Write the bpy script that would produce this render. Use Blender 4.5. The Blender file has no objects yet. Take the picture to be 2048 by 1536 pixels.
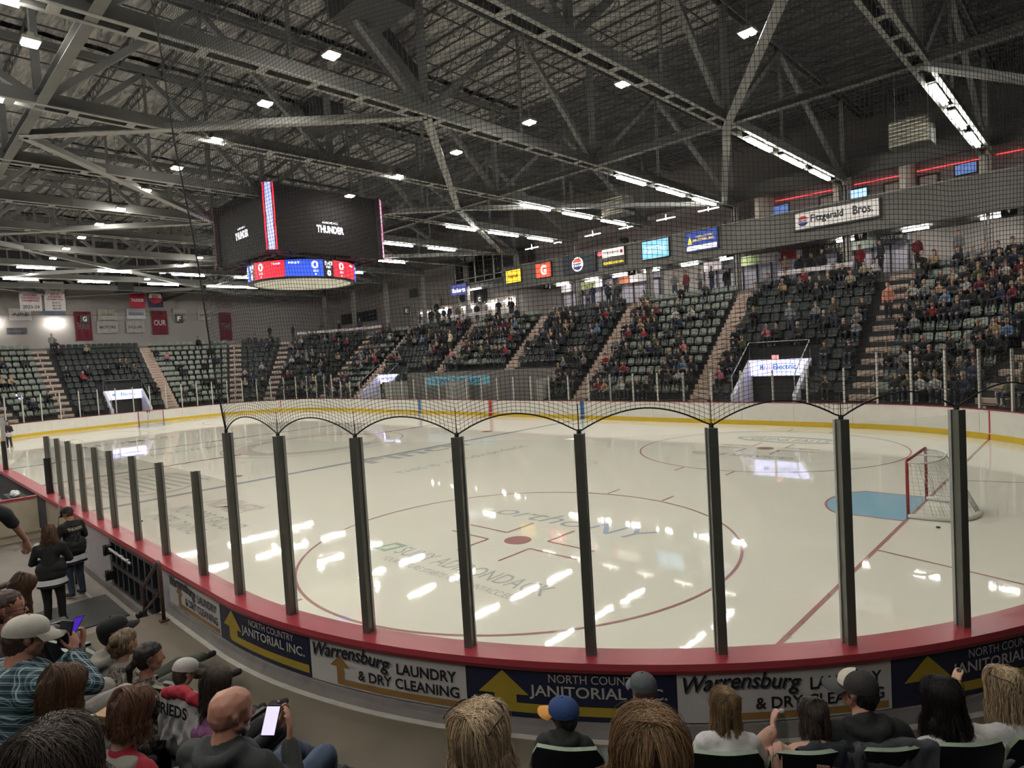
import bpy, bmesh, math, random
import numpy as np
from mathutils import Vector, Matrix, noise

C = bpy.context.scene.collection
SC = bpy.context.scene
# ------------------------------------------------------------------ camera
CAM = (30.3232, -16.1998, 3.98844)
yaw, pit, rol = 2.33929509, -0.0457201753, -0.0599233842
F_PX = 1245.8
fw = Vector((math.cos(yaw) * math.cos(pit), math.sin(yaw) * math.cos(pit), math.sin(pit)))
rt0 = Vector((math.sin(yaw), -math.cos(yaw), 0))
up0 = rt0.cross(fw)
rt = math.cos(rol) * rt0 + math.sin(rol) * up0
up = -math.sin(rol) * rt0 + math.cos(rol) * up0
cam = bpy.data.cameras.new('camera')
cam_o = bpy.data.objects.new('camera', cam)
C.objects.link(cam_o)
cam_o.matrix_world = Matrix(((rt.x, up.x, -fw.x, CAM[0]), (rt.y, up.y, -fw.y, CAM[1]), (rt.z, up.z, -fw.z, CAM[2]), (0, 0, 0, 1)))
cam.sensor_width = 36
cam.lens = F_PX / 2048 * 36
cam.clip_start, cam.clip_end = 0.05, 300
SC.camera = cam_o
# ------------------------------------------------------------------ world, view, render hints
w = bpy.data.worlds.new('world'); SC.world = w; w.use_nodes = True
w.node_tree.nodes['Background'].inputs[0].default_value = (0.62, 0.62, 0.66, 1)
w.node_tree.nodes['Background'].inputs[1].default_value = 0.22      # dim grey ambient added as fill to lift the shadows
SC.view_settings.view_transform = 'Standard'
SC.view_settings.look = 'None'
SC.view_settings.gamma = 1
SC.view_settings.use_curve_mapping = False
SC.view_settings.exposure = 0.22
HIGHBAY = 330.0       # emission of the lamps over the ice
TUBE = 66.0           # emission of the fluorescent tubes
cy = SC.cycles
cy.max_bounces = 6; cy.diffuse_bounces = 3; cy.glossy_bounces = 3; cy.transparent_max_bounces = 40; cy.transmission_bounces = 4
cy.sample_clamp_indirect = 6; cy.sample_clamp_direct = 0; cy.caustics_reflective = False; cy.caustics_refractive = False
cy.use_denoising = True; cy.use_adaptive_sampling = True; cy.adaptive_threshold = 0.10; cy.adaptive_min_samples = 12; cy.light_sampling_threshold = 0.03

# ------------------------------------------------------------------ materials
MATS = {}
def mat(name, col, rough=0.7, metal=0.0, var=0.12, scale=6.0, emit=None, es=0.0, spec=0.5, bump=0.0, bscale=None, coat=0.0):
    """principled material whose colour is broken up by a noise"""
    if name in MATS: return MATS[name]
    m = bpy.data.materials.new(name); m.use_nodes = True
    nt = m.node_tree; b = nt.nodes['Principled BSDF']
    b.inputs['Roughness'].default_value = rough; b.inputs['Metallic'].default_value = metal
    b.inputs['Specular IOR Level'].default_value = spec
    b.inputs['Coat Weight'].default_value = coat
    tc = nt.nodes.new('ShaderNodeTexCoord'); n = nt.nodes.new('ShaderNodeTexNoise')
    n.inputs['Scale'].default_value = scale; n.inputs['Detail'].default_value = 5
    nt.links.new(tc.outputs['Object'], n.inputs['Vector'])
    mx = nt.nodes.new('ShaderNodeMix'); mx.data_type = 'RGBA'
    c = Vector(col[:3])
    mx.inputs['A'].default_value = (*(c * (1 - var)), 1); mx.inputs['B'].default_value = (*[min(1, x) for x in c * (1 + var)], 1)
    nt.links.new(n.outputs['Fac'], mx.inputs['Factor']); nt.links.new(mx.outputs['Result'], b.inputs['Base Color'])
    if bump:
        bn = nt.nodes.new('ShaderNodeTexNoise'); bn.inputs['Scale'].default_value = bscale or scale * 6; bn.inputs['Detail'].default_value = 4
        nt.links.new(tc.outputs['Object'], bn.inputs['Vector'])
        bp_ = nt.nodes.new('ShaderNodeBump'); bp_.inputs['Strength'].default_value = bump; bp_.inputs['Distance'].default_value = 0.02
        nt.links.new(bn.outputs['Fac'], bp_.inputs['Height']); nt.links.new(bp_.outputs['Normal'], b.inputs['Normal'])
    if emit is not None:
        b.inputs['Emission Color'].default_value = (*emit, 1); b.inputs['Emission Strength'].default_value = es
    MATS[name] = m
    return m

def nodes(name):
    m = bpy.data.materials.new(name); m.use_nodes = True; MATS[name] = m
    return m, m.node_tree, m.node_tree.nodes['Principled BSDF']

def ice_like(name, col, var=0.02, scuff=True):
    """painted layer under polished ice: soft colour, mirror-like skate-scratched surface"""
    if name in MATS: return MATS[name]
    m, nt, b = nodes(name)
    tc = nt.nodes.new('ShaderNodeTexCoord')
    n = nt.nodes.new('ShaderNodeTexNoise'); n.inputs['Scale'].default_value = 0.35; n.inputs['Detail'].default_value = 6
    nt.links.new(tc.outputs['Object'], n.inputs['Vector'])
    mx = nt.nodes.new('ShaderNodeMix'); mx.data_type = 'RGBA'; c = Vector(col)
    mx.inputs['A'].default_value = (*(c * (1 - var)), 1); mx.inputs['B'].default_value = (*[min(1, x) for x in c * (1 + var)], 1)
    nt.links.new(n.outputs['Fac'], mx.inputs['Factor'])
    # fine skate scratches
    n2 = nt.nodes.new('ShaderNodeTexNoise'); n2.inputs['Scale'].default_value = 1.4; n2.inputs['Detail'].default_value = 9; n2.inputs['Distortion'].default_value = 3.5
    nt.links.new(tc.outputs['Object'], n2.inputs['Vector'])
    rr = nt.nodes.new('ShaderNodeMapRange'); rr.inputs['From Min'].default_value = 0.35; rr.inputs['From Max'].default_value = 0.65
    rr.inputs['To Min'].default_value = 0.012; rr.inputs['To Max'].default_value = 0.055
    nt.links.new(n2.outputs['Fac'], rr.inputs['Value']); nt.links.new(rr.outputs['Result'], b.inputs['Roughness'])
    bm_ = nt.nodes.new('ShaderNodeBump'); bm_.inputs['Strength'].default_value = 0.008; bm_.inputs['Distance'].default_value = 0.01
    n3 = nt.nodes.new('ShaderNodeTexNoise'); n3.inputs['Scale'].default_value = 9; n3.inputs['Detail'].default_value = 5; n3.inputs['Distortion'].default_value = 2
    nt.links.new(tc.outputs['Object'], n3.inputs['Vector']); nt.links.new(n3.outputs['Fac'], bm_.inputs['Height']); nt.links.new(bm_.outputs['Normal'], b.inputs['Normal'])
    b.inputs['IOR'].default_value = 1.31
    if scuff:
        v = nt.nodes.new('ShaderNodeTexVoronoi'); v.inputs['Scale'].default_value = 1.3
        n4 = nt.nodes.new('ShaderNodeTexNoise'); n4.inputs['Scale'].default_value = 2.5
        nt.links.new(tc.outputs['Object'], n4.inputs['Vector'])
        nt.links.new(tc.outputs['Object'], v.inputs['Vector'])
        cr = nt.nodes.new('ShaderNodeMapRange'); cr.inputs['From Min'].default_value = 0.012; cr.inputs['From Max'].default_value = 0.03
        cr.inputs['To Min'].default_value = 0.55; cr.inputs['To Max'].default_value = 0.0
        nt.links.new(v.outputs['Distance'], cr.inputs['Value'])
        m2 = nt.nodes.new('ShaderNodeMix'); m2.data_type = 'RGBA'; m2.inputs['B'].default_value = (0.2, 0.19, 0.18, 1)
        nt.links.new(cr.outputs['Result'], m2.inputs['Factor']); nt.links.new(mx.outputs['Result'], m2.inputs['A'])
        nt.links.new(m2.outputs['Result'], b.inputs['Base Color'])
    else:
        nt.links.new(mx.outputs['Result'], b.inputs['Base Color'])
    return m

def glass_mat(name, tint=(0.975, 0.985, 0.98), refl=1.0, rough=0.02):
    if name in MATS: return MATS[name]
    m, nt, b = nodes(name)
    nt.nodes.remove(b)
    out = nt.nodes['Material Output']
    tr = nt.nodes.new('ShaderNodeBsdfTransparent'); tr.inputs[0].default_value = (*tint, 1)
    gl = nt.nodes.new('ShaderNodeBsdfGlossy'); gl.inputs['Roughness'].default_value = rough; gl.inputs[0].default_value = (refl, refl, refl, 1)
    lw = nt.nodes.new('ShaderNodeLayerWeight'); lw.inputs['Blend'].default_value = 0.5
    pw = nt.nodes.new('ShaderNodeMath'); pw.operation = 'POWER'; pw.inputs[1].default_value = 5.0; nt.links.new(lw.outputs['Facing'], pw.inputs[0])
    fr = nt.nodes.new('ShaderNodeMath'); fr.operation = 'MULTIPLY_ADD'; fr.inputs[1].default_value = 0.5; fr.inputs[2].default_value = 0.014; nt.links.new(pw.outputs[0], fr.inputs[0])
    n = nt.nodes.new('ShaderNodeTexNoise'); n.inputs['Scale'].default_value = 3; tc = nt.nodes.new('ShaderNodeTexCoord')
    nt.links.new(tc.outputs['Object'], n.inputs['Vector'])
    mm = nt.nodes.new('ShaderNodeMath'); mm.operation = 'MULTIPLY'; nt.links.new(fr.outputs[0], mm.inputs[0])
    mr = nt.nodes.new('ShaderNodeMapRange'); mr.inputs['To Min'].default_value = 0.7; mr.inputs['To Max'].default_value = 1.0
    nt.links.new(n.outputs['Fac'], mr.inputs['Value']); nt.links.new(mr.outputs['Result'], mm.inputs[1])
    mx = nt.nodes.new('ShaderNodeMixShader'); nt.links.new(mm.outputs[0], mx.inputs[0]); nt.links.new(tr.outputs[0], mx.inputs[1]); nt.links.new(gl.outputs[0], mx.inputs[2])
    nt.links.new(mx.outputs[0], out.inputs['Surface'])
    return m

def emis(name, col, strength, var=0.03):
    return mat(name, [c * 0.5 for c in col], rough=0.5, emit=col, es=strength, var=var)

# ------------------------------------------------------------------ mesh builder
class MB:
    def __init__(s): s.v = []; s.f = []; s.m = []; s.sm = []
    def add(s, vs, fs, mi=0, smooth=False):
        o = len(s.v); s.v.extend([tuple(p) for p in vs]); s.f.extend([tuple(i + o for i in f) for f in fs])
        s.m.extend([mi] * len(fs)); s.sm.extend([smooth] * len(fs))
    def box(s, c, d, rz=0, mi=0, R=None):
        x, y, z = d[0] / 2, d[1] / 2, d[2] / 2
        P = [Vector(p) for p in ((-x, -y, -z), (x, -y, -z), (x, y, -z), (-x, y, -z), (-x, -y, z), (x, -y, z), (x, y, z), (-x, y, z))]
        M = R if R is not None else Matrix.Rotation(rz, 3, 'Z')
        s.add([M @ p + Vector(c) for p in P], [(0, 3, 2, 1), (4, 5, 6, 7), (0, 1, 5, 4), (1, 2, 6, 5), (2, 3, 7, 6), (3, 0, 4, 7)], mi)
    def beam(s, a, b, w_, h, mi=0, up_=(0, 0, 1)):
        a, b = Vector(a), Vector(b); d = b - a; L = d.length; d.normalize()
        u = Vector(up_)
        if abs(d.dot(u)) > 0.98: u = Vector((1, 0, 0))
        x = d.cross(u).normalized(); z = x.cross(d)
        M = Matrix((x, d, z)).transposed()
        s.box((a + b) / 2, (w_, L, h), mi=mi, R=M)
    def hbeam(s, a, b, w_, h, mi=0, t=0.03):
        a, b = Vector(a), Vector(b)
        s.beam(a, b, t, h, mi)
        for sg in (-1, 1):
            o = Vector((0, 0, sg * (h / 2)))
            s.beam(a + o, b + o, w_, t, mi)
    def tube(s, pts, r, n=8, mi=0, caps=True, smooth=True, close=False):
        pts = [Vector(p) for p in pts]; k = len(pts); rs = r if isinstance(r, (list, tuple, np.ndarray)) else [r] * k
        vs, fs = [], []; prev = None
        for i, p in enumerate(pts):
            d = (pts[(i + 1) % k] - pts[i - 1]) if close else (pts[min(i + 1, k - 1)] - pts[max(i - 1, 0)])
            if d.length < 1e-9: d = Vector((0, 0, 1))
            d.normalize()
            if prev is None:
                u = Vector((0, 0, 1)) if abs(d.z) < 0.9 else Vector((1, 0, 0))
                x = d.cross(u).normalized()
            else:
                x = (prev - d * prev.dot(d)).normalized()
            prev = x; y = d.cross(x)
            for j in range(n):
                a = 2 * math.pi * j / n
                vs.append(p + (x * math.cos(a) + y * math.sin(a)) * rs[i])
        for i in range(k if close else k - 1):
            i2 = (i + 1) % k
            for j in range(n):
                j2 = (j + 1) % n
                fs.append((i * n + j, i * n + j2, i2 * n + j2, i2 * n + j))
        if caps and not close:
            fs.append(tuple(range(n - 1, -1, -1))); fs.append(tuple((k - 1) * n + j for j in range(n)))
        s.add(vs, fs, mi, smooth)
    def lathe(s, prof, c=(0, 0, 0), n=24, mi=0, smooth=True, R=None):
        vs, fs = [], []
        for (r, z) in prof:
            for j in range(n):
                a = 2 * math.pi * j / n; p = Vector((r * math.cos(a), r * math.sin(a), z))
                if R is not None: p = R @ p
                vs.append(p + Vector(c))
        for i in range(len(prof) - 1):
            for j in range(n):
                j2 = (j + 1) % n; fs.append((i * n + j, i * n + j2, (i + 1) * n + j2, (i + 1) * n + j))
        s.add(vs, fs, mi, smooth)
    def ball(s, c, r, mi=0, n=12, sx=1, sy=1, sz=1, R=None):
        prof = [(math.sin(math.pi * i / (n // 2)) , -math.cos(math.pi * i / (n // 2))) for i in range(n // 2 + 1)]
        M = Matrix.Diagonal((r * sx, r * sy, r * sz))
        if R is not None: M = R @ M
        s.lathe(prof, c, n, mi, True, M)
    def prism(s, pts, z0, z1, mi=0):
        k = len(pts)
        s.add([(x, y, z0) for x, y in pts] + [(x, y, z1) for x, y in pts],
              [tuple(range(k - 1, -1, -1)), tuple(range(k, 2 * k))] + [(i, (i + 1) % k, k + (i + 1) % k, k + i) for i in range(k)], mi)
    def sweep(s, path, prof, mi=0, closed_prof=True, smooth=False, mis=None):
        """path: list of (pos2d, normal2d); prof: list of (off, z)"""
        k = len(prof); vs = []
        for (p, nrm) in path:
            for (o, z) in prof: vs.append((p[0] + nrm[0] * o, p[1] + nrm[1] * o, z))
        fs, ms = [], []
        for i in range(len(path) - 1):
            for j in range(k if closed_prof else k - 1):
                j2 = (j + 1) % k; fs.append((i * k + j, (i + 1) * k + j, (i + 1) * k + j2, i * k + j2)); ms.append(mis[j] if mis else mi)
        if closed_prof:
            fs.append(tuple(range(k))); fs.append(tuple((len(path) - 1) * k + j for j in range(k - 1, -1, -1))); ms += [ms[0]] * 2
        o = len(s.v); s.v.extend(vs); s.f.extend([tuple(i + o for i in f) for f in fs]); s.m.extend(ms); s.sm.extend([smooth] * len(fs))
    def build(s, name, mats, parent=None, world=True, loc=None):
        me = bpy.data.meshes.new(name)
        off = Vector((0, 0, 0))
        if parent is not None and world: off = Vector(parent['_w']) if '_w' in parent else Vector((0, 0, 0))
        if loc is not None: off = Vector(loc)
        me.from_pydata([(x - off[0], y - off[1], z - off[2]) for x, y, z in s.v], [], s.f)
        if not isinstance(mats, (list, tuple)): mats = [mats]
        for m in mats: me.materials.append(m)
        me.polygons.foreach_set('material_index', s.m); me.polygons.foreach_set('use_smooth', s.sm)
        me.update()
        o = bpy.data.objects.new(name, me); C.objects.link(o)
        if parent is not None:
            o.parent = parent
            if world and '_w' in parent: o['_w'] = parent['_w']
        elif loc is not None: o.location = loc; o['_w'] = tuple(loc)
        return o

def tag(o, label=None, cat=None, group=None, kind=None):
    if label: o['label'] = label
    if cat: o['category'] = cat
    if group: o['group'] = group
    if kind: o['kind'] = kind
    return o
def thing(name, loc, label, cat, group=None, rz=0):
    o = bpy.data.objects.new(name, None); C.objects.link(o); o.location = loc; o.rotation_euler = (0, 0, rz)
    o.empty_display_size = 0.1; o['_w'] = tuple(loc)
    return tag(o, label, cat, group)
KIDS = {}
def kids(o):
    return [c for c in o.children]
def copy_tree(o, parent=None):
    c = o.copy(); C.objects.link(c); c.parent = parent
    for ch in o.children: copy_tree(ch, c)
    return c

# ------------------------------------------------------------------ text as mesh
_fc = {}
def glyphs(txt, shear=0.0, spacing=1.0, bold=0.0):
    key = (txt, shear, spacing, bold)
    if key in _fc: return _fc[key]
    cu = bpy.data.curves.new('t', 'FONT'); cu.body = txt; cu.size = 1; cu.shear = shear; cu.space_character = spacing
    cu.offset = bold; cu.resolution_u = 3
    ob = bpy.data.objects.new('t', cu); C.objects.link(ob)
    dg = bpy.context.evaluated_depsgraph_get(); me = bpy.data.meshes.new_from_object(ob.evaluated_get(dg))
    v = np.array([p.co[:2] for p in me.vertices]).reshape(-1, 2); f = [tuple(p.vertices) for p in me.polygons]
    bpy.data.objects.remove(ob); bpy.data.curves.remove(cu); bpy.data.meshes.remove(me)
    if len(v):
        v = v - v.min(0); v = v / np.maximum(v.max(0), 1e-6)
    _fc[key] = (v, f)
    return _fc[key]
def text(name, txt, m, fn, u0, u1, v0, v1, parent, shear=0.0, bold=0.0, spacing=1.0, slant=0.0):
    """fit txt to the rectangle u0..u1, v0..v1 of a surface; fn(u, v) gives the 3-D point"""
    v, f = glyphs(txt, shear, spacing, bold)
    mb = MB()
    mb.add([fn(u0 + (u1 - u0) * a, v0 + (v1 - v0) * b + slant * a) for a, b in v], f)
    return mb.build(name, m, parent)
def shape(mb, fn, pts, mi=0):
    mb.add([fn(u, v) for u, v in pts], [tuple(range(len(pts)))], mi)
def planefn(o, ux, uy, lift=0.0):
    o, ux, uy = Vector(o), Vector(ux), Vector(uy); n = ux.cross(uy).normalized()
    return lambda u, v: o + ux * u + uy * v + n * lift

# ------------------------------------------------------------------ rink outline
HX, HY, RC = 21.95, 4.42, 8.53
SEG = [('s', 0.0, 43.9), ('c', 43.9, 57.3, (HX, -HY), -90), ('s', 57.3, 66.14), ('c', 66.14, 79.54, (HX, HY), 0),
       ('s', 79.54, 123.44), ('c', 123.44, 136.84, (-HX, HY), 90), ('s', 136.84, 145.68), ('c', 145.68, 159.08, (-HX, -HY), 180)]
def bp(s, off=0.0):
    """point and outward normal at arc length s along the inner face of the boards"""
    s = s % 159.08
    if s < 43.9: return (-HX + s, -HY - RC - off), (0, -1)
    if s < 57.3: c, a = (HX, -HY), -90 + (s - 43.9) / 13.4 * 90
    elif s < 66.14: return (HX + RC + off, -HY + (s - 57.3)), (1, 0)
    elif s < 79.54: c, a = (HX, HY), (s - 66.14) / 13.4 * 90
    elif s < 123.44: return (HX - (s - 79.54), HY + RC + off), (0, 1)
    elif s < 136.84: c, a = (-HX, HY), 90 + (s - 123.44) / 13.4 * 90
    elif s < 145.68: return (-HX - RC - off, HY - (s - 136.84)), (-1, 0)
    else: c, a = (-HX, -HY), 180 + (s - 145.68) / 13.4 * 90
    n = (math.cos(math.radians(a)), math.sin(math.radians(a)))
    return (c[0] + n[0] * (RC + off), c[1] + n[1] * (RC + off)), n
def spath(s0, s1, step=0.45):
    ks = [s0]; br = [x for x in (43.9, 57.3, 66.14, 79.54, 123.44, 136.84, 145.68) if s0 < x < s1] + [s1]
    for b_ in br:
        a = ks[-1]; curved = any(sg[0] == 'c' and sg[1] - 1e-6 <= a < sg[2] - 1e-6 for sg in SEG)
        n = max(1, int((b_ - a) / step)) if curved else 1
        ks += [a + (b_ - a) * i / n for i in range(1, n + 1)]
    return [bp(k) for k in ks]
def s_near(x): return x + HX
def s_far(x): return 79.54 + HX - x
def s_nr(a): return 43.9 + (a + 90) / 90 * 13.4        # near right corner, angle in degrees
def s_fr(a): return 66.14 + a / 90 * 13.4
def s_fl(a): return 123.44 + (a - 90) / 90 * 13.4
def s_end(y): return 136.84 + HY - y
def s_nl(a): return 145.68 + (a - 180) / 90 * 13.4
def arclen(s0, s1, off):
    P = spath(s0, s1, 0.2); P = [(p[0] + n[0] * off, p[1] + n[1] * off) for p, n in P]
    return sum(math.dist(P[i], P[i + 1]) for i in range(len(P) - 1))
# ================================================================== rink
M_steel = mat('painted_grey_steel', (0.15, 0.15, 0.14), rough=0.55, var=0.25, scale=1.5)
M_steel_l = mat('pale_grey_steel', (0.30, 0.30, 0.28), rough=0.5, var=0.2, scale=2)
M_white = mat('white_board_plastic', (0.62, 0.60, 0.55), rough=0.35, var=0.10, scale=3, bump=0.02)
M_red = mat('red_cap_rail', (0.34, 0.042, 0.055), rough=0.3, var=0.15, scale=2)
M_darkred = mat('dark_red_trim', (0.20, 0.015, 0.02), rough=0.4)
M_yellow = mat('yellow_kick_plate', (0.55, 0.38, 0.02), rough=0.4)
M_black = mat('black_plastic', (0.012, 0.012, 0.013), rough=0.4)
M_alu = mat('bronze_aluminium', (0.14, 0.14, 0.115), rough=0.38, metal=0.3, var=0.15)
M_aluL = mat('bare_aluminium', (0.42, 0.42, 0.41), rough=0.35, metal=0.4)
M_glass = glass_mat('rink_glass')
M_conc = mat('concrete_floor', (0.105, 0.083, 0.056), rough=0.75, var=0.32, scale=0.9, bump=0.04, bscale=40)
M_step = mat('pale_step_concrete', (0.44, 0.33, 0.27), rough=0.8, var=0.2, scale=2)
M_tread = mat('dark_tread_concrete', (0.022, 0.022, 0.024), rough=0.85, var=0.3, scale=1)
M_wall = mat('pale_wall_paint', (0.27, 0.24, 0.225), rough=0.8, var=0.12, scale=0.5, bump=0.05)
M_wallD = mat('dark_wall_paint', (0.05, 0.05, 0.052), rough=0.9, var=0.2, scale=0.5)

M_ice = ice_like('ice', (0.78, 0.745, 0.64))
M_iline_r = ice_like('red_ice_line', (0.42, 0.22, 0.21), var=0.12, scuff=False)
M_iline_b = ice_like('blue_ice_line', (0.34, 0.36, 0.39), var=0.12, scuff=False)
M_icrease = ice_like('crease_blue_ice', (0.30, 0.50, 0.62), var=0.05, scuff=False)
M_ilogo_g = ice_like('grey_ice_lettering', (0.47, 0.475, 0.45), var=0.1, scuff=False)
M_ilogo_b = ice_like('blue_ice_lettering', (0.40, 0.45, 0.54), var=0.1, scuff=False)
M_ilogo_n = ice_like('green_ice_lettering', (0.40, 0.50, 0.38), var=0.1, scuff=False)
M_ilogo_r = ice_like('faded_red_ice_lettering', (0.62, 0.54, 0.49), var=0.1, scuff=False)

full = [bp(159.08 * i / 200)[0] for i in range(200)]
mb = MB(); mb.prism(full, -0.12, 0.0); ice = mb.build('floor', M_ice)
tag(ice, 'polished white rink ice inside the boards', kind='structure')
Z = [0.0012]
def ice_poly(name, pts, m):
    Z[0] += 0.00004
    mb = MB(); mb.add([(x, y, Z[0]) for x, y in pts], [tuple(range(len(pts)))]); return mb.build(name, m, ice)
def ice_rect(name, x0, y0, x1, y1, m): return ice_poly(name, [(x0, y0), (x1, y0), (x1, y1), (x0, y1)], m)
def ice_ring(name, cx, cy_, r, w_, m, a0=0, a1=360):
    Z[0] += 0.00004; mb = MB(); n = 96; vs = []; fs = []
    for i in range(n + 1):
        a = math.radians(a0 + (a1 - a0) * i / n)
        for q in (r - w_ / 2, r + w_ / 2): vs.append((cx + q * math.cos(a), cy_ + q * math.sin(a), Z[0]))
    for i in range(n): fs.append((2 * i, 2 * i + 1, 2 * i + 3, 2 * i + 2))
    mb.add(vs, fs); return mb.build(name, m, ice)
def ice_line(name, a, b, w_, m):
    a, b = Vector((*a, 0)), Vector((*b, 0)); d = (b - a).normalized(); n = Vector((-d.y, d.x, 0)) * w_ / 2
    return ice_poly(name, [(a - n)[:2], (b - n)[:2], (b + n)[:2], (a + n)[:2]], m)
LW = 0.055
ice_rect('centre_line', -0.15, -12.95, 0.15, 12.95, M_iline_r)
for sx in (-1, 1):
    ice_rect('blue_line', sx * 7.77 - 0.15, -12.95, sx * 7.77 + 0.15, 12.95, M_iline_b)
    ice_rect('goal_line', sx * 27.13 - 0.035, -11.15, sx * 27.13 + 0.035, 11.15, M_iline_r)
    for sy in (-1, 1):
        ice_line('trapezoid_line', (sx * 27.16, sy * 3.5), (sx * 30.45, sy * 4.4), LW, M_iline_r)
        # crease
    pts = [(sx * 27.10, -1.22), (sx * 25.77, -1.22)] + [(sx * (27.1 - 1.83 * math.cos(math.radians(t))), 1.83 * math.sin(math.radians(t))) for t in range(-38, 39, 6)] + [(sx * 25.77, 1.22), (sx * 27.10, 1.22)]
    if sx < 0: pts = pts[::-1]
    ice_poly('crease', pts, M_icrease)
    for i in range(1, len(pts) - 2): ice_line('crease_edge', pts[i], pts[i + 1], LW, M_iline_r)
    ice_line('crease_edge', pts[0], pts[1], LW, M_iline_r); ice_line('crease_edge', pts[-2], pts[-1], LW, M_iline_r)
    for sy in (-1, 1):
        cx, c_y = sx * 21.03, sy * 6.7
        ice_ring('faceoff_circle', cx, c_y, 4.55, LW, M_iline_r)
        ice_poly('faceoff_spot', [(cx + 0.3 * math.cos(t / 16 * 2 * math.pi), c_y + 0.3 * math.sin(t / 16 * 2 * math.pi)) for t in range(16)], M_iline_r)
        for ax in (-1, 1):
            for ay in (-1, 1):
                ice_line('faceoff_mark', (cx + ax * 0.61, c_y + ay * 0.29), (cx + ax * 1.83, c_y + ay * 0.29), LW, M_iline_r)
                ice_line('faceoff_mark', (cx + ax * 0.61, c_y + ay * 0.29), (cx + ax * 0.61, c_y + ay * 1.2), LW, M_iline_r)
                ice_line('hash_mark', (cx + ax * 0.85, c_y + ay * 4.55), (cx + ax * 0.85, c_y + ay * 5.15), LW, M_iline_r)
        ice_poly('neutral_spot', [(sx * 6.1 + 0.3 * math.cos(t / 16 * 2 * math.pi), sy * 6.7 + 0.3 * math.sin(t / 16 * 2 * math.pi)) for t in range(16)], M_iline_r)
ice_ring('centre_circle', 0, 0, 4.55, LW, M_iline_b)
def icefn(o, ux, uy):
    o, ux, uy = Vector(o), Vector(ux).normalized(), Vector(uy).normalized()
    def f(u, v): p = o + ux * u + uy * v; return (p.x, p.y, 0.003)
    return f
fx = icefn((0, 0, 0), (1, 0, 0), (0, 1, 0))
text('ice_lettering', 'ortho', M_ilogo_g, fx, 18.9, 21.55, -5.33, -4.62, ice, shear=0.25)
text('ice_lettering', 'NY', M_ilogo_b, fx, 21.7, 23.3, -5.33, -4.62, ice, shear=0.25)
text('ice_lettering', 'SUNY ADIRONDACK', M_ilogo_g, fx, 19.35, 23.5, -8.78, -8.32, ice)
text('ice_lettering', 'YOUR FUTURE STARTS HERE. SUNYACC.EDU', M_ilogo_g, fx, 19.45, 23.3, -9.17, -8.98, ice)
mb = MB(); shape(mb, fx, [(18.7, -8.85), (19.15, -8.85), (19.28, -8.3), (18.85, -8.3)]); shape(mb, lambda u, v: (u, v, 0.0035), [(18.83, -8.74), (19.05, -8.74), (19.14, -8.42), (18.92, -8.42)], 1)
mb.build('ice_emblem', [M_ilogo_n, M_ice], ice)
fy = icefn((9.0, 0, 0), (0, 1, 0), (-1, 0, 0))
text('ice_lettering', 'Finch', M_ilogo_g, fy, -2.4, 3.0, 0.0, 1.5, ice, bold=0.02)
text('ice_lettering', 'THIS IS', M_ilogo_g, fy, -3.2, -1.3, -2.95, -2.5, ice)
text('ice_lettering', 'of Adirondack', M_ilogo_g, fy, -0.9, 3.6, -2.95, -2.35, ice)
# logos that fade into the far ice: soft ovals and bars
def ice_oval(cx, c_y, rx, ry, m, w_=0.0):
    n = 40
    if w_ == 0: ice_poly('ice_emblem', [(cx + rx * math.cos(t / n * 2 * math.pi), c_y + ry * math.sin(t / n * 2 * math.pi)) for t in range(n)], m)
    else:
        Z[0] += 0.00004; mb = MB(); vs = []
        for i in range(n):
            a = i / n * 2 * math.pi
            vs += [(cx + rx * math.cos(a), c_y + ry * math.sin(a), Z[0]), (cx + (rx - w_) * math.cos(a), c_y + (ry - w_) * math.sin(a), Z[0])]
        mb.add(vs, [(2 * i, 2 * ((i + 1) % n), 2 * ((i + 1) % n) + 1, 2 * i + 1) for i in range(n)]); mb.build('ice_emblem', m, ice)
ice_oval(0, 0, 3.9, 3.9, M_ilogo_r); ice_oval(0, 0, 3.1, 3.1, M_ice); 
text('ice_lettering', 'THUNDER', M_ilogo_g, icefn((0, 0, 0), (0, 1, 0), (-1, 0, 0)), -3.6, 3.6, -1.2, 1.0, ice, shear=0.2, bold=0.03)
ice_oval(21.1, 8.9, 2.1, 0.75, M_ilogo_g, 0.18)
text('ice_lettering', 'GLENS FALLS', M_ilogo_g, fx, 19.6, 22.6, 8.55, 9.2, ice, bold=0.02)
text('ice_lettering', 'CARE SERVICES', M_ilogo_g, fx, 19.0, 22.7, 4.75, 5.2, ice, bold=0.02)
ice_oval(19.5, 4.95, 0.4, 0.3, M_ilogo_r)
fm = icefn((0, -9.6, 0), (1, 0, 0), (0, 1, 0))
text('ice_lettering', 'NEMER', M_ilogo_r, fm, 9.9, 12.6, 0.3, 1.2, ice, shear=0.3, bold=0.02)
text('ice_lettering', 'MOTORS GROUP', M_ilogo_g, fm, 9.9, 14.2, -0.6, 0.0, ice)
text('ice_lettering', 'HOTEL DINING', M_ilogo_g, fm, 10.4, 13.6, -1.3, -0.8, ice)
for yy in np.linspace(-10.8, -7.8, 9):
    ice_line('ice_emblem_stripe', (1.8 + 0.5 * abs(yy + 9.3), yy), (6.3 - 0.4 * abs(yy + 9.3), yy + 0.3), 0.12, M_ilogo_g)
ice_oval(4.0, -9.3, 2.9, 1.9, M_ilogo_r, 0.22)
text('ice_lettering', 'TOWN OF QUEENSBURY', M_ilogo_g, fm, -7.5, -1.0, 0.6, 1.5, ice)
text('ice_lettering', 'HOMES', M_ilogo_g, icefn((-13.5, -6, 0), (0, 1, 0), (-1, 0, 0)), -1.5, 3.5, 0, 1.3, ice, bold=0.02)
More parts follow.
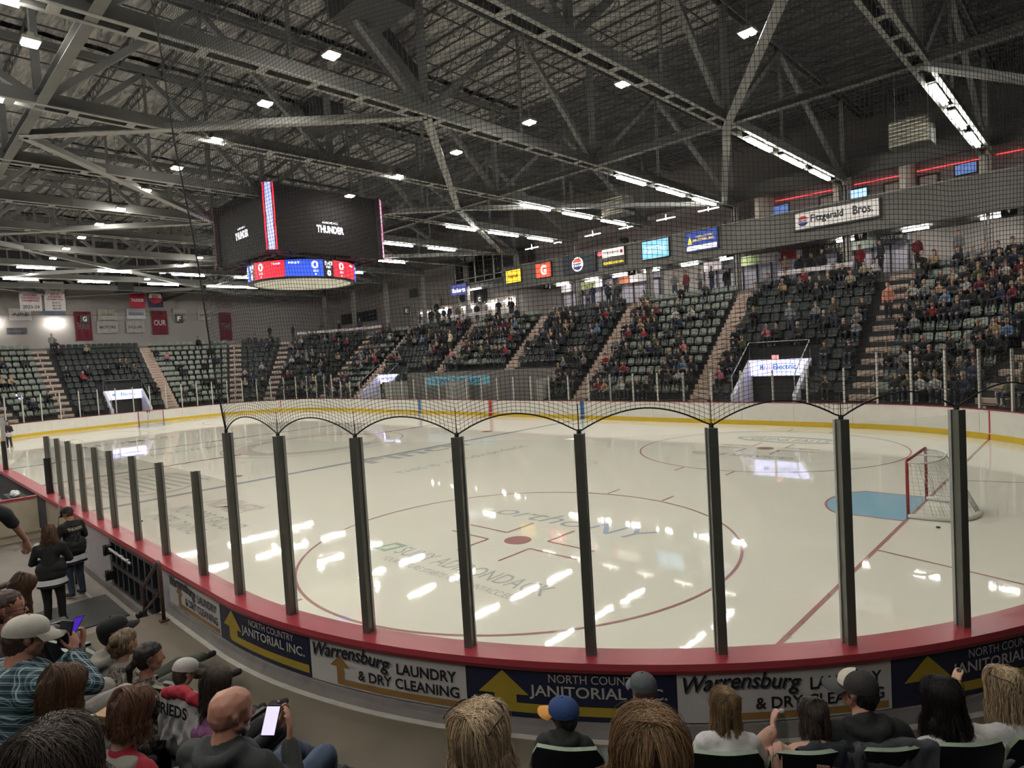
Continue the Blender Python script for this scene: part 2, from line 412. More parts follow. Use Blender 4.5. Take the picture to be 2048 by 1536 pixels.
text('ice_lettering', 'ARROW BANK', M_ilogo_g, icefn((-4.5, 0, 0), (0, 1, 0), (-1, 0, 0)), -6.5, -2, 0, 1.0, ice)

# ---- boards: white wall, red cap, kick plate; inner face at off 0
S_GATE0, S_GATE1 = s_near(16.55), s_near(19.45)
boards = thing('dasher_board_wall', (0, -13, 0), 'white dasher boards with red cap rail all round the ice', 'rink boards')
allp = spath(0, 159.08, 0.35)
mb = MB(); mb.sweep(allp, [(0.0, 0.22), (0.0, 1.05), (0.12, 1.05), (0.12, 0.22)]); mb.build('board_face', M_white, boards)
mb = MB(); mb.sweep(allp, [(-0.012, 0.0), (-0.012, 0.22), (0.13, 0.22), (0.13, 0.0)]); mb.build('kick_plate', M_yellow, boards)
nearp = spath(s_near(-21), s_nr(30) if False else 66.14, 0.35)
mb = MB(); mb.sweep(allp, [(-0.02, 1.05), (-0.02, 1.085), (0.14, 1.085), (0.14, 1.05)]); mb.build('red_line_trim', M_darkred, boards)
mb = MB(); mb.sweep(nearp, [(-0.02, 1.08), (-0.01, 1.115), (0.30, 1.115), (0.315, 1.06), (0.30, 1.02), (0.12, 1.02)]); mb.build('cap_rail', M_red, boards)
mb = MB(); mb.sweep(spath(s_near(19.9), 66.14, 0.35), [(0.12, 0.43), (0.12, 1.03), (0.26, 1.03), (0.26, 0.43)]); mb.build('outer_panel_backing', M_wallD, boards)
mb = MB(); mb.sweep(spath(s_near(19.9), 66.14, 0.35), [(0.26, 0.43), (0.26, 0.545), (0.30, 0.545), (0.32, 0.50), (0.36, 0.43)]); mb.build('outer_kick_strip', mat('worn_kick_strip', (0.16, 0.14, 0.13), var=0.3), boards)
mb = MB(); mb.sweep(spath(s_near(19.9), 66.14, 0.35), [(0.36, 0.430), (0.36, 0.437), (0.43, 0.437), (0.43, 0.430)]); mb.build('floor_edge_stripe', mat('pale_floor_stripe', (0.34, 0.31, 0.27), var=0.3), boards)
mb = MB(); mb.sweep(spath(s_near(13.9), s_near(16.5)), [(0.12, 0.0), (0.12, 1.03), (0.26, 1.03), (0.26, 0.0)]); mb.sweep(spath(s_near(19.4), s_near(19.9)), [(0.12, 0.0), (0.12, 1.03), (0.26, 1.03), (0.26, 0.0)])
mb.build('outer_panel', mat('lilac_white_panel', (0.42, 0.39, 0.42), rough=0.4), boards)
mb = MB(); mb.sweep(spath(s_near(10.2), s_near(13.9)), [(0.12, 0.0), (0.12, 1.03), (0.22, 1.03), (0.22, 0.0)]); mb.build('outer_panel', mat('tan_panel', (0.42, 0.36, 0.27), rough=0.5), boards)
mb = MB(); mb.sweep(spath(s_near(-21), s_near(10.2)), [(0.12, 0.0), (0.12, 1.03), (0.22, 1.03), (0.22, 0.0)]); mb.build('outer_panel', M_wallD, boards)
mb = MB()
mb.sweep(spath(s_near(9), s_near(20)), [(0.26, 0.0), (0.26, 0.10), (0.33, 0.10), (0.35, 0.0)]); mb.build('outer_kick_strip', mat('worn_kick_strip', (0.16, 0.14, 0.13)), boards)
# line marks on the far boards
def board_mark(s, w_, m, name):
    mb = MB(); mb.sweep(spath(s - w_ / 2, s + w_ / 2), [(-0.006, 0.24), (-0.006, 1.04), (0.0, 1.04), (0.0, 0.24)]); 
    mb.sweep(spath(s - w_ / 2, s + w_ / 2), [(-0.016, 0.0), (-0.016, 0.20), (-0.01, 0.20), (-0.01, 0.0)]); mb.build(name, m, boards)
M_bb = mat('board_blue', (0.03, 0.12, 0.30), rough=0.4); M_br = mat('board_red', (0.40, 0.02, 0.04), rough=0.4)
board_mark(s_far(7.77), 0.3, M_bb, 'blue_line_mark'); board_mark(s_far(-7.77), 0.3, M_bb, 'blue_line_mark'); board_mark(s_far(0), 0.3, M_br, 'centre_line_mark')
board_mark(s_fr(52.3), 0.06, M_br, 'goal_line_mark'); board_mark(s_fl(127.5), 0.06, M_br, 'goal_line_mark')
for s_ in [66.5 + 2.44 * i for i in range(31)]:
    pass
mb = MB()
for i in range(38):
    s_ = 67 + 2.44 * i
    mb.sweep(spath(s_ - 0.006, s_ + 0.006), [(-0.003, 0.23), (-0.003, 1.04), (0.0, 1.04), (0.0, 0.23)])
mb.build('panel_seams', mat('seam_grey', (0.3, 0.29, 0.27)), boards)

# ---- gate in the near side boards
gate = thing('board_gate', (18.0, -13.2, 0), 'dark steel machine gate with grey latch bar in the near boards', 'gate')
mb = MB(); mb.box((18.0, -13.10, 0.53), (2.9, 0.05, 1.0)); mb.build('gate_skin', mat('dark_gate_panel', (0.03, 0.03, 0.037), rough=0.35), gate)
mb = MB()
for x in np.linspace(16.62, 19.38, 9): mb.box((x, -13.17, 0.53), (0.07, 0.09, 0.98))
for z in (0.10, 0.52, 0.98): mb.box((18, -13.175, z), (2.86, 0.10, 0.07))
mb.build('gate_frame', mat('gate_frame_steel', (0.06, 0.06, 0.07), rough=0.35, metal=0.5), gate)
mb = MB(); mb.tube([(16.75, -13.27, 0.83), (18.1, -13.27, 0.80)], 0.022, 8); 
for x in (16.9, 17.25, 17.6, 17.95): mb.tube([(x - 0.02, -13.27, 0.825), (x + 0.02, -13.27, 0.82)], 0.032, 8)
mb.build('latch_bar', M_aluL, gate)
for x, z in ((16.6, 0.78), (16.6, 0.3)):
    mb = MB(); mb.box((x, -13.24, z), (0.16, 0.1, 0.16)); mb.tube([(x, -13.31, z - 0.1), (x, -13.31, z + 0.1)], 0.03, 8); mb.build('hinge', M_black, gate)
mb = MB()
for i in range(5): mb.ball((18.75 + 0.09 * i, -13.36 - 0.03 * (i % 2), 0.08 + 0.05 * (i % 3)), 0.055, n=10); mb.tube([(18.75 + 0.09 * i, -13.3, 0.1 + 0.05 * i), (18.8 + 0.09 * i, -13.3, 0.4)], 0.012, 6)
mb.build('gate_caster', M_black, gate)

# ---- glass and stanchions
post_n = [0]
def stanchion(s, z0, z1, mt, label, group, w_=0.085, off=0.10, short=None):
    (x, y), n = bp(s, off); a = math.atan2(n[1], n[0])
    mb = MB(); mb.box((x, y, (z0 + z1) / 2), (w_, w_, z1 - z0), rz=a)
    mb.box((x - n[0] * 0.045, y - n[1] * 0.045, (z0 + z1) / 2), (0.03, w_ * 1.25, z1 - z0), rz=a, mi=1)
    o = mb.build('glass_stanchion', [mt, M_aluL if mt is M_alu else mt], loc=(x, y, z0)); return tag(o, label, 'post', group)
M_glassS = glass_mat('scratched_side_glass', (0.93, 0.93, 0.925), rough=.08)
def pane(s0, s1, z0, z1, label, group, off=0.075, gm=None):
    (x, y), n = bp((s0 + s1) / 2, off)
    mb = MB(); mb.sweep(spath(s0 + 0.03, s1 - 0.03, 0.3), [(off, z0), (off, z1), (off + 0.013, z1), (off + 0.013, z0)])
    o = mb.build('rink_glass', gm or M_glass, loc=(x, y, z0)); return tag(o, label, 'glass pane', group)
ORD = ['first', 'second', 'third', 'fourth', 'fifth', 'sixth', 'seventh', 'eighth', 'ninth', 'tenth', 'eleventh', 'twelfth', 'thirteenth', 'fourteenth', 'fifteenth', 'sixteenth', 'seventeenth', 'eighteenth', 'nineteenth', 'twentieth']
def ordn(i):
    if i < 20: return ORD[i]
    t = {2: 'twenty', 3: 'thirty', 4: 'forty', 5: 'fifty', 6: 'sixty', 7: 'seventy', 8: 'eighty', 9: 'ninety'}
    n = i + 1
    if n % 10 == 0: return t[n // 10] + 'th' if n // 10 != 2 else 'twentieth'
    return t[n // 10] + '-' + ORD[n % 10 - 1]
tall = [s_near(22.16)] + [s_nr(math.degrees(math.atan2(y + HY, x - HX))) for x, y in ((23.37, -13.08), (24.58, -12.8), (25.73, -12.35), (26.81, -11.75), (27.78, -10.99), (28.63, -10.1), (29.36, -9.08), (29.95, -7.95), (30.4, -6.8))]
tall[0] = s_nr(-88.7)
for i, s_ in enumerate(tall): stanchion(s_, 1.10, 3.22, M_alu, f'tall dark post between bare ice and net, {ordn(i)} from the lower glass', 'tall posts carrying the end net')
for i in range(len(tall) - 1): pane(tall[i], tall[i + 1], 1.11, 3.17, f'tall clear glass pane under the net scallop, {ordn(i)} from the lower glass', 'tall panes behind the goal end')
low = [20.9, 19.3, 17.82, 16.33, 15.2, 13.9, 12.75, 11.55, 10.33]
for i, x in enumerate(low): stanchion(s_near(x), 1.10, 2.62, M_alu, f'short dark post of the lower side glass, {ordn(i)} from the tall net glass', 'short posts of the near side glass')
xs = [22.1] + low
for i in range(len(xs) - 1): pane(s_near(xs[i + 1]), s_near(xs[i]), 1.11, 2.58, f'low clear pane of the near side glass, {ordn(i)} from the net', 'low panes of the near side glass', gm=M_glassS)
tag(stanchion(s_near(10.12), 1.1, 2.6, M_alu, 'thin post ending the near side glass by the bench opening', None, w_=0.06), group=None)
o = stanchion(s_near(10.33), 1.10, 2.05, M_black, 'black padded post at the corner of the bench opening', None, w_=0.13, off=0.13)
o2 = stanchion(s_near(2.9), 1.10, 2.1, M_black, 'black padded post at the far side of the bench opening', None, w_=0.12, off=0.13)
o2 = stanchion(s_near(2.8), 1.10, 2.9, M_aluL, 'pale post beyond the bench opening', None, w_=0.1, off=0.10)
# far glass
M_postF = mat('pale_far_post', (0.50, 0.48, 0.44), rough=0.4, metal=0.2)
fs_ = []
s_ = s_fr(20)
while s_ < s_nl(215):
    tall_ = not (s_fr(88) < s_ < s_far(-20.5)); fs_.append((s_, 3.22 if tall_ else 2.6)); s_ += 1.30 if tall_ else 1.52
i_a = 0
for i, (s_, zt) in enumerate(fs_):
    stanchion(s_, 1.09, zt, M_postF, f'pale post of the far glass, {ordn(i)} counting leftwards from the right edge', 'pale posts of the far glass', w_=0.055, off=0.06)
for i in range(len(fs_) - 1):
    pane(fs_[i][0], fs_[i + 1][0], 1.09, min(fs_[i][1], fs_[i + 1][1]) - 0.02, f'far glass pane, {ordn(i)} counting leftwards from the right edge', 'panes of the far glass', off=0.05)

# ---- goals
def net_fn(mb, pa, pb, pc, pd, nu, nv, r):
    """string grid over the bilinear patch pa-pb (u) pd-pc (v)"""
    P = lambda u, v: (Vector(pa) * (1 - u) + Vector(pb) * u) * (1 - v) + (Vector(pd) * (1 - u) + Vector(pc) * u) * v
    for i in range(nu + 1): mb.tube([P(i / nu, j / 6) for j in range(7)], r, 3, caps=False)
    for j in range(nv + 1): mb.tube([P(i / 6, j / nv) for i in range(7)], r, 3, caps=False)
M_goalred = mat('goal_red_paint', (0.30, 0.02, 0.03), rough=0.35); M_goalw = mat('goal_white_pad', (0.62, 0.61, 0.58), rough=0.6); M_string = mat('white_net_string', (0.55, 0.54, 0.50), rough=0.8)
def goal(sx, label):
    X = sx * 27.13; g = thing('hockey_goal', (X, 0, 0), label, 'goal')
    mb = MB(); mb.tube([(X, -0.93, 0.0), (X, -0.93, 1.20), (X, -0.90, 1.24), (X, 0.90, 1.24), (X, 0.93, 1.20), (X, 0.93, 0.0)], 0.032, 10); mb.build('goal_frame', M_goalred, g)
    # curved base and top frame of the trapezoid net
    base = []; topf = []
    for t in np.linspace(-1, 1, 17):
        a = t * math.pi / 2
        base.append((X + sx * (1.12 * math.cos(a) ** 0.55 if math.cos(a) > 1e-6 else 0), 0.93 * math.sin(a) if abs(t) < 1 else 0.93 * t, 0.05))
        topf.append((X + sx * (0.52 * math.cos(a) ** 0.55 if math.cos(a) > 1e-6 else 0), 0.93 * math.sin(a) if abs(t) < 1 else 0.93 * t, 1.20))
    mb = MB(); mb.tube(base, 0.055, 8); mb.build('base_pad', M_goalw, g)
    mb = MB(); mb.tube(topf, 0.022, 8); mb.tube([(X + sx * 1.10, 0, 0.06), (X + sx * 0.52, 0, 1.19)], 0.05, 8); mb.tube([(X, 0, 1.24), (X + sx * 0.5, 0, 1.2)], 0.02, 8); mb.build('rear_frame', M_goalw, g)
    mb = MB(); nb = 34
    for i in range(len(base) - 1):
        net_fn(mb, base[i], base[i + 1], topf[i + 1], topf[i], 3, 14, 0.004)
    for t in np.linspace(-0.9, 0.9, 20):
        k = (t / 0.93 + 1) / 2; xx = 0.52 * math.sqrt(max(0, 1 - (t / 0.93) ** 2)) ** 0.55
        mb.tube([(X, t, 1.22), (X + sx * xx, t, 1.2)], 0.004, 3, caps=False)
    mb.build('goal_netting', M_string, g)
    mb = MB(); mb.box((X + sx * 0.70, 0.02, 1.12), (0.03, 0.26, 0.16), R=Matrix.Rotation(-0.5 * sx, 3, 'Y')); mb.build('bottle_holder', M_goalred, g)
goal(1, 'white netted goal with red posts in the blue crease at the near end')
goal(-1, 'far goal with red posts standing before the far end boards')
for (x, y, lb) in ((27.75, -1.43, 'black puck lying beside the near goal'), (10.84, -11.17, 'black puck near the low side glass'), (27.14, -7.84, None)):
    if lb:
        mb = MB(); mb.lathe([(0, 0), (0.036, 0), (0.038, 0.004), (0.038, 0.021), (0.036, 0.025), (0, 0.025)], (x, y, 0.004), 20); tag(mb.build('puck', M_black, loc=(x, y, 0.004)), lb, 'puck')
mb = MB(); mb.add([(27.14 + r * math.cos(i / 24 * 2 * math.pi), -7.9 + r * math.sin(i / 24 * 2 * math.pi), 0.004) for i in range(24) for r in (0.055, 0.062)], [(2 * i, 2 * ((i + 1) % 24), 2 * ((i + 1) % 24) + 1, 2 * i + 1) for i in range(24)]); mb.build('circle_mark', M_ilogo_g, ice)
# ================================================================== seating bowl
OFF0, RUN, RISE, Z0, NR = 0.65, 0.58, 0.5, 0.6, 12
def row_z(i): return Z0 + RISE * (i + 1)          # tread height of row i
def row_off(i): return OFF0 + RUN * i
SB0, SB1 = s_fr(8), s_nl(222)
def bowl_profile(i0):
    pr = [(row_off(i0), 0.0)]
    for i in range(i0, NR): pr += [(row_off(i), row_z(i)), (row_off(i + 1), row_z(i))]
    pr += [(row_off(NR), 0.0)]
    return pr
BENCH0, BENCH1 = s_far(4.2), s_far(-12.6)          # team benches: the lowest four rows are missing
TUN = [(s_far(19.7), s_far(16.7)), (s_far(-14.1), s_far(-17.1)), (s_end(1.2), s_end(-1.8))]   # entrance tunnels
bowl = thing('seating_bowl', (0, 20, 0), 'stepped concrete grandstand around the far side and far end', 'grandstand'); tag(bowl, kind='structure')
def bowl_piece(s0, s1, i0):
    mb = MB(); mb.sweep(spath(s0, s1, 0.6), bowl_profile(i0)); mb.build('stepped_tier', M_tread, bowl)
cur = SB0; cuts = sorted(TUN + [(BENCH0, BENCH1)])
for (a, b) in cuts:
    bowl_piece(cur, a, 0); bowl_piece(a, b, 4); cur = b
bowl_piece(cur, SB1, 0)
conc = MB(); conc.sweep(spath(SB0 - 2, SB1, 0.6), [(row_off(NR) - 0.02, 6.6), (row_off(NR) - 0.02, 7.1), (13.5, 7.1), (13.5, 6.6)])
tag(conc.build('concourse_floor', mat('concourse_concrete', (0.12, 0.11, 0.10))), 'upper concourse floor behind the top row', kind='structure')

# aisles (arc position, pale steps)
AIS = [('x', s_fr(57.5), 'far right'), ('x', s_fr(87), 'right'), ('x', s_far(14.8), ''), ('x', s_far(7.0), ''), ('x', s_far(-0.9), ''), ('x', s_far(-8.8), ''),
       ('x', s_far(-17.9), ''), ('x', s_fl(99.5), ''), ('x', s_fl(136.5), ''), ('x', s_fl(155), ''), ('x', s_end(3.0), ''), ('x', s_nl(183.5), ''), ('x', s_nl(207), '')]
def in_any(s, ivs, pad=0.0): return any(a - pad < s < b + pad for a, b in ivs)
M_stepD = mat('dark_step_riser', (0.05, 0.04, 0.04))
for k, (_, s_, _n) in enumerate(AIS):
    i0 = 4 if BENCH0 < s_ < BENCH1 else 0
    (x, y), n = bp(s_, row_off(i0)); tn = (-n[1], n[0]); W = 1.12
    st = thing('aisle_stairs', (x, y, row_z(i0)), f'pale stair aisle of the far stands, {ordn(k)} counting leftwards', 'stairs', 'pale stair aisles of the stands')
    mb = MB()
    for i in range(i0 * 2, NR * 2):
        o_ = OFF0 + RUN / 2 * i; z = Z0 + RISE / 2 * (i + 1) + 0.06 + 0.19
        (cx, cy_), nn = bp(s_, o_ + RUN / 4)
        a = math.atan2(nn[1], nn[0])
        narrow = W if (i % 2 == 1) else W * 0.95
        mb.box((cx, cy_, z - 0.125), (RUN / 2 + 0.005, narrow, 0.25), rz=a)
        (ex, ey), _ = bp(s_, o_ - 0.004)
        mb.box((ex, ey, z - 0.19), (0.012, narrow * 0.5, 0.035), rz=a, mi=1)
    mb.build('steps', [M_step, M_stepD], st)

# tunnels with lit signs
M_sign_w = emis('lit_sign_white', (0.62, 0.60, 1.0), 1.9)
M_signtxt = mat('sign_blue_text', (0.02, 0.12, 0.42), emit=(0.05, 0.2, 0.62), es=0.7)
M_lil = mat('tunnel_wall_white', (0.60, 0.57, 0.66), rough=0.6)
TUNL = ['lit white sign over the tunnel in the right part of the far stands', 'small lit white sign over the tunnel near the middle of the far stands', 'lit white sign over the tunnel in the far end stands']
for k, (a, b) in enumerate(TUN):
    (x, y), n = bp((a + b) / 2, row_off(3) + 0.35); tn = Vector((n[1], -n[0], 0))   # pointing so that text reads from the ice
    if k == 2: tn = Vector((0, 1, 0))
    else: tn = Vector((1, 0, 0))
    w_ = abs(b - a); nv = Vector((n[0], n[1], 0))
    tu = thing('entrance_tunnel', (x, y, 0), ['white-walled entrance tunnel under the lit sign at the right', 'white-walled entrance tunnel near the middle of the far side', 'white-walled entrance tunnel in the far end stand'][k], 'tunnel')
    for sg in (-1, 1):
        mb = MB(); p0 = Vector((x, y, 0)) + tn * (sg * (w_ / 2 - 0.02)) 
        f0, f1 = p0 - nv * 2.15, p0 + nv * 0.1; t_ = tn * 0.10
        vs = [f0 - t_, f0 + t_, f1 + t_, f1 - t_]
        pts = [Vector((v.x, v.y, 0)) for v in vs]
        top = [Vector((v.x, v.y, z)) for v, z in zip(vs, (1.35, 1.35, 3.0, 3.0))]
        mb.add(pts + top, [(0, 3, 2, 1), (4, 5, 6, 7), (0, 1, 5, 4), (1, 2, 6, 5), (2, 3, 7, 6), (3, 0, 4, 7)]); mb.build('side_wall', M_lil, tu)
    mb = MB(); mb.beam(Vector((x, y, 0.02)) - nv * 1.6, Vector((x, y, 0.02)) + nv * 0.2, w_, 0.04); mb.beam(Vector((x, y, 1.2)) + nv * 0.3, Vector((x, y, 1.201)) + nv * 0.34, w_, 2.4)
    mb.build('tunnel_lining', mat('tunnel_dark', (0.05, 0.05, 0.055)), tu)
    for sg in (-1, 1):
        mb = MB(); e = Vector((x, y, 0)) + tn * sg * (w_ / 2)
        mb.tube([e - nv * 2.1 + Vector((0, 0, 1.4)), e - nv * 2.1 + Vector((0, 0, 2.3)), e + nv * 0.1 + Vector((0, 0, 3.9)), e + nv * 0.1 + Vector((0, 0, 3.0))], 0.022, 6); mb.build('hand_rail', M_aluL, tu)
    mb = MB(); mb.tube([Vector((x, y, 3.9)) + nv * 0.1 - tn * w_ / 2, Vector((x, y, 3.9)) + nv * 0.1 + tn * w_ / 2], 0.022, 6); mb.build('hand_rail', M_aluL, tu)
    c = Vector((x, y, 2.58))
    sg_ = thing('lit_sign', tuple(c), TUNL[k], 'sign')
    mb = MB(); mb.beam(c - tn * w_ / 2, c + tn * w_ / 2, 0.12, 0.86); mb.build('sign_frame', mat('sign_frame_white', (0.7, 0.7, 0.75)), sg_)
    mb = MB(); cc = c - nv * 0.066; mb.add([cc - tn * (w_ / 2 - .05) + Vector((0, 0, z)) for z in (-.39,)] + [cc + tn * (w_ / 2 - .05) + Vector((0, 0, -.39)), cc + tn * (w_ / 2 - .05) + Vector((0, 0, .39)), cc - tn * (w_ / 2 - .05) + Vector((0, 0, .39))], [(0, 1, 2, 3)])
    mb.build('lit_face', M_sign_w, sg_)
    fn = planefn(c - nv * 0.072 - tn * w_ / 2, tn, (0, 0, 1))
    text('sign_lettering', 'Mr.', M_signtxt, fn, w_ * .2, w_ * .31, -0.10, 0.16, sg_, bold=0.02)
    text('sign_lettering', 'Electric', M_signtxt, fn, w_ * .42, w_ * .80, -0.10, 0.19, sg_, bold=0.02)
    text('sign_lettering', 'a neighborly company', M_signtxt, fn, w_ * .30, w_ * .68, -0.30, -0.24, sg_)
    mb = MB()
    for i in range(20):
        a0, a1 = i / 20 * 6.283, (i + 1) / 20 * 6.283
        mb.add([fn(w_ * .365 + r * math.cos(t), 0.04 + r * math.sin(t)) for r, t in ((.1, a0), (.1, a1), (.13, a1), (.13, a0))], [(0, 1, 2, 3)])
    shape(mb, fn, [(w_ * .365 - .015, -.05), (w_ * .365 + .015, -.05), (w_ * .365 + .015, .13), (w_ * .365 - .015, .13)]); shape(mb, fn, [(w_ * .365 - .09, .025), (w_ * .365 + .09, .025), (w_ * .365 + .09, .055), (w_ * .365 - .09, .055)])
    mb.build('sign_emblem', mat('sign_red_ring', (0.6, 0.2, 0.25), emit=(0.9, 0.35, 0.45), es=0.7), sg_)
# exit sign over the right tunnel
ex = thing('exit_sign', (18.1, 15.55, 3.2), 'small lit EXIT sign standing on the right lit sign', 'exit sign')
mb = MB(); mb.box((18.1, 15.55, 3.12), (0.34, 0.08, 0.2)); mb.build('sign_box', mat('exit_pink', (0.7, 0.4, 0.4), emit=(1, 0.45, 0.42), es=0.8), ex)
text('sign_lettering', 'EXIT', mat('exit_red', (0.5, 0.02, 0.02), emit=(0.8, 0.03, 0.03), es=0.6), planefn((17.95, 15.505, 3.04), (1, 0, 0), (0, 0, 1)), 0, 0.3, 0, 0.16, ex)
for (x, y, z, w_, h, rz, lb) in ((-28.0, 15.0, 2.7, 0.95, 0.75, math.radians(38), 'small lilac lit screen low in the far left corner of the stands'), (-33.0, -7.8, 3.0, 0.75, 0.6, math.radians(90), 'small lilac lit screen low at the left end of the far stands')):
    t = thing('lit_screen', (x, y, z), lb, 'screen'); mb = MB(); mb.box((x, y, z), (w_, 0.08, h), rz=rz); mb.build('screen_case', M_black, t)
    mb = MB(); mb.box((x + 0.05 * math.sin(rz), y - 0.05 * math.cos(rz), z), (w_ - 0.06, 0.01, h - 0.06), rz=rz); mb.build('screen_face', M_sign_w, t)

# team benches block in front of the raised rows
mb = MB(); mb.sweep(spath(BENCH0, BENCH1), [(2.55, 0), (2.55, 3.0), (2.97, 3.0), (2.97, 0)]); tag(mb.build('bench_wall', mat('grey_bench_wall', (0.13, 0.12, 0.11)), loc=(-4, 16, 0)), 'low grey wall behind the team benches of the far side', 'wall')
mb = MB(); mb.sweep(spath(BENCH0, BENCH1), [(0.3, 0.0), (0.3, 0.3), (2.55, 0.3), (2.55, 0.0)]); tag(mb.build('bench_floor', mat('rubber_bench_floor', (0.10, 0.09, 0.09)), loc=(-4, 15, 0)), 'rubber floor of the team benches', kind='structure')
for k, (xa, xb) in enumerate(((-12.0, -5.2), (-4.4, 3.6))):
    t = thing('team_bench', ((xa + xb) / 2, 14.6, 0.3), ['long team bench behind the far glass left of the centre line', 'long team bench behind the far glass by the centre line'][k], 'bench')
    mb = MB(); mb.box(((xa + xb) / 2, 14.6, 0.78), (xb - xa, 0.35, 0.05)); mb.build('seat', mat('bench_wood', (0.3, 0.24, 0.2)), t)
    for x in np.linspace(xa + 0.3, xb - 0.3, 5): mb = MB(); mb.box((x, 14.6, 0.53), (0.06, 0.3, 0.46)); mb.build('leg', M_steel_l, t)
for k, x in enumerate((-12.6, -4.8, 4.1)):
    mb = MB(); mb.box((x, 14.35, 1.35), (0.08, 2.3, 2.1)); o = mb.build('bench_partition', mat('partition_pale', (0.35, 0.33, 0.3)), loc=(x, 14.3, 0.3)); tag(o, f'pale partition between the team benches, {ordn(k)} from the left', 'partition', 'partitions of the team benches')
t = thing('light_blue_banner', (-5.8, 15.4, 2.2), 'light blue banner with dark lettering on the far bench wall', 'banner')
mb = MB(); mb.box((-6.3, 15.46, 2.3), (7.6, 0.03, 0.7)); mb.build('banner_cloth', mat('light_blue_cloth', (0.16, 0.36, 0.46)), t)
text('banner_lettering', 'KINNEY DRUGS', mat('deep_blue_text', (0.02, 0.10, 0.20)), planefn((-9.3, 15.435, 2.08), (1, 0, 0), (0, 0, 1)), 0.6, 5.9, 0, 0.42, t, bold=0.02)

# ================================================================== walls, concourse fittings
YW, XW, XE = 25.2, -43.2, 46.0
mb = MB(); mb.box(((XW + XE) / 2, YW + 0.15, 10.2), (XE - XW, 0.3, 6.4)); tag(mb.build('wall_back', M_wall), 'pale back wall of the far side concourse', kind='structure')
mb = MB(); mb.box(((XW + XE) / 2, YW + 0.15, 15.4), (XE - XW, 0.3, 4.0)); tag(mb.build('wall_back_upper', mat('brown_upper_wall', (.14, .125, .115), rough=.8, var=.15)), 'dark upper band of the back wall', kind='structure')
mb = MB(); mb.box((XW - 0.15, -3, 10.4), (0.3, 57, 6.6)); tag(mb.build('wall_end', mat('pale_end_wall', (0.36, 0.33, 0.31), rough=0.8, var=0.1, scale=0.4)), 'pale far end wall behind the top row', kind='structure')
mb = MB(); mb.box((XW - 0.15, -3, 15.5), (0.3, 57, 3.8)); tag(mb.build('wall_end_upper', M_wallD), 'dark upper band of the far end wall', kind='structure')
mb = MB(); mb.box((XE + .15, -3, 8.5), (0.3, 57, 17)); tag(mb.build('wall_right', M_wallD), 'wall of the near end', kind='structure')
mb = MB(); mb.box((0, -30.2, 8.5), (92, 0.3, 17)); tag(mb.build('wall_near', M_wallD), 'wall behind the near side', kind='structure')

TX = [26.2 + 6.08 - 6.08 * k for k in range(12)]        # truss lines
M_col = mat('column_paint', (0.24, 0.225, 0.21), rough=0.6)
for k, x in enumerate(TX):
    mb = MB(); mb.box((x, 20.85, 9.55), (0.10, 0.34, 4.9)); mb.box((x - 0.15, 20.85, 9.55), (0.03, 0.34, 4.9)); mb.box((x + 0.15, 20.85, 9.55), (0.03, 0.34, 4.9))
    tag(mb.build('steel_column', M_col, loc=(x, 20.85, 7.1)), f'steel column at the top of the far stands, {ordn(k)} column counting leftwards', 'column', 'columns at the top of the far stands')

# press level: fascia, floor, boxes
XS0, XS1 = -5.4, 40
M_fas = mat('grey_fascia', (0.085, 0.08, 0.072), rough=0.6, var=0.12, scale=0.7)
M_room = mat('suite_room_wall', (0.27, 0.225, 0.225), rough=0.7)
mb = MB(); mb.box(((XS0 + XS1) / 2, 20.55, 10.3), (XS1 - XS0, 0.12, 1.55)); mb.box(((XS0 + XS1) / 2, 20.62, 9.42), (XS1 - XS0, 0.35, 0.25))
tag(mb.build('balcony_fascia', M_fas, loc=(10, 20.55, 9.4)), 'grey balcony fascia carrying the lit signs under the press boxes', 'balcony')
mb = MB(); mb.box(((XS0 + XS1) / 2, 22.9, 9.62), (XS1 - XS0, 4.5, 0.15)); tag(mb.build('floor_upper', M_fas), 'slab under the suites', kind='structure')
mb = MB(); mb.box(((14.0 + XS1) / 2, 21.9, 13.1), (XS1 - 14.0, 2.7, 0.12)); mb.box(((14.0 + XS1) / 2, 20.55, 12.68), (XS1 - 14.0, 0.14, 0.75)); tag(mb.build('ceiling_suites', mat('suite_lintel', (.09, .085, .08))), 'ceiling and dark lintel over the suites', kind='structure')
mb = MB(); mb.box(((14.0 + XS1) / 2, 23.15, 11.3), (XS1 - 14.0, 0.1, 3.5)); tag(mb.build('wall_suites', M_room), 'rosy rear wall of the suites', kind='structure')
mb = MB(); mb.box(((XS0 + 14.0) / 2, 24.6, 11.6), (14.0 - XS0, 0.1, 4.0)); tag(mb.build('wall_press', M_room), 'rosy rear wall of the press level', kind='structure')
mb = MB(); mb.tube([(XS0, 20.5, 11.12), (XS1, 20.5, 11.12)], 0.03, 6); tag(mb.build('balcony_rail', M_steel_l, loc=(10, 20.5, 11.1)), 'thin pale rail along the top of the balcony fascia', 'railing')
for k, x in enumerate((15.4, 19.7, 22.8, 26.05, 29.3)):
    mb = MB(); mb.box((x, 21.9, 11.4), (0.26, 2.4, 3.4)); tag(mb.build('suite_partition', mat('partition_cream', (0.48, 0.43, 0.37)), loc=(x, 21.9, 9.7)), f'cream partition between the open suites, {ordn(k)} from the left', 'partition', 'partitions between the suites')
M_redled = emis('red_led', (1.0, 0.06, 0.07), 2.2)
M_suitel = emis('suite_ceiling_light', (1.0, 0.92, 0.82), 9.0)
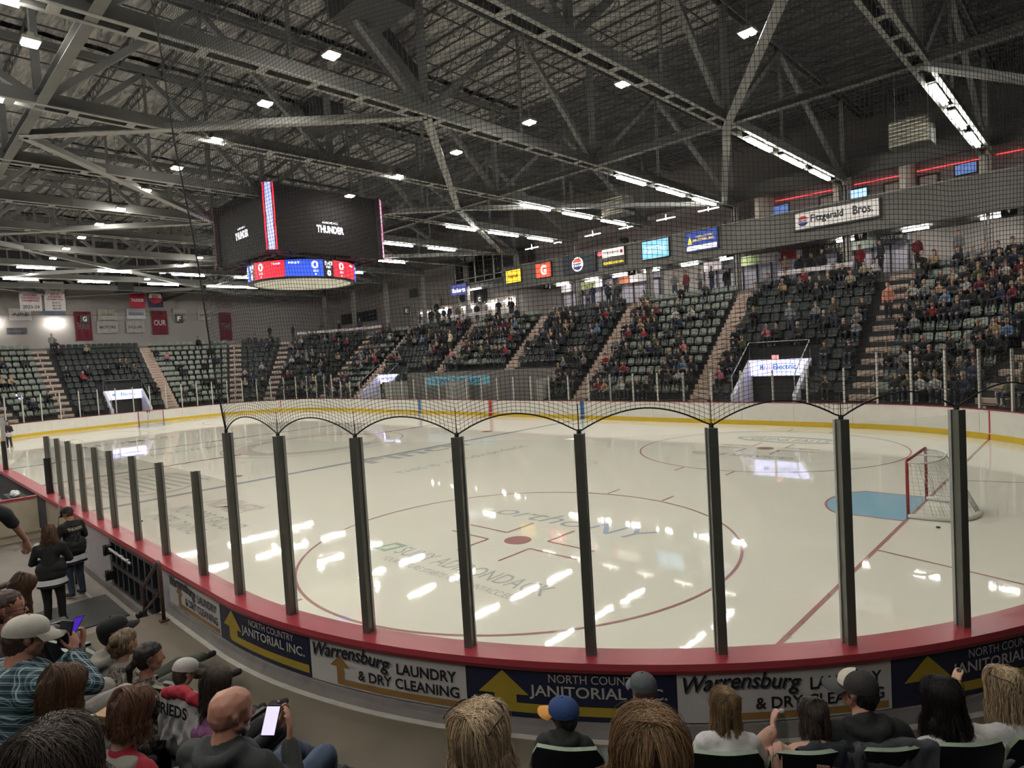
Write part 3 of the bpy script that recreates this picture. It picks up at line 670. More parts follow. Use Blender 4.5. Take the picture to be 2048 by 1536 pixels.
for k, (a, b) in enumerate(((15.6, 19.4), (20.0, 22.6), (23.0, 25.8), (26.3, 29.0))):
    mb = MB(); mb.tube([(a, 23.06, 12.40), (b, 23.06, 12.36)], 0.022, 6); tag(mb.build('red_light_strip', M_redled, loc=(a, 23.06, 12.4)), f'glowing red light strip along the rear of the suites, {ordn(k)} from the left', 'light strip', 'red light strips in the suites')
    mb = MB(); mb.box(((a + b) / 2, 21.1, 13.0), (1.2, 0.3, 0.05)); tag(mb.build('suite_ceiling_light', M_suitel, loc=((a + b) / 2, 21.1, 13.0)), f'flat ceiling light hidden behind the suite lintel, {ordn(k)} from the left', 'ceiling light', 'suite ceiling lights')  # unseen panel added to brighten the suite interior
for k in range(6):
    x = -4.0 + 3.1 * k; mb = MB(); mb.box((x, 22.6, 12.7), (1.4, 0.14, 0.05)); mb.box((x, 22.6, 12.8), (.04, .04, .4)); tag(mb.build('suite_ceiling_light', M_suitel, loc=(x, 22.6, 12.7)), f'flat light over the press level, {ordn(k)} from the left', 'ceiling light', 'press level lights')
M_tv = emis('tv_blue', (0.25, 0.42, 0.95), 0.35, var=0.9); M_tvb = emis('tv_bright_blue', (0.4, 0.62, 1.0), 1.3, var=0.7)
for k, (x, z, m_, lb) in enumerate(((15.95, 11.85, M_tv, 'dim television in the leftmost red-lit suite'), (20.2, 11.85, M_tvb, 'bright blue television above the white lettered sign'), (25.1, 12.02, M_tv, 'television in the third red-lit suite from the left'))):
    t = thing('television', (x, 23.05, z), lb, 'television'); mb = MB(); mb.box((x, 23.04, z), (0.95, 0.07, 0.58)); mb.build('tv_case', M_black, t); mb = MB(); mb.box((x, 22.995, z), (.87, 0.01, 0.5)); mb.build('tv_screen', m_, t)
for k, x in enumerate((18.6, 21.9, 23.5, 28.4)):
    t = thing('suite_door', (x, 23.1, 9.7), f'framed door in the rear wall of the suites, {ordn(k)} from the left', 'door', 'suite doors')
    mb = MB(); mb.box((x, 23.08, 10.95), (1.0, 0.06, 2.4)); mb.build('door_frame', mat('door_frame_dark', (0.06, 0.04, 0.04)), t); mb = MB(); mb.box((x, 23.04, 10.9), (0.78, 0.03, 2.3)); mb.build('door_leaf', mat('door_leaf_cream', (0.48, 0.42, 0.38)), t)
# big white sign
ws = thing('lettered_sign', (19.75, 20.3, 10.45), 'long white sign with black old-style lettering on the balcony under the suites', 'sign')
mb = MB(); mb.box((19.75, 20.40, 10.43), (4.25, 0.19, 1.02)); mb.build('sign_case', mat('sign_case_dark', (0.04, 0.04, 0.04)), ws)
mb = MB(); mb.box((19.75, 20.295, 10.45), (4.12, 0.02, 0.88)); mb.build('sign_face', mat('sign_face_white', (0.62, 0.58, 0.55), emit=(1, .95, .9), es=0.12), ws)
fn = planefn((17.7, 20.28, 10.02), (1, 0, 0), (0, 0, 1)); M_ink = mat('black_ink', (0.008, 0.008, 0.01), rough=0.5)
text('sign_lettering', 'Fitzgerald', M_ink, fn, 0.80, 2.45, 0.16, 0.68, ws, bold=0.03)
text('sign_lettering', 'Bros.', M_ink, fn, 2.90, 3.85, 0.24, 0.72, ws, bold=0.03)
def globe(mb_r, mb_w, mb_b, fn, cx, cy_, r):
    """round emblem: red cap, white wave, blue base"""
    n = 24
    up_ = [(cx + r * math.cos(math.radians(a)), cy_ + r * math.sin(math.radians(a))) for a in range(20, 161, 10)]
    shape(mb_r, fn, up_)
    lo = [(cx + r * math.cos(math.radians(a)), cy_ + r * math.sin(math.radians(a))) for a in range(200, 341, 10)]
    shape(mb_b, fn, lo)
    md = [(cx + r * math.cos(math.radians(a)), cy_ + r * math.sin(math.radians(a))) for a in list(range(-20, 21, 10)) + list(range(160, 201, 10))]
    shape(mb_w, fn, md)
M_inkr = mat('sign_red', (0.5, 0.03, 0.04)); M_inkb = mat('sign_navy', (0.02, 0.03, 0.16)); M_inkw = mat('sign_paper', (0.65, 0.62, 0.6))
a_, b_, c_ = MB(), MB(), MB(); globe(a_, b_, c_, fn, 0.40, 0.40, 0.28); a_.build('emblem_red', M_inkr, ws); b_.build('emblem_white', M_inkw, ws); c_.build('emblem_blue', M_inkb, ws)
text('sign_lettering', 'PEPSI', M_inkb, planefn((17.7, 20.275, 10.02), (1, 0, 0), (0, 0, 1)), 0.2, 0.6, 0.34, 0.46, ws, bold=0.03)

# lit signs on the fascia
def lit_sign(x0, x1, z0, z1, label, face, bright=1.0, y=20.42):
    cx = (x0 + x1) / 2; t = thing('lit_sign', (cx, y, z0), label, 'sign')
    mb = MB(); mb.box((cx, y, (z0 + z1) / 2), (x1 - x0 + .1, 0.14, z1 - z0 + .1)); mb.build('sign_case', M_black, t)
    mb = MB(); mb.box((cx, y - 0.075, (z0 + z1) / 2), (x1 - x0, 0.012, z1 - z0)); mb.build('sign_face', face, t)
    return t, planefn((x0, y - 0.085, z0), (1, 0, 0), (0, 0, 1))
EI = lambda nm, c, s=0.8: emis(nm, c, s)
t, fn = lit_sign(-4.95, -3.35, 9.82, 10.80, 'yellow lit sign with red lettering, leftmost on the balcony', EI('lit_yellow', (1, 0.66, 0.03), 1.1))
text('sign_lettering', 'Nemer', EI('ink_red', (0.45, 0.02, 0.01), .5), fn, .2, 1.4, .35, .7, t, shear=.3, bold=.03)
t, fn = lit_sign(-1.75, -0.22, 9.82, 10.90, 'orange-red lit sign with a big white letter G', EI('lit_red', (0.9, 0.09, 0.04), 1.0))
text('sign_lettering', 'G', EI('ink_white', (1, .95, .85), 1.3), fn, .5, 1.12, .18, .92, t, bold=.05)
t, fn = lit_sign(1.0, 3.9, 9.70, 10.95, 'dark sign with a round red, white and blue emblem on the balcony', mat('slate_face', (0.03, 0.035, 0.05)))
a_, b_, c_ = MB(), MB(), MB()
mbw = MB(); shape(mbw, fn, [(1.35 + .52 * math.cos(i / 24 * 6.283), .62 + .52 * math.sin(i / 24 * 6.283)) for i in range(24)]); mbw.build('emblem_disc', EI('lit_white', (1, .93, .9), .9), t)
fn2 = planefn((1.0, 20.325, 9.70), (1, 0, 0), (0, 0, 1)); globe(a_, b_, c_, fn2, 1.35, .62, .42); a_.build('emblem_red', EI('lit_red2', (.8, .1, .05), .8), t); b_.build('emblem_white', EI('lit_white2', (1, .93, .9), .9), t); c_.build('emblem_blue', EI('lit_navy', (.05, .07, .25), .6), t)
text('sign_lettering', 'pepsi', EI('lit_navy', (.05, .07, .25), .6), planefn((1.0, 20.32, 9.70), (1, 0, 0), (0, 0, 1)), 1.05, 1.65, .5, .72, t, bold=.04)
t, fn = lit_sign(4.55, 6.35, 10.42, 10.98, 'white lit upper half of the two-part sign with dark lettering', EI('lit_white3', (1, .93, .78), 1.1))
text('sign_lettering', "Widensky's", EI('ink_dark', (.03, .03, .02), .2), fn, .12, 1.4, .12, .45, t, bold=.02)
mb = MB(); shape(mb, fn, [(1.5, .15), (1.72, .15), (1.72, .4), (1.5, .4)]); mb.build('sign_mark', EI('ink_red', (0.45, 0.02, 0.01), .5), t)
t, fn = lit_sign(4.55, 6.35, 9.80, 10.32, 'black lower half of the two-part sign with yellow lettering', M_black)
text('sign_lettering', 'PLUMBING & HEATING', EI('lit_yellow', (1, 0.66, 0.03), 1.1), fn, .1, 1.75, .12, .32, t, bold=.02)
t, fn = lit_sign(7.8, 9.75, 9.82, 10.98, 'light blue lit sign with white lettering on the balcony', EI('lit_sky', (0.22, 0.55, 0.85), 1.0))
text('sign_lettering', 'POST-STAR', EI('ink_white', (1, .95, .85), 1.3), fn, .2, 1.7, .35, .8, t)
t, fn = lit_sign(11.0, 13.1, 9.82, 11.02, 'navy lit sign with yellow lettering and arrow, rightmost small sign on the balcony', EI('lit_navy2', (.02, .05, .25), .9))
mb = MB(); shape(mb, fn, [(.05, .05), (2.05, .05), (2.05, .33), (.05, .33)]); mb.build('sign_strip', EI('lit_white2', (1, .93, .9), .9), t)
text('sign_lettering', 'JANITORIAL INC.', EI('lit_yellow', (1, 0.66, 0.03), 1.1), fn, .45, 1.9, .55, .72, t, bold=.02); text('sign_lettering', 'NORTH COUNTRY', EI('lit_yellow', (1, 0.66, 0.03), 1.1), fn, .7, 1.8, .8, .92, t)
mb = MB(); shape(mb, fn, [(.12, .45), (.42, .45), (.27, .95)]); mb.build('sign_arrow', EI('lit_yellow', (1, 0.66, 0.03), 1.1), t)
t, fn = lit_sign(-12.15, -10.1, 9.6, 10.5, 'blue and white sign with red lettering hanging left of the press box', EI('lit_blue3', (.06, .08, .35), .7), y=20.7)
text('sign_lettering', 'Roberts', EI('ink_white', (1, .95, .85), 1.3), fn, .2, 1.9, .2, .6, t, bold=.03)
mb = MB(); mb.ball((3.95 + .4, 20.35, 10.75), 0.24, n=12, sy=.2, sz=.6); tag(mb.build('oval_lit_sign', EI('lit_pinkred', (1, .1, .15), 1.6), loc=(4.3, 20.35, 10.75)), 'small oval glowing red sign on the balcony', 'sign')
mb = MB()

# press box (hanging booth left of the suites)
pb = thing('press_booth', (-9, 21.5, 10.3), 'dark hanging press booth with windows left of the lit balcony signs', 'booth')
mb = MB(); mb.box((-8.8, 22.4, 10.35), (6.2, 3.2, 0.15)); mb.box((-8.8, 22.4, 13.0), (6.2, 3.2, 0.15)); mb.box((-11.8, 22.4, 11.7), (0.15, 3.2, 2.8)); mb.build('booth_shell', M_wallD, pb)
mb = MB(); mb.box((-8.8, 23.9, 11.7), (6.2, 0.1, 2.8)); mb.build('booth_rear_wall', mat('booth_interior', (0.10, 0.09, 0.09)), pb)
for x in (-11.7, -10.4, -9.1, -8.0, -6.8, -5.8):
    mb = MB(); mb.box((x, 20.85, 11.6), (0.09, 0.09, 2.6)); mb.build('booth_post', M_steel_l, pb)
for z in (10.45, 10.9, 12.9):
    mb = MB(); mb.box((-8.8, 20.85, z), (6.0, 0.06, 0.06)); mb.build('booth_rail', M_steel_l, pb)
for k in range(6):
    mb = MB(); mb.box((-11.4 + .42 * k, 20.9, 12.55 - .0), (0.36, 0.03, 0.5)); mb.build('booth_notice', mat('notice_paper', (.4, .4, .38)), pb)

# shop fronts and fittings on the concourse wall (far side)
M_tubeW = emis('tube_light', (1.0, 0.98, 0.92), TUBE)
M_fix = mat('fixture_white', (0.5, 0.5, 0.48), rough=0.5)
def tube_light(a, b, label, group, m=None, r=0.034, housing=True):
    a, b = Vector(a), Vector(b); c = (a + b) / 2
    t = thing('fluorescent_light', tuple(c), label, 'ceiling light', group)
    d = (b - a).normalized(); sd = Vector((-d.y, d.x, 0)).normalized()
    mb = MB(); mb.beam(a + Vector((0, 0, .10)), b + Vector((0, 0, .10)), 0.22, 0.05); mb.build('light_housing', M_fix, t)
    for sg in (-1, 1):
        mb = MB(); mb.tube([a + sd * sg * .05 , b + sd * sg * .05], r, 5, caps=False); mb.build('tube', m or M_tubeW, t)
    return t
for k, x in enumerate((-21.5, -18.5, -15.0, -11.5, -9.2, -1.6, 1.3, 3.9, 6.6, 9.6, 12.4, 19.5, 22.8, 26.2, 29.6)):
    tube_light((x - .6, 23.4 if x > -5 else 24.9, 9.42 if x > -5 else 9.0), (x + .6, 23.4 if x > -5 else 24.9, 9.42 if x > -5 else 9.0), f'short tube light over the far concourse, {ordn(k)} from the left', 'tube lights over the far concourse', r=0.03)
tube_light((-11.4, 21.3, 9.95), (-9.0, 21.3, 9.95), 'long tube light under the press booth', None)
for k, y in enumerate((-8.6, -3.8)):
    tube_light((-42.7, y, 9.9), (-42.7, y + 1.4, 9.9), ['left', 'right'][k] + ' short tube light low on the far end wall', 'tube lights on the far end wall')
def shopfront(x0, x1, label, parts_):
    t = thing('shop_front', ((x0 + x1) / 2, 24.9, 7.1), label, 'kiosk')
    mb = MB(); mb.box(((x0 + x1) / 2, 24.95, 8.3), (x1 - x0, 0.12, 2.4)); mb.build('lit_wall', mat('kiosk_wall', (0.26, 0.24, 0.27), emit=(.8, .75, .9), es=0.05), t)
    n = int((x1 - x0) / 0.9)
    for i in range(n + 1): mb = MB(); mb.box((x0 + (x1 - x0) * i / n, 24.8, 8.1), (0.09, 0.08, 2.0)); mb.build('mullion', M_black, t)
    mb = MB(); mb.box(((x0 + x1) / 2, 24.8, 9.05), (x1 - x0, 0.08, 0.10)); mb.build('mullion', M_black, t)
    for (a, b, m_) in parts_: mb = MB(); mb.box(((a + b) / 2, 24.4, 9.3), (b - a - .05, 0.06, 0.72)); mb.build('menu_board', m_, t)
    return t
M_mw = mat('menu_white', (.55, .5, .52), var=.3, scale=4); M_mg = mat('menu_green', (.35, .42, .2), var=.6, scale=5); M_mk = mat('menu_black', (.015, .015, .018)); M_mr = mat('menu_red', (.35, .04, .04)); M_mo = mat('menu_orange', (.3, .1, .05))
shopfront(-2.8, 2.2, 'food stand with white and green menu boards, left of the two under the balcony', [(-2.6, -1.5, M_mw), (-1.4, -.6, M_mk), (-.5, .9, M_mg), (.9, 1.6, M_mw)])
shopfront(3.0, 6.4, 'food stand with an orange lettered board under the balcony', [(3.1, 4.1, M_mo), (4.1, 5.9, M_mw)])
shopfront(9.9, 16.4, 'wide food stand with menu boards at the right under the balcony', [(10.1, 11.4, M_mw), (11.5, 12.6, M_mk), (12.7, 14.0, M_mg), (14.0, 15.2, M_mw), (15.3, 16.3, M_mr)])
t = shopfront(17.6, 22.2, 'dark bar counter with lettered boards under the long white sign', [(17.7, 19.1, M_mk), (19.1, 20.7, mat('menu_greygreen', (.12, .14, .11), var=.5, scale=4)), (20.7, 22.2, M_mk)])
text('board_lettering', 'PASTIME', mat('cream_ink', (.4, .37, .3)), planefn((20.8, 24.36, 9.2), (1, 0, 0), (0, 0, 1)), .1, 1.2, .05, .25, t)
text('board_lettering', 'CANTINA', mat('cream_ink', (.4, .37, .3)), planefn((17.8, 24.36, 9.2), (1, 0, 0), (0, 0, 1)), .1, 1.2, .0, .25, t)
# white counter ledges at the top of the dark sections
for k, (a, b, lb) in enumerate(((s_far(20.5), s_far(16.6), 'white ledge along the top of the dark section at the right'), (s_far(-7.0), s_far(-12.2), 'white ledge along the top row left of the press booth'), (s_fl(94), s_fl(132), 'white ledge along the top of the corner section'))):
    mb = MB(); mb.sweep(spath(a, b), [(7.45, 7.62), (7.45, 7.86), (7.62, 7.86), (7.62, 7.62)]); (x, y), _ = bp((a + b) / 2, 7.5); tag(mb.build('white_ledge', M_mw, loc=(x, y, 7.7)), lb, 'ledge')
# section letter plates
def letter_plate(ch, p, right, label, h=0.62):
    right = Vector(right); t = thing('section_letter_plate', p, label, 'sign')
    mb = MB(); nrm = right.cross(Vector((0, 0, 1))); c = Vector(p); mb.beam(c - right * h * .5, c + right * h * .5, 0.06, h); mb.build('plate', M_black, t)
    mb = MB(); mb.tube([c + Vector((0, 0, h / 2)), c + Vector((0, 0, h / 2 + (.35 if p[0] > -5 else .2)))], .012, 5); mb.build('plate_hanger', M_steel, t)
    text('plate_letter', ch, mat('plate_white', (.6, .6, .6), emit=(1, 1, 1), es=.15), planefn(c - right * .5 * h + nrm * .035, right, (0, 0, 1)), h * .28, h * .72, -h * .3, h * .3, t, bold=.03)
for ch, p, r_, lb in (('A', (5.5, 22.6, 9.55), (1, 0, 0), 'black plate with white letter A under the balcony'), ('X', (12.9, 22.6, 9.75), (1, 0, 0), 'black plate with white letter X under the balcony'),
                     ('B', (-2.6, 22.6, 9.5), (1, 0, 0), 'black plate with white letter B under the balcony'), ('W', (20.6, 21.6, 9.35), (1, 0, 0), 'dark plate with white letter W below the long white sign'), ('V', (26.9, 21.6, 9.45), (1, 0, 0), 'dark plate with white letter V at the right edge'),
                     ('C', (-10.6, 22.6, 9.2), (1, 0, 0), 'black plate with white letter C below the blue sign'), ('E', (-22.5, 23.4, 9.3), (.9, .42, 0), 'black plate with white letter E in the far corner'), ('G', (-42.6, -.75, 10.1), (0, 1, 0), 'maroon and black plate with white letter G on the far end wall'), ('F', (-42.6, 7.9, 10.15), (0, 1, 0), 'black plate with white letter F on the far end wall')):
    letter_plate(ch, p, r_, lb, 0.8 if p[0] < -20 else 0.62)

# banners on the far end wall (face +x)
def banner(y0, y1, z0, z1, x, label, cloth, lines, name='hanging_banner', cat='banner'):
    t = thing(name, (x, (y0 + y1) / 2, z0), label, cat)
    mb = MB(); n = 8; vs = []
    for i in range(n + 1):
        y = y0 + (y1 - y0) * i / n; dx = 0.02 * math.sin(i * 1.9)
        for xx in (x + dx, x + dx - 0.02):
            for z in (z0, z1): vs.append((xx, y, z))
    fs = []
    for i in range(n):
        a, b = 4 * i, 4 * i + 4; fs += [(a, b, b + 1, a + 1), (a + 2, a + 3, b + 3, b + 2), (a + 1, b + 1, b + 3, a + 3), (a, a + 2, b + 2, b)]
    fs += [(0, 1, 3, 2), (4 * n, 4 * n + 2, 4 * n + 3, 4 * n + 1)]
    mb.add(vs, fs); mb.build('cloth', cloth, t)
    if name == 'hanging_banner':
        mb = MB()
        for yy_ in (y0 + .1, y1 - .1): mb.tube([(x - .01, yy_, z1), (x - .01, yy_, 17.1)], .008, 4)
        mb.tube([(x - .01, y0, z1), (x - .01, y1, z1)], .02, 6); mb.build('hanging_line', mat('line_grey', (.1, .1, .1)), t)
    fn = planefn((x + 0.035, y0, z0), (0, 1, 0), (0, 0, 1)); W_, H_ = y1 - y0, z1 - z0
    for (tx, m_, a, b, c, d) in lines: text('banner_lettering', tx, m_, fn, a * W_, b * W_, c * H_, d * H_, t, bold=.02)
    return t, fn, W_, H_
M_bw = mat('banner_white', (.62, .58, .57), rough=.8); M_gr = mat('banner_grey_ink', (.10, .10, .12)); M_mar = mat('banner_maroon', (.16, .015, .03), rough=.8); M_rdk = mat('banner_red_ink', (.35, .06, .08)); M_nav = mat('banner_navy', (.015, .017, .05), rough=.8); M_bred = mat('banner_red', (.30, .015, .035), rough=.8)
M_cw = mat('cloth_white_ink', (.6, .58, .56))
banner(-6.25, -4.67, 10.51, 13.2, -39, 'white championship banner reading 2023-24, left of the pair', M_bw, [('2023-24', M_gr, .12, .88, .08, .19), ('CHAMPIONS', M_rdk, .1, .9, .30, .37), ('CONFERENCE', M_rdk, .08, .92, .39, .46), ('EASTERN', M_rdk, .2, .8, .48, .55), ('THUNDER', M_gr, .2, .8, .66, .74)])
banner(-4.46, -2.91, 10.53, 13.2, -39, 'white championship banner listing several seasons, right of the pair', M_bw, [('2023-24', M_gr, .35, .75, .05, .11), ('2017-18', M_gr, .35, .75, .15, .21), ('2016-17', M_gr, .35, .75, .25, .31), ('CHAMPIONS', M_rdk, .1, .9, .36, .42), ('DIVISION', M_rdk, .2, .8, .44, .50), ('NORTH', M_rdk, .3, .7, .52, .58), ('THUNDER', M_gr, .2, .8, .68, .76)])
banner(2.36, 3.69, 10.89, 13.05, -39, 'red banner with white lettering on the far end wall', M_bred, [('THUNDER', M_cw, .08, .92, .28, .42)])
t, fn, W_, H_ = banner(3.94, 5.33, 10.96, 13.0, -39, 'navy banner with a round league emblem on the far end wall', M_nav, [])
mb = MB(); shape(mb, fn, [(W_ / 2 + .60 * math.cos(i / 28 * 6.283), H_ * .52 + .60 * math.sin(i / 28 * 6.283)) for i in range(28)]); mb.build('emblem_disc', M_cw, t)
fn3 = planefn((-38.955, 3.94, 10.96), (0, 1, 0), (0, 0, 1)); mb = MB(); shape(mb, fn3, [(W_ / 2 + .66 * math.cos(math.radians(a)), H_ * .52 + .66 * math.sin(math.radians(a))) for a in range(190, 351, 8)]); mb.build('emblem_red', M_bred, t)
mb = MB(); shape(mb, fn3, [(W_ / 2 + .66 * math.cos(math.radians(a)), H_ * .52 + .66 * math.sin(math.radians(a))) for a in range(30, 151, 8)]); mb.build('emblem_navy', M_nav, t)
text('banner_lettering', 'ECHL', mat('echl_red', (.4, .03, .04)), planefn((-38.95, 3.94, 10.96), (0, 1, 0), (0, 0, 1)), .3 * W_, .7 * W_, .45 * H_, .6 * H_, t, bold=.04)
for (y0, y1, z0, z1, m_, tx, mi_, lb) in ((-6.55, -4.9, 10.0, 11.1, M_bw, 'AIRE', M_gr, 'white panel with a dark strip at the left of the far end wall'), (-3.98, -2.2, 10.45, 11.05, mat('sky_panel', (.2, .27, .38)), ' ', M_gr, 'pale blue panel below the right championship banner'),
                                      (-1.56, -.15, 8.0, 10.85, M_mar, 'THUNDER', mat('dim_ink', (.22, .16, .17)), 'maroon wall panel beside the letter G plate'), (.47, 2.14, 10.02, 11.12, mat('pale_panel', (.4, .38, .36)), 'GREENWICH', mat('mustard', (.4, .3, .04)), 'pale panel with a mustard emblem on the far end wall'),
                                      (.29, 2.13, 8.7, 9.9, mat('pale_panel', (.4, .38, .36)), 'MOTORS', M_gr, 'pale panel with a grey vehicle picture low on the far end wall'), (2.99, 4.76, 10.12, 11.2, mat('white_panel', (.55, .55, .57)), 'HUDSON', M_inkb, 'white framed panel with a navy stripe under the red banner'),
                                      (2.89, 4.56, 8.7, 9.87, mat('pale_panel', (.4, .38, .36)), 'IGA', M_gr, 'pale blank panel below the framed navy-striped one'), (5.3, 6.82, 8.5, 10.97, M_mar, 'OUR', M_cw, 'maroon wall panel reading OUR'), (7.42, 8.85, 10.02, 11.21, mat('pale_panel', (.4, .38, .36)), 'BURGERS', M_gr, 'pale panel with an oval ring emblem'),
                                      (9.99, 11.34, 10.0, 11.1, mat('pale_panel', (.4, .38, .36)), 'US FOODS', M_gr, 'pale panel with two lines of grey lettering'), (12.23, 13.56, 7.7, 10.87, M_mar, 'TEAM', mat('dim_ink', (.22, .16, .17)), 'maroon wall panel at the corner end of the wall'), (12.2, 13.84, 11.34, 12.3, mat('rosy_panel', (.28, .22, .22)), 'TRAVEL TIPS', M_gr, 'rosy panel with dark lettering above the corner maroon panel'), (-6.83, -5.33, 8.7, 9.3, M_gr, 'DASHER', M_wall, 'dark lettering panel low at the left end of the far wall')):
    banner(y0, y1, z0, z1, -42.9, lb, m_, [(tx, mi_, .12, .88, .38, .62)] if tx.strip() else [], 'wall_panel', 'wall panel')
# black rear board row in the far corner, and boards on the far side wall
for (x0, x1, z0, z1, m_, lb) in ((-38, -30.5, 9.0, 10.2, M_mk, 'long black board over the corner bar'), (-20.2, -18.9, 7.9, 10.3, mat('cream_panel', (.35, .32, .26)), 'cream door panel with a dark wreath on the far side wall'), (-13.9, -12.2, 9.2, 10.5, M_mk, 'black square board left of the blue sign'), (-16.2, -14.7, 9.1, 10.4, mat('pale_panel', (.4, .38, .36)), 'pale board with a dark emblem left of the black square board'), (-24.0, -22.6, 10.8, 11.7, M_wallD, 'dark vent on the far side wall')):
    t = thing('wall_board', ((x0 + x1) / 2, 24.9, z0), lb, 'wall board'); mb = MB(); mb.box(((x0 + x1) / 2, 25.0, (z0 + z1) / 2), (x1 - x0, 0.08, z1 - z0)); mb.build('board', m_, t)
    if 'wreath' in lb or 'emblem' in lb: mb = MB(); mb.lathe([(0, 0), (.45, 0), (.45, .03), (.0, .03)], ((x0 + x1) / 2, 24.92, (z0 + z1) / 2 + .2), 20, R=Matrix.Rotation(math.pi / 2, 3, 'X')); mb.build('dark_wreath', M_mk, t)

# ================================================================== roof
M_silver, nt, b = nodes('silver_blanket')
b.inputs['Roughness'].default_value = 0.6; b.inputs['Metallic'].default_value = 0.0
tc = nt.nodes.new('ShaderNodeTexCoord'); n1 = nt.nodes.new('ShaderNodeTexNoise'); n1.inputs['Scale'].default_value = 1.2; n1.inputs['Detail'].default_value = 8; n1.inputs['Distortion'].default_value = 2.0
mp = nt.nodes.new('ShaderNodeMapping'); mp.inputs['Scale'].default_value = (0.5, 2.6, 1)
nt.links.new(tc.outputs['Object'], mp.inputs['Vector']); nt.links.new(mp.outputs['Vector'], n1.inputs['Vector'])
cr = nt.nodes.new('ShaderNodeValToRGB'); cr.color_ramp.elements[0].position = .35; cr.color_ramp.elements[0].color = (.16, .155, .15, 1); cr.color_ramp.elements[1].position = .68; cr.color_ramp.elements[1].color = (.50, .48, .44, 1)
nt.links.new(n1.outputs['Fac'], cr.inputs['Fac']); nt.links.new(cr.outputs['Color'], b.inputs['Base Color'])
bp_ = nt.nodes.new('ShaderNodeBump'); bp_.inputs['Strength'].default_value = .8; bp_.inputs['Distance'].default_value = .15; nt.links.new(n1.outputs['Fac'], bp_.inputs['Height']); nt.links.new(bp_.outputs['Normal'], b.inputs['Normal'])
M_deck = mat('dark_ribbed_deck', (0.12, 0.118, 0.115), rough=0.7, var=0.3, scale=0.6)
mb = MB()
vs = [];
for i in range(0, 93):
    y = -30.3 + 0.6 * i
    if y > 26: break
    for (dy, z) in ((0, 17.15), (0.2, 17.15), (0.24, 17.07), (0.44, 17.07), (0.48, 17.15)): vs += [(-43.5, y + dy, z), (46.5, y + dy, z)]
mb.add(vs, [(2 * i, 2 * i + 1, 2 * i + 3, 2 * i + 2) for i in range(len(vs) // 2 - 1)])
mb.box((1.5, -2, 17.4), (90, 57, 0.2))
tag(mb.build('ceiling', M_deck), 'dark ribbed roof deck', kind='structure')
k = 0
for i in range(11):
    x0 = 20.1 - 6.08 * (i + 1) + 0.2; x1 = x0 + 5.7
    if x0 < -36: break
    mb = MB(); nx, ny = 14, 60; vs = []
    for a in range(nx + 1):
        for c in range(ny + 1):
            x = x0 + (x1 - x0) * a / nx; y = -20 + 29 * c / ny
            vs.append((x, y, 16.98 - 0.07 * abs(math.sin(y * 2.07)) - 0.05 * noise.noise(Vector((x * .7, y * 1.3, i)))))
    mb.add(vs, [(a * (ny + 1) + c, a * (ny + 1) + c + 1, (a + 1) * (ny + 1) + c + 1, (a + 1) * (ny + 1) + c) for a in range(nx) for c in range(ny)], smooth=True)
    tag(mb.build('insulation_blanket', M_silver, loc=((x0 + x1) / 2, -5, 16.9)), f'wrinkled silver insulation blanket between roof trusses, {ordn(i)} counting away from the near end', 'insulation', 'silver insulation blankets under the roof')

YN = [-26.0, -12.1, -2.7, 6.65, 20.7]
def truss(x, k):
    t = thing('roof_truss', (x, -2.7, 12), f'grey steel roof truss across the rink, {ordn(k)} counting away from the near end', 'truss', 'roof trusses across the rink')
    mb = MB()
    for sg in (-1, 1): mb.beam((x + sg * .17, -29, 12.21), (x + sg * .17, 20.9, 12.21), 0.06, 0.40); mb.beam((x + sg * .21, -29, 12.01), (x + sg * .21, 20.9, 12.01), 0.13, 0.025, mi=1)
    y = -28
    while y < 20: mb.box((x, y, 12.0), (0.44, 0.24, 0.02), mi=1); y += 1.52
    mb.build('bottom_chord', [M_steel, M_steel_l], t)
    mb = MB()
    for sg in (-1, 1): mb.beam((x + sg * .14, -29, 16.5), (x + sg * .14, 25, 16.5), 0.05, 0.28)
    mb.build('top_chord', M_steel, t)
    tops = [-19, -7.4, 2.05, 12.1]
    for i, y in enumerate(YN): mb = MB(); mb.hbeam((x, y, 12.3), (x, y, 16.4), 0.2, 0.18) if False else mb.box((x, y, 14.35), (0.2, 0.2, 4.1)); mb.build('vertical_strut', M_steel, t)
    for i, y in enumerate(tops):
        for yb in (YN[i], YN[i + 1]):
            mb = MB(); mb.beam((x, yb + (.15 if yb < y else -.15), 12.3), (x, y, 16.38), 0.2, 0.2, up_=(1, 0, 0)); mb.build('diagonal_strut', M_steel, t)
        mb = MB(); mb.box((x, y, 14.2), (0.10, 0.10, 4.1)); mb.build('hanger_strut', M_steel, t)
for k, x in enumerate(TX): truss(x, k)
for k, y in enumerate((6.65, -12.1)):
    t = thing('roof_beam', (0, y, 12), ['long lengthwise steel beam under the trusses on the far side', 'long lengthwise steel beam under the trusses on the near side'][k], 'beam')
    mb = MB(); mb.beam((-43, y, 12.16), (46, y, 12.16), 0.03, 0.26); mb.beam((-43, y, 12.03), (46, y, 12.03), 0.26, 0.03); mb.beam((-43, y, 12.29), (46, y, 12.29), 0.26, 0.03); mb.build('beam_body', M_steel, t)
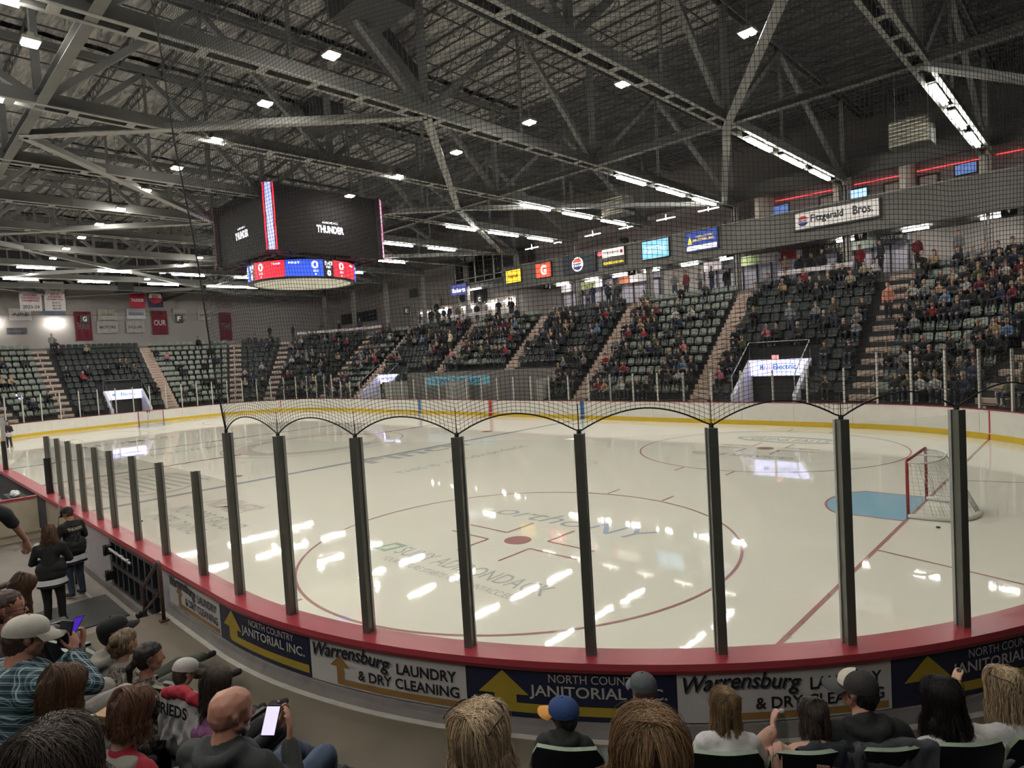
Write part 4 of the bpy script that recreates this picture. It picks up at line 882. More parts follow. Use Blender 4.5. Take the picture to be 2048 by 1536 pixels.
# bottom plane bracing
BR = []
for j in range(-2, 3):
    xa = 14.1 - 18.25 * j
    if j < 0 or xa < -40: pass
    for (x1, y1, x2, y2) in ((xa, -2.7, xa - 9.1, 6.65), (xa, -2.7, xa - 9.1, -12.1), (xa - 9.1, 6.65, xa - 18.25, -2.7), (xa - 9.1, -12.1, xa - 18.25, -2.7), (xa - 9.1, 6.65, xa, 19.3), (xa - 9.1, 6.65, xa - 18.25, 19.3)):
        if j < 0: continue
        if min(x1, x2) > -43: BR.append((x1, y1, x2, y2))
BR += [(20.1, 6.65, 26.2, -2.7), (20.1, 6.65, 14.1, 19.3), (26.2, 6.65, 32.3, 19.3)]
for k, (x1, y1, x2, y2) in enumerate(BR):
    mb = MB(); mb.beam((x1, y1, 12.10), (x2, y2, 12.10), 0.04, 0.24); mb.beam((x1, y1, 11.98), (x2, y2, 11.98), 0.30, 0.035)
    tag(mb.build('cross_brace', M_steel_l, loc=((x1 + x2) / 2, (y1 + y2) / 2, 12.1)), f'slanting flat brace under the roof trusses, {ordn(k)} of the diamond bracing', 'brace', 'diamond braces under the roof')
# bar joists lengthwise, pipes crosswise
M_joist = mat('dark_joist', (0.06, 0.06, 0.058), rough=0.6)
yy = -18.9; k = 0
while yy < 24:
    mb = MB(); far = yy > 9
    mb.beam((-43, yy, 16.86), (40, yy, 16.86), 0.07, 0.05); mb.beam((-43, yy, 16.42), (40, yy, 16.42), 0.06, 0.045)
    x = 36.0; zt = True
    while x > (-14 if abs(yy + 4) < 10 else 6):
        mb.beam((x, yy, 16.84 if zt else 16.44), (x - 0.42, yy, 16.44 if zt else 16.84), 0.022, 0.022); zt = not zt; x -= 0.42
    tag(mb.build('bar_joist', M_joist, loc=(0, yy, 16.4)), f'thin zigzag bar joist along the roof, {ordn(k)} counting from the near side', 'joist', 'bar joists under the roof deck')
    yy += 1.52; k += 1
k = 0
for x in np.arange(34.5, -42, -3.04):
    mb = MB(); mb.tube([(x, -28, 16.2), (x, 24.5, 16.2)], 0.03, 6); tag(mb.build('sprinkler_pipe', M_joist, loc=(x, 0, 16.2)), f'thin sprinkler pipe crossing under the roof, {ordn(k)} from the near end', 'pipe', 'sprinkler pipes under the roof'); k += 1

# lamps over the ice
M_lamp = emis('highbay_lamp', (1.0, 0.965, 0.88), HIGHBAY)
M_hous = mat('lamp_housing', (0.25, 0.24, 0.2), rough=0.5)
lamp0 = None; k = 0
spots = [(x, y) for y in (0.45, -7.2) for x in np.arange(27.4, -29, -3.86)] + [(x, -12.9) for x in (20.0, 12.0, 7.9, 0.0, -8)] + [(x, 8.2) for x in (-8, -16, -24)]
for (x, y) in spots:
    if lamp0 is None:
        lamp0 = thing('highbay_lamp', (0, 0, 12.0), 'x', 'ceiling lamp', 'lamps over the ice')
        mb = MB(); mb.box((0, 0, 0.13), (0.40, 0.36, 0.08)); mb.box((0, 0, 0.24), (0.2, 0.12, 0.14)); mb.tube([(0, 0, 0.3), (0, 0, 4.2)], 0.012, 6); mb.build('lamp_housing', M_hous, lamp0, world=False)
        for dx in (-.095, .095):
            mb = MB(); mb.box((dx, 0, 0.065), (0.13, 0.31, 0.04)); mb.build('lamp_panel', M_lamp, lamp0, world=False)
        o = lamp0
    else: o = copy_tree(lamp0)
    o.location = (x, y, 11.95); rowl = {0.45: 'far row', -7.2: 'near row', -12.9: 'near boards row', 8.2: 'far boards row'}[y]
    o['label'] = f'bright lamp, {ordn(max(0, int(round((27.4 - x) / 3.86))))} of the {rowl} counting from the near end'; k += 1
# fluorescent rows on the trusses
for k, x in enumerate(TX):
    ys = [(8.45, 10.75), (11.95, 14.6), (15.65, 18.2)] if x > -3 else [(8.2, 10.5), (11.9, 14.3)]
    if x < -30: continue
    if x < -18: ys = [(-8.6, -6.5), (-3.95, -1.8), (1.0, 3.4), (5.8, 8.1)] + ys
    ys = ys + [(-26.0, -23.7), (-22.5, -20.2), (-19.0, -16.6), (-15.5, -13.4)]  # rows out of view over the near stands, added to brighten the near people
    for j, (a, b) in enumerate(ys):
        tube_light((x, a, 11.86), (x, b, 11.86), f'long tube light under the {ordn(k)} roof truss, {ordn(j)} of its row', 'tube lights under the trusses')
# suspended heaters and fan boxes
for k, (x, y, z, lb) in enumerate(((24.3, 15.3, 12.0, 'hanging box heater with pale grille near the right suites'), (9.4, 15.3, 12.0, 'hanging box heater with pale grille above the left balcony signs'))):
    t = thing('hanging_heater', (x, y, z), lb, 'heater')
    mb = MB(); mb.box((x, y, z + .35), (1.5, 1.1, 1.1)); mb.build('heater_case', M_steel, t)
    mb = MB()
    for i in range(7): mb.box((x, y - .62 + 0.0, z - .12 + .15 * i), (1.4, 0.16, 0.035), R=Matrix.Rotation(.6, 3, 'X'))
    mb.build('heater_grille', mat('cream_grille', (.5, .46, .36)), t)
    for sx in (-.6, .6): mb = MB(); mb.tube([(x + sx, y, z + .9), (x + sx, y, 17.1)], .012, 5); mb.build('hanger_rod', M_steel_l, t)
for k, (x, y, z, sx, sy, sz, lb) in enumerate(((-35, 0.9, 12.6, 1.3, 1.3, 1.3, 'dark hanging heater box before the far end wall'), (14.6, -5.0, 14.8, 2.2, 1.6, 1.0, 'dark ventilation unit hung among the trusses above the near boards'), (6.0, -2.0, 14.6, 2.0, 1.4, 0.9, 'dark ventilation unit hung among the trusses before the scoreboard'))):
    t = thing('ventilation_unit', (x, y, z), lb, 'ventilation unit'); mb = MB(); mb.box((x, y, z), (sx, sy, sz)); mb.build('unit_case', mat('dark_unit_case', (.035, .035, .035)), t)
    mb = MB(); mb.tube([(x, y - sy / 2, z), (x, y - sy / 2 - .5, z - .1)], 0.32, 12); mb.build('duct_outlet', M_steel, t)
    for a in (-1, 1): mb = MB(); mb.tube([(x + a * sx * .4, y, z), (x + a * sx * .4, y, 16.6)], .015, 5); mb.build('hanger_rod', M_steel_l, t)
t = thing('ventilation_duct', (10.5, -4, 15.6), 'wide dark duct running among the trusses', 'duct'); mb = MB(); mb.beam((15, -8, 15.7), (9, 1, 15.7), 1.0, 0.6); mb.build('duct_run', mat('dark_unit_case', (.035, .035, .035)), t)
mb = MB(); mb.tube([(-38, y, 10.05 + 0.004 * (y + 1) ** 2 * .3) for y in np.linspace(-14, 12, 24)], 0.015, 5); tag(mb.build('steel_cable', M_joist, loc=(-38, 0, 10)), 'thin dark cable stretched before the far end wall', 'cable')

# ================================================================== scoreboard
SBX = 3.0
sb = thing('scoreboard', (0, 0, 8.3), 'four-sided hanging video scoreboard with a round lit score ring below', 'scoreboard')
M_scr = mat('dark_led_screen', (0.010, 0.009, 0.009), rough=0.7, spec=.15, emit=(1, .85, .8), es=0.006)
zt, zb = 12.45, 9.42
mb = MB(); mb.box((0, 0, (zt + zb) / 2), (2 * SBX - .3, 2 * SBX - .3, zt - zb - .05)); mb.build('core_box', M_black, sb)
for (dx, dy) in ((1, 0), (-1, 0), (0, 1), (0, -1)):
    mb = MB(); mb.box((dx * (SBX - .05), dy * (SBX - .05), (zt + zb) / 2), (0.14 if dx else 2 * SBX - .25, 0.14 if dy else 2 * SBX - .25, zt - zb)); mb.build('video_screen', M_scr, sb)
EL = lambda nm, c, s: emis(nm, c, s, var=.02)
M_sr, M_sl, M_sw = EL('led_red', (1, .03, .06), 1.3), EL('led_lavender', (.55, .58, 1.0), .95), EL('led_white', (.95, .93, 1.0), 1.3)
for (cx, cy_) in ((SBX, -SBX), (SBX, SBX), (-SBX, -SBX), (-SBX, SBX)):
    sx_, sy_ = math.copysign(1, cx), math.copysign(1, cy_); d = Vector((-sx_, sy_, 0)).normalized() * (1 if sx_ * sy_ > 0 else 1)
    d = Vector((sx_ * -sy_ * -1, 0, 0)); tan = Vector((-sy_, sx_, 0)).normalized(); nrm = Vector((sx_, sy_, 0)).normalized()
    base = Vector((cx, cy_, 0)) + nrm * 0.02
    mb = MB(); mb.beam(base - nrm * .12 - tan * .30 + Vector((0, 0, (zt + zb) / 2)), base - nrm * .12 + tan * .30 + Vector((0, 0, (zt + zb) / 2)), 0.2, zt - zb); mb.build('corner_column', M_scr, sb)
    for (a, b, m_) in ((-.26, -.19, M_sr), (-.15, .15, M_sl), (.19, .26, M_sr)):
        mb = MB(); P = lambda u, z: base + nrm * .0 + tan * u + Vector((0, 0, z)); mb.add([P(a, zb), P(b, zb), P(b, zt), P(a, zt)], [(0, 1, 2, 3)]); mb.build('led_stripe', m_, sb)
for (o_, ux, lb) in (((SBX + .035, -SBX, zb), (0, 1, 0), 'r'), ((-SBX, -SBX - .035, zb), (1, 0, 0), 'l')):
    fn = planefn(o_, ux, (0, 0, 1)); W_ = 2 * SBX
    u0, u1 = .42 * W_, .58 * W_
    text('screen_lettering', 'THUNDER', M_sw, fn, u0 - .25, u1 + .25, 1.0, 1.36, sb, bold=.05)
    text('screen_lettering', 'ADIRONDACK', M_sw, fn, u0 + .05, u1 - .05, 1.46, 1.56, sb, bold=.02)
mb = MB()
for i in range(8):
    t_ = -2.6 + 5.2 * i / 7
    mb.beam((t_, -2.8, 9.32), (t_, 2.8, 9.32), .06, .08); mb.beam((-2.8, t_, 9.30), (2.8, t_, 9.30), .06, .08)
for a in range(12):
    an = a / 12 * 6.283; mb.tube([(2.4 * math.cos(an), 2.4 * math.sin(an), 8.6), (2.5 * math.cos(an), 2.5 * math.sin(an), 9.35)], .04, 6)
mb.build('lower_frame', mat('dark_rust_frame', (.05, .025, .028)), sb)
RR = 2.66; rz0, rz1 = 8.32, 9.28
mb = MB(); mb.lathe([(RR - .25, rz0), (RR - .02, rz0 - .0), (RR, rz0 + .06), (RR, rz1 - .04), (RR - .05, rz1), (RR - .25, rz1), (RR - .25, rz0)], (0, 0, 0), 72, smooth=False); mb.build('score_ring', M_black, sb)
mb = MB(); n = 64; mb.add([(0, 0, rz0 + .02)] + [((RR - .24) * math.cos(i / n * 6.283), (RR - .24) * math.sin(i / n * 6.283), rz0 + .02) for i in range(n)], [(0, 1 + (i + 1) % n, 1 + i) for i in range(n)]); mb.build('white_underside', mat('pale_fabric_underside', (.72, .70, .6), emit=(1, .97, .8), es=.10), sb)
def ring(a0, a1, z0, z1, m_, lift=.006, name='score_segment'):
    mb = MB(); n = max(2, int(abs(a1 - a0) / 2)); vs = []
    for i in range(n + 1):
        a = math.radians(a0 + (a1 - a0) * i / n); vs += [((RR + lift) * math.cos(a), (RR + lift) * math.sin(a), z0), ((RR + lift) * math.cos(a), (RR + lift) * math.sin(a), z1)]
    mb.add(vs, [(2 * i, 2 * i + 2, 2 * i + 3, 2 * i + 1) for i in range(n)]); mb.build(name, m_, sb)
M_rr, M_rb = EL('led_ring_red', (1.0, .025, .05), 1.15), EL('led_ring_blue', (.03, .10, .85), 1.0)
zz0, zz1 = rz0 + .08, rz1 - .08
def rtext(tx, a0, a1, z0, z1, bold=.03):
    text('score_digits', tx, M_sw, lambda u, v: ((RR + .014) * math.cos(math.radians(u)), (RR + .014) * math.sin(math.radians(u)), v), a0, a1, z0, z1, sb, bold=bold)
for k in range(4):
    c = -85 + 90 * k
    ring(c, c + 39.3, zz0, zz1, M_rr); ring(c + 39.6, c + 78.5, zz0, zz1, M_rb)
    rtext('0', c + 7.5, c + 14.5, zz0 + .36, zz1 - .06, .03); rtext('TEAM', c + 25, c + 35, zz1 - .2, zz1 - .1); rtext('SOG', c + 8.5, c + 13.5, zz0 + .2, zz0 + .3); rtext('5', c + 10, c + 12, zz0 + .04, zz0 + .14)
    rtext('FIRST', c + 43, c + 55, zz1 - .2, zz1 - .1); rtext('0', c + 66, c + 73, zz0 + .36, zz1 - .06, .03); rtext('SOG', c + 67.5, c + 72.5, zz0 + .2, zz0 + .3); rtext('9', c + 69, c + 71, zz0 + .04, zz0 + .14)
    rtext('5:43', c + 80, c + 89, zz1 - .26, zz1 - .06, .04); rtext('PER', c + 81.5, c + 87.5, zz0 + .40, zz0 + .5); rtext('0', c + 82, c + 87, zz0 + .03, zz0 + .32, .06)
mb = MB()
for (dx, dy) in ((2, 2), (2, -2), (-2, 2), (-2, -2)): mb.tube([(dx, dy, zt), (dx * .9, dy * .9, 16.6)], .02, 6)
for dx in (-1.2, 0, 1.2): mb.box((dx, 0, 13.3), (.1, 5, .1)); 
mb.build('hanging_cables', M_joist, sb)
# ================================================================== figures from tapered capsules
def ico():
    bm = bmesh.new(); bmesh.ops.create_icosphere(bm, subdivisions=2, radius=1.0)
    v = np.array([x.co[:] for x in bm.verts]); f = np.array([[y.index for y in x.verts] for x in bm.faces]); bm.free(); return v, f
IV, IF = ico()
def capsule_mesh(caps):
    """caps: (p0, r0, p1, r1, tag[, squash]) -> overlapping hulls joined"""
    V, F = [], []; o = 0
    for c in caps:
        p0, r0, p1, r1 = np.array(c[0], float), c[1], np.array(c[2], float), c[3]
        d = p1 - p0; L = np.linalg.norm(d)
        if L < 1e-6: V.append(IV * r0 + p0); F.append(IF + o); o += len(IV); continue
        d = d / L; n = max(1, int(L / (0.45 * min(r0, r1))))
        side = IV @ d
        v = np.where(side[:, None] < 0, IV * r0 + p0, IV * r1 + p1)
        V.append(v); F.append(IF + o); o += len(IV)
    return np.vstack(V), np.vstack(F)
def cap_dist(P, c):
    p0, r0, p1, r1 = np.array(c[0], float), c[1], np.array(c[2], float), c[3]
    d = p1 - p0; L2 = max(d @ d, 1e-9); t = np.clip((P - p0) @ d / L2, 0, 1)
    return np.linalg.norm(P - p0 - t[:, None] * d, axis=1) - (r0 + (r1 - r0) * t)
def remesh(name, caps, vox, mats, smooth=6, tags=None, fold=0.0, fs=9.0, parent=None, deform=None, seed=0):
    v, f = capsule_mesh(caps)
    me = bpy.data.meshes.new(name + '_raw'); me.from_pydata(v.tolist(), [], f.tolist()); me.update()
    ob = bpy.data.objects.new(name + '_raw', me); C.objects.link(ob)
    m = ob.modifiers.new('r', 'REMESH'); m.mode = 'VOXEL'; m.voxel_size = vox; m.adaptivity = 0
    if smooth: s_ = ob.modifiers.new('s', 'SMOOTH'); s_.factor = 0.6; s_.iterations = smooth
    dg = bpy.context.evaluated_depsgraph_get(); me2 = bpy.data.meshes.new_from_object(ob.evaluated_get(dg)); me2.name = name
    bpy.data.objects.remove(ob); bpy.data.meshes.remove(me)
    n = len(me2.vertices); co = np.empty(n * 3); me2.vertices.foreach_get('co', co); co = co.reshape(-1, 3)
    if fold:
        no = np.empty(n * 3); me2.vertices.foreach_get('normal', no); no = no.reshape(-1, 3)
        rs = np.random.RandomState(seed + 3); amp = np.zeros(n)
        for k in range(7):
            d = rs.normal(size=3); d /= np.linalg.norm(d); ph = rs.uniform(0, 6.28); q_ = rs.normal(size=3)
            amp += np.sin(co @ d * fs * rs.uniform(1, 4.5) + ph + 1.8 * np.sin(co @ q_ * fs * .7)) / 7 * 1.6
        co = co + no * (amp * fold)[:, None]
    if deform is not None: co = deform(co)
    me2.vertices.foreach_set('co', co.reshape(-1).astype(np.float32)); me2.materials.clear()
    for mm in (mats if isinstance(mats, (list, tuple)) else [mats]): me2.materials.append(mm)
    if tags is not None:
        nf = len(me2.polygons); ce = np.empty(nf * 3); me2.polygons.foreach_get('center', ce); ce = ce.reshape(-1, 3)
        D = np.stack([cap_dist(ce, c) for c in caps]); idx = D.argmin(0); tg = np.array([tags[c[4]] for c in caps])[idx]
        me2.polygons.foreach_set('material_index', tg.astype(np.int32))
    me2.polygons.foreach_set('use_smooth', np.ones(len(me2.polygons), bool)); me2.update()
    o = bpy.data.objects.new(name, me2); C.objects.link(o)
    if parent is not None: o.parent = parent
    return o

# far spectators ------------------------------------------------------
def objcol(name, rough=0.85, mul=1.0):
    m, nt, b = nodes(name); b.inputs['Roughness'].default_value = rough
    oi = nt.nodes.new('ShaderNodeObjectInfo'); n = nt.nodes.new('ShaderNodeTexNoise'); n.inputs['Scale'].default_value = 8
    tc = nt.nodes.new('ShaderNodeTexCoord'); nt.links.new(tc.outputs['Object'], n.inputs['Vector'])
    mr = nt.nodes.new('ShaderNodeMapRange'); mr.inputs['To Min'].default_value = .7 * mul; mr.inputs['To Max'].default_value = 1.25 * mul; nt.links.new(n.outputs['Fac'], mr.inputs['Value'])
    vm = nt.nodes.new('ShaderNodeVectorMath'); vm.operation = 'SCALE'; nt.links.new(oi.outputs['Color'], vm.inputs[0]); nt.links.new(mr.outputs['Result'], vm.inputs['Scale'])
    nt.links.new(vm.outputs[0], b.inputs['Base Color']); return m
M_top = objcol('coat_cloth')
M_skin = mat('skin', (0.40, 0.22, 0.155), rough=0.55, var=0.10, scale=12, spec=0.35)
M_skinf = mat('far_skin', (0.36, 0.21, 0.15), rough=0.6)
M_hairs = [mat('hair_' + n, c, rough=0.6, var=0.3, scale=20) for n, c in (('black', (.012, .010, .010)), ('brown', (.05, .028, .018)), ('fair', (.20, .13, .07)), ('grey', (.25, .24, .23)))]
M_jean = mat('far_denim', (.025, .032, .055)); M_dkp = mat('far_dark_cloth', (.012, .012, .015)); M_shoe = mat('far_shoes', (.10, .10, .10))
def fig_caps(k):
    """seated figure, hips at origin, facing +y"""
    r = random.Random(k); lean = r.uniform(-.06, .16); c = []
    ch = (0, lean * .9 + .02, .42); nk = (0, lean + .03, .56)
    c.append(((-.07, 0, .10), .13, (.07, 0, .10), .13, 'leg')); c.append(((0, .0, .14), .145, ch, .155, 'top')); c.append(((-.09, ch[1], .44), .10, (.09, ch[1], .44), .10, 'top'))
    c.append((nk, .055, (0, nk[1] + .02, .64), .055, 'skin')); hd = (0, nk[1] + .035, .73); c.append((hd, .085, (0, hd[1] - .01, .765), .092, 'skin'))
    c.append(((0, hd[1] - .035, .76), .098, (0, hd[1] - .01, .80), .092, 'hair'))
    if k % 3 == 1: c.append(((0, hd[1] - .07, .74), .085, (0, hd[1] - .09, .52), .075, 'hair'))
    pose = k % 4
    for s in (-1, 1):
        sh = (s * .17, ch[1], .45); el = (s * .23, ch[1] + .08, .20); ha = (s * .08, ch[1] + .30, .20)
        if pose == 1: ha = (s * .10, ch[1] + .22, .52); el = (s * .22, ch[1] + .16, .25)
        if pose == 2: ha = (s * .14, ch[1] + .34, .12)
        if pose == 3 and s > 0: ha = (s * .05, ch[1] + .22, .60); el = (s * .2, ch[1] + .18, .3)
        c.append((sh, .062, el, .052, 'top')); c.append((el, .05, ha, .04, 'top')); c.append((ha, .042, (ha[0] * .9, ha[1] + .05, ha[2]), .035, 'skin'))
        kn = (s * .11, .44, .12 + (.04 if pose == 2 else 0)); an = (s * .11, .40, -.30)
        c.append(((s * .09, .02, .09), .10, kn, .075, 'leg')); c.append((kn, .075, an, .05, 'leg')); c.append((an, .05, (s * .11, .52, -.33), .045, 'shoe'))
    return c
TG = {'top': 0, 'leg': 1, 'skin': 2, 'hair': 3, 'shoe': 4}
FIG = []
for k in range(8):
    o = remesh('spectator', fig_caps(k), 0.034, [M_top, [M_jean, M_dkp][k % 2], M_skinf, M_hairs[k % 4], M_shoe], smooth=2, tags=TG); FIG.append(o.data); bpy.data.objects.remove(o)
def stand_caps(k):
    c = []; r = random.Random(k)
    c.append(((0, 0, .95), .14, (0, .02, 1.35), .155, 'top')); c.append(((-.1, .01, 1.36), .09, (.1, .01, 1.36), .09, 'top')); c.append(((0, .02, 1.45), .055, (0, .04, 1.55), .055, 'skin'))
    c.append(((0, .05, 1.63), .085, (0, .04, 1.67), .092, 'skin')); c.append(((0, .015, 1.66), .098, (0, .03, 1.71), .092, 'hair'))
    for s in (-1, 1):
        ha = (s * .2, .14, .85) if k % 2 else (s * .12, .26, 1.1)
        el = (s * .25, -.02, 1.08); c.append(((s * .18, .01, 1.36), .065, el, .05, 'top')); c.append((el, .05, ha, .042, 'top')); c.append((ha, .042, (ha[0], ha[1] + .03, ha[2] - .04), .036, 'skin'))
        c.append(((s * .09, 0, .88), .105, (s * .10, .02, .48), .075, 'leg')); c.append(((s * .10, .02, .48), .072, (s * .1, 0, .1), .05, 'leg')); c.append(((s * .1, 0, .06), .05, (s * .1, .13, .04), .042, 'shoe'))
    return c
FIGS = []
for k in range(4):
    o = remesh('standing', stand_caps(k), 0.036, [M_top, [M_jean, M_dkp][k % 2], M_skinf, M_hairs[k % 4], M_shoe], smooth=2, tags=TG); FIGS.append(o.data); bpy.data.objects.remove(o)

# seat ----------------------------------------------------------------
M_sage = mat('pale_sage_seat', (0.13, 0.155, 0.125), rough=0.5, var=0.08); M_dgreen = mat('dark_green_seat', (0.006, 0.012, 0.012), rough=0.65, var=0.1); M_seatback = mat('black_seat_shell', (0.010, 0.011, 0.011), rough=0.45, var=.1)
def seat_mb(face_i=0, shell_i=1, folded=True, hi=False):
    """folding seat facing +y, tread at z 0"""
    mb = MB()
    def slab(y0, z0, y1, z1, w0, w1, t, n=5, curve=.03, face_i=face_i):
        P = []
        for j in range(4):
            k = j / 3; ww = w0 + (w1 - w0) * k
            if j == 3: ww *= .86
            for i in range(n):
                u = -1 + 2 * i / (n - 1); P.append((u * ww / 2, y0 + (y1 - y0) * k + curve * u * u, z0 + (z1 - z0) * k - (.02 if (j == 3 and abs(u) == 1) else 0)))
        m = len(P); nrm = Vector((0, z1 - z0, -(y1 - y0))).normalized() * t
        Q = [(x, y - nrm.y, z - nrm.z) for x, y, z in P]
        F = [(j * n + i, j * n + i + 1, (j + 1) * n + i + 1, (j + 1) * n + i) for j in range(3) for i in range(n - 1)]
        mb.add(P, F, face_i); mb.add(Q, [f[::-1] for f in F], shell_i)
        E = [i for i in range(n)] + [(j + 1) * n - 1 for j in range(1, 4)] + [3 * n + i for i in range(n - 2, -1, -1)] + [j * n for j in range(2, 0, -1)]
        mb.add([P[i] for i in E] + [Q[i] for i in E], [(i, (i + 1) % len(E), len(E) + (i + 1) % len(E), len(E) + i) for i in range(len(E))], face_i if hi else shell_i)
    slab(-.02, .44, -.12, .80, .44, .45, .03)
    if folded: slab(.07, .38, .03, .50, .38, .40, .04, curve=.01, face_i=shell_i)
    else: slab(.38, .43, -.02, .40, .42, .43, .04, curve=-.01)
    mb.box((0, -.03, .22), (.05, .05, .44), mi=shell_i); mb.box((0, -.03, .40), (.40, .06, .04), mi=shell_i)
    return mb
S_light = seat_mb().build('s1', [M_sage, M_seatback]); S_dark = seat_mb().build('s2', [M_dgreen, M_seatback])
SM = {True: S_light.data, False: S_dark.data}; SMB = seat_mb()
bpy.data.objects.remove(S_light); bpy.data.objects.remove(S_dark)

# sections ------------------------------------------------------------
ais = sorted(a[1] for a in AIS)
PALE = [False, True, False, True, False, True, False, True, False, False, True, False, True, False]   # between aisles, from the right
SECN = ['rightmost section', 'second section from the right', 'right tunnel section', 'fourth section from the right', 'fifth section from the right', 'sixth section from the right', 'seventh section from the right', 'small tunnel section', 'ninth section', 'far corner section', 'left part of the far corner', 'far end section right of its tunnel', 'far end tunnel section', 'far left section']
SEATS = []     # (x, y, z, rz, pale, section, row, number)
bounds = [SB0] + ais + [SB1]
for si in range(len(bounds) - 1):
    a, b = bounds[si], bounds[si + 1]
    for i in range(NR):
        off = row_off(i) + 0.30
        L = arclen(a, b, off); pad = .62 if True else 0
        n = int((L - 2 * pad) / .51)
        if n < 1: continue
        for j in range(n):
            d = pad + (L - 2 * pad) * (j + .5) / n; s_ = a + (b - a) * d / L       # base arc is proportional inside one straight or arc
            if i < 4 and BENCH0 - .1 < s_ < BENCH1 + .1: continue
            if i < 5 and in_any(s_, TUN, .35): continue
            (x, y), nn = bp(s_, off); rz = math.atan2(-nn[1], -nn[0]) - math.pi / 2
            SEATS.append((x, y, row_z(i), rz, PALE[si], si, i, j, n))
cp = np.array(CAM)
def vis(x, y, z):
    d = Vector((x, y, z)) - Vector(CAM); dz = d.dot(fw)
    if dz < .1: return False
    px = 1024 + F_PX * d.dot(rt) / dz; py = 768 - F_PX * d.dot(up) / dz
    return -15 < px < 2063 and -10 < py < 1545
SEATS = [s for s in SEATS if vis(*s[:3])]
# occupancy by section, denser in the middle rows of the long side
DENS = [.5, .62, .28, .45, .26, .42, .33, .42, .30, .22, .12, .10, .07, .12]
rng = random.Random(11); occ = {}
for k, s in enumerate(SEATS):
    si, i, j = s[5], s[6], s[7]
    cl = noise.noise(Vector((s[0] * .42, s[1] * .42, s[2] * .9 + 5)))
    p = DENS[min(si, 13)] * (1.0 + 2.1 * cl) * (1.25 if i in (0, 1, 2, 9, 10) else 1.0)
    if si == 1 and i > 7: p *= 1.3
    if rng.random() < p: occ[k] = True
COLS = [('black', (.008, .008, .010)), ('charcoal', (.03, .03, .033)), ('navy', (.015, .02, .06)), ('white', (.34, .32, .31)), ('grey', (.14, .14, .14)), ('red', (.22, .015, .022)), ('maroon', (.12, .01, .02)), ('pink', (.34, .10, .13)), ('tan', (.28, .19, .11)), ('olive', (.06, .06, .03)), ('light blue', (.09, .15, .24)), ('cream', (.30, .25, .18))]
CW = [34, 18, 10, 4, 10, 4, 5, 2, 3, 5, 2, 3]
dist = lambda s: math.dist(s[:3], CAM)
def join_stuff(name, items, meshes, label, mats_, cat):
    """items: (mesh index, loc, rz, material offset)"""
    V, F, MI = [], [], []; o = 0
    cache = {}
    for (mk, loc, rz, mo) in items:
        if mk not in cache:
            me = meshes[mk]; v = np.empty(len(me.vertices) * 3); me.vertices.foreach_get('co', v); cache[mk] = (v.reshape(-1, 3), [tuple(p.vertices) for p in me.polygons], [p.material_index for p in me.polygons])
        v, f, mi = cache[mk]; c_, s_ = math.cos(rz), math.sin(rz); R = np.array([[c_, s_, 0], [-s_, c_, 0], [0, 0, 1]])
        V.append(v @ R + np.array(loc)); F += [tuple(i + o for i in q) for q in f]; MI += [mo[i] for i in mi]; o += len(v)
    me = bpy.data.meshes.new(name); me.from_pydata(np.vstack(V).tolist(), [], F)
    for m_ in mats_: me.materials.append(m_)
    me.polygons.foreach_set('material_index', MI); me.update(); ob = bpy.data.objects.new(name, me); C.objects.link(ob)
    return tag(ob, label, cat, kind='stuff')
empty_seats = sorted([k for k in range(len(SEATS)) if k not in occ], key=lambda k: dist(SEATS[k]))
for k in empty_seats[:300]:
    x, y, z, rz, pale, si, i, j, n = SEATS[k]
    o = bpy.data.objects.new('arena_seat', SM[pale]); C.objects.link(o); o.location = (x, y, z); o.rotation_euler = (0, 0, rz)
    tag(o, f"empty {'sage' if pale else 'dark green'} seat, {ordn(j)} from right, {ordn(i)} row, {SECN[si]}", 'seat', 'empty folding seats of the far stands')
rest = [(SEATS[k][4], SEATS[k][:3], SEATS[k][3], ([0, 2] if SEATS[k][4] else [1, 2])) for k in empty_seats[300:]] + [(SEATS[k][4], SEATS[k][:3], SEATS[k][3], ([0, 2] if SEATS[k][4] else [1, 2])) for k in occ]
join_stuff('distant_seats', rest, SM, 'the many further rows of folding seats in the far stands', [M_sage, M_dgreen, M_seatback], 'seats')
pk = sorted(occ, key=lambda k: dist(SEATS[k]))
def person(me, loc, rz, col, label, cat='person', group=None, name='spectator', sc=1.0):
    o = bpy.data.objects.new(name, me); C.objects.link(o); o.location = loc; o.rotation_euler = (0, 0, rz); o.scale = (sc, sc, sc); o.color = (*col, 1)
    return tag(o, label, cat, group)
for k in pk[:270]:
    x, y, z, rz, pale, si, i, j, n = SEATS[k]; cn, cc = rng.choices(COLS, CW)[0]; me = rng.randrange(8)
    sc = rng.uniform(.88, 1.05); fx_, fy_ = -math.sin(rz), math.cos(rz)
    person(FIG[me], (x + fx_ * .12, y + fy_ * .12, z + .40), rz + rng.uniform(-.3, .3), cc, f"person in {cn} top, {ordn(j)} seat from right, {ordn(i)} row, {SECN[si]}", group='spectators seated in the far stands', sc=sc)
# the farther crowd: one mass, clothing in a few colours
M_cc = [mat('crowd_' + n, c, rough=.85, var=.25, scale=9) for n, c in COLS]
items = []
base = len(M_cc)
mlist = M_cc + [M_jean, M_skinf, M_shoe] + M_hairs
for k in pk[270:]:
    x, y, z, rz, pale, si, i, j, n = SEATS[k]; ci = rng.choices(range(len(COLS)), CW)[0]; me = rng.randrange(8); fx_, fy_ = -math.sin(rz), math.cos(rz)
    items.append((me, (x + fx_ * .12, y + fy_ * .12, z + .40), rz + rng.uniform(-.3, .3), [ci, base if me % 2 == 0 else 0, base + 1, base + 3 + me % 4, base + 2]))
join_stuff('crowd', items, FIG, 'the farther crowd seated in small groups over the far stands', mlist, 'crowd')
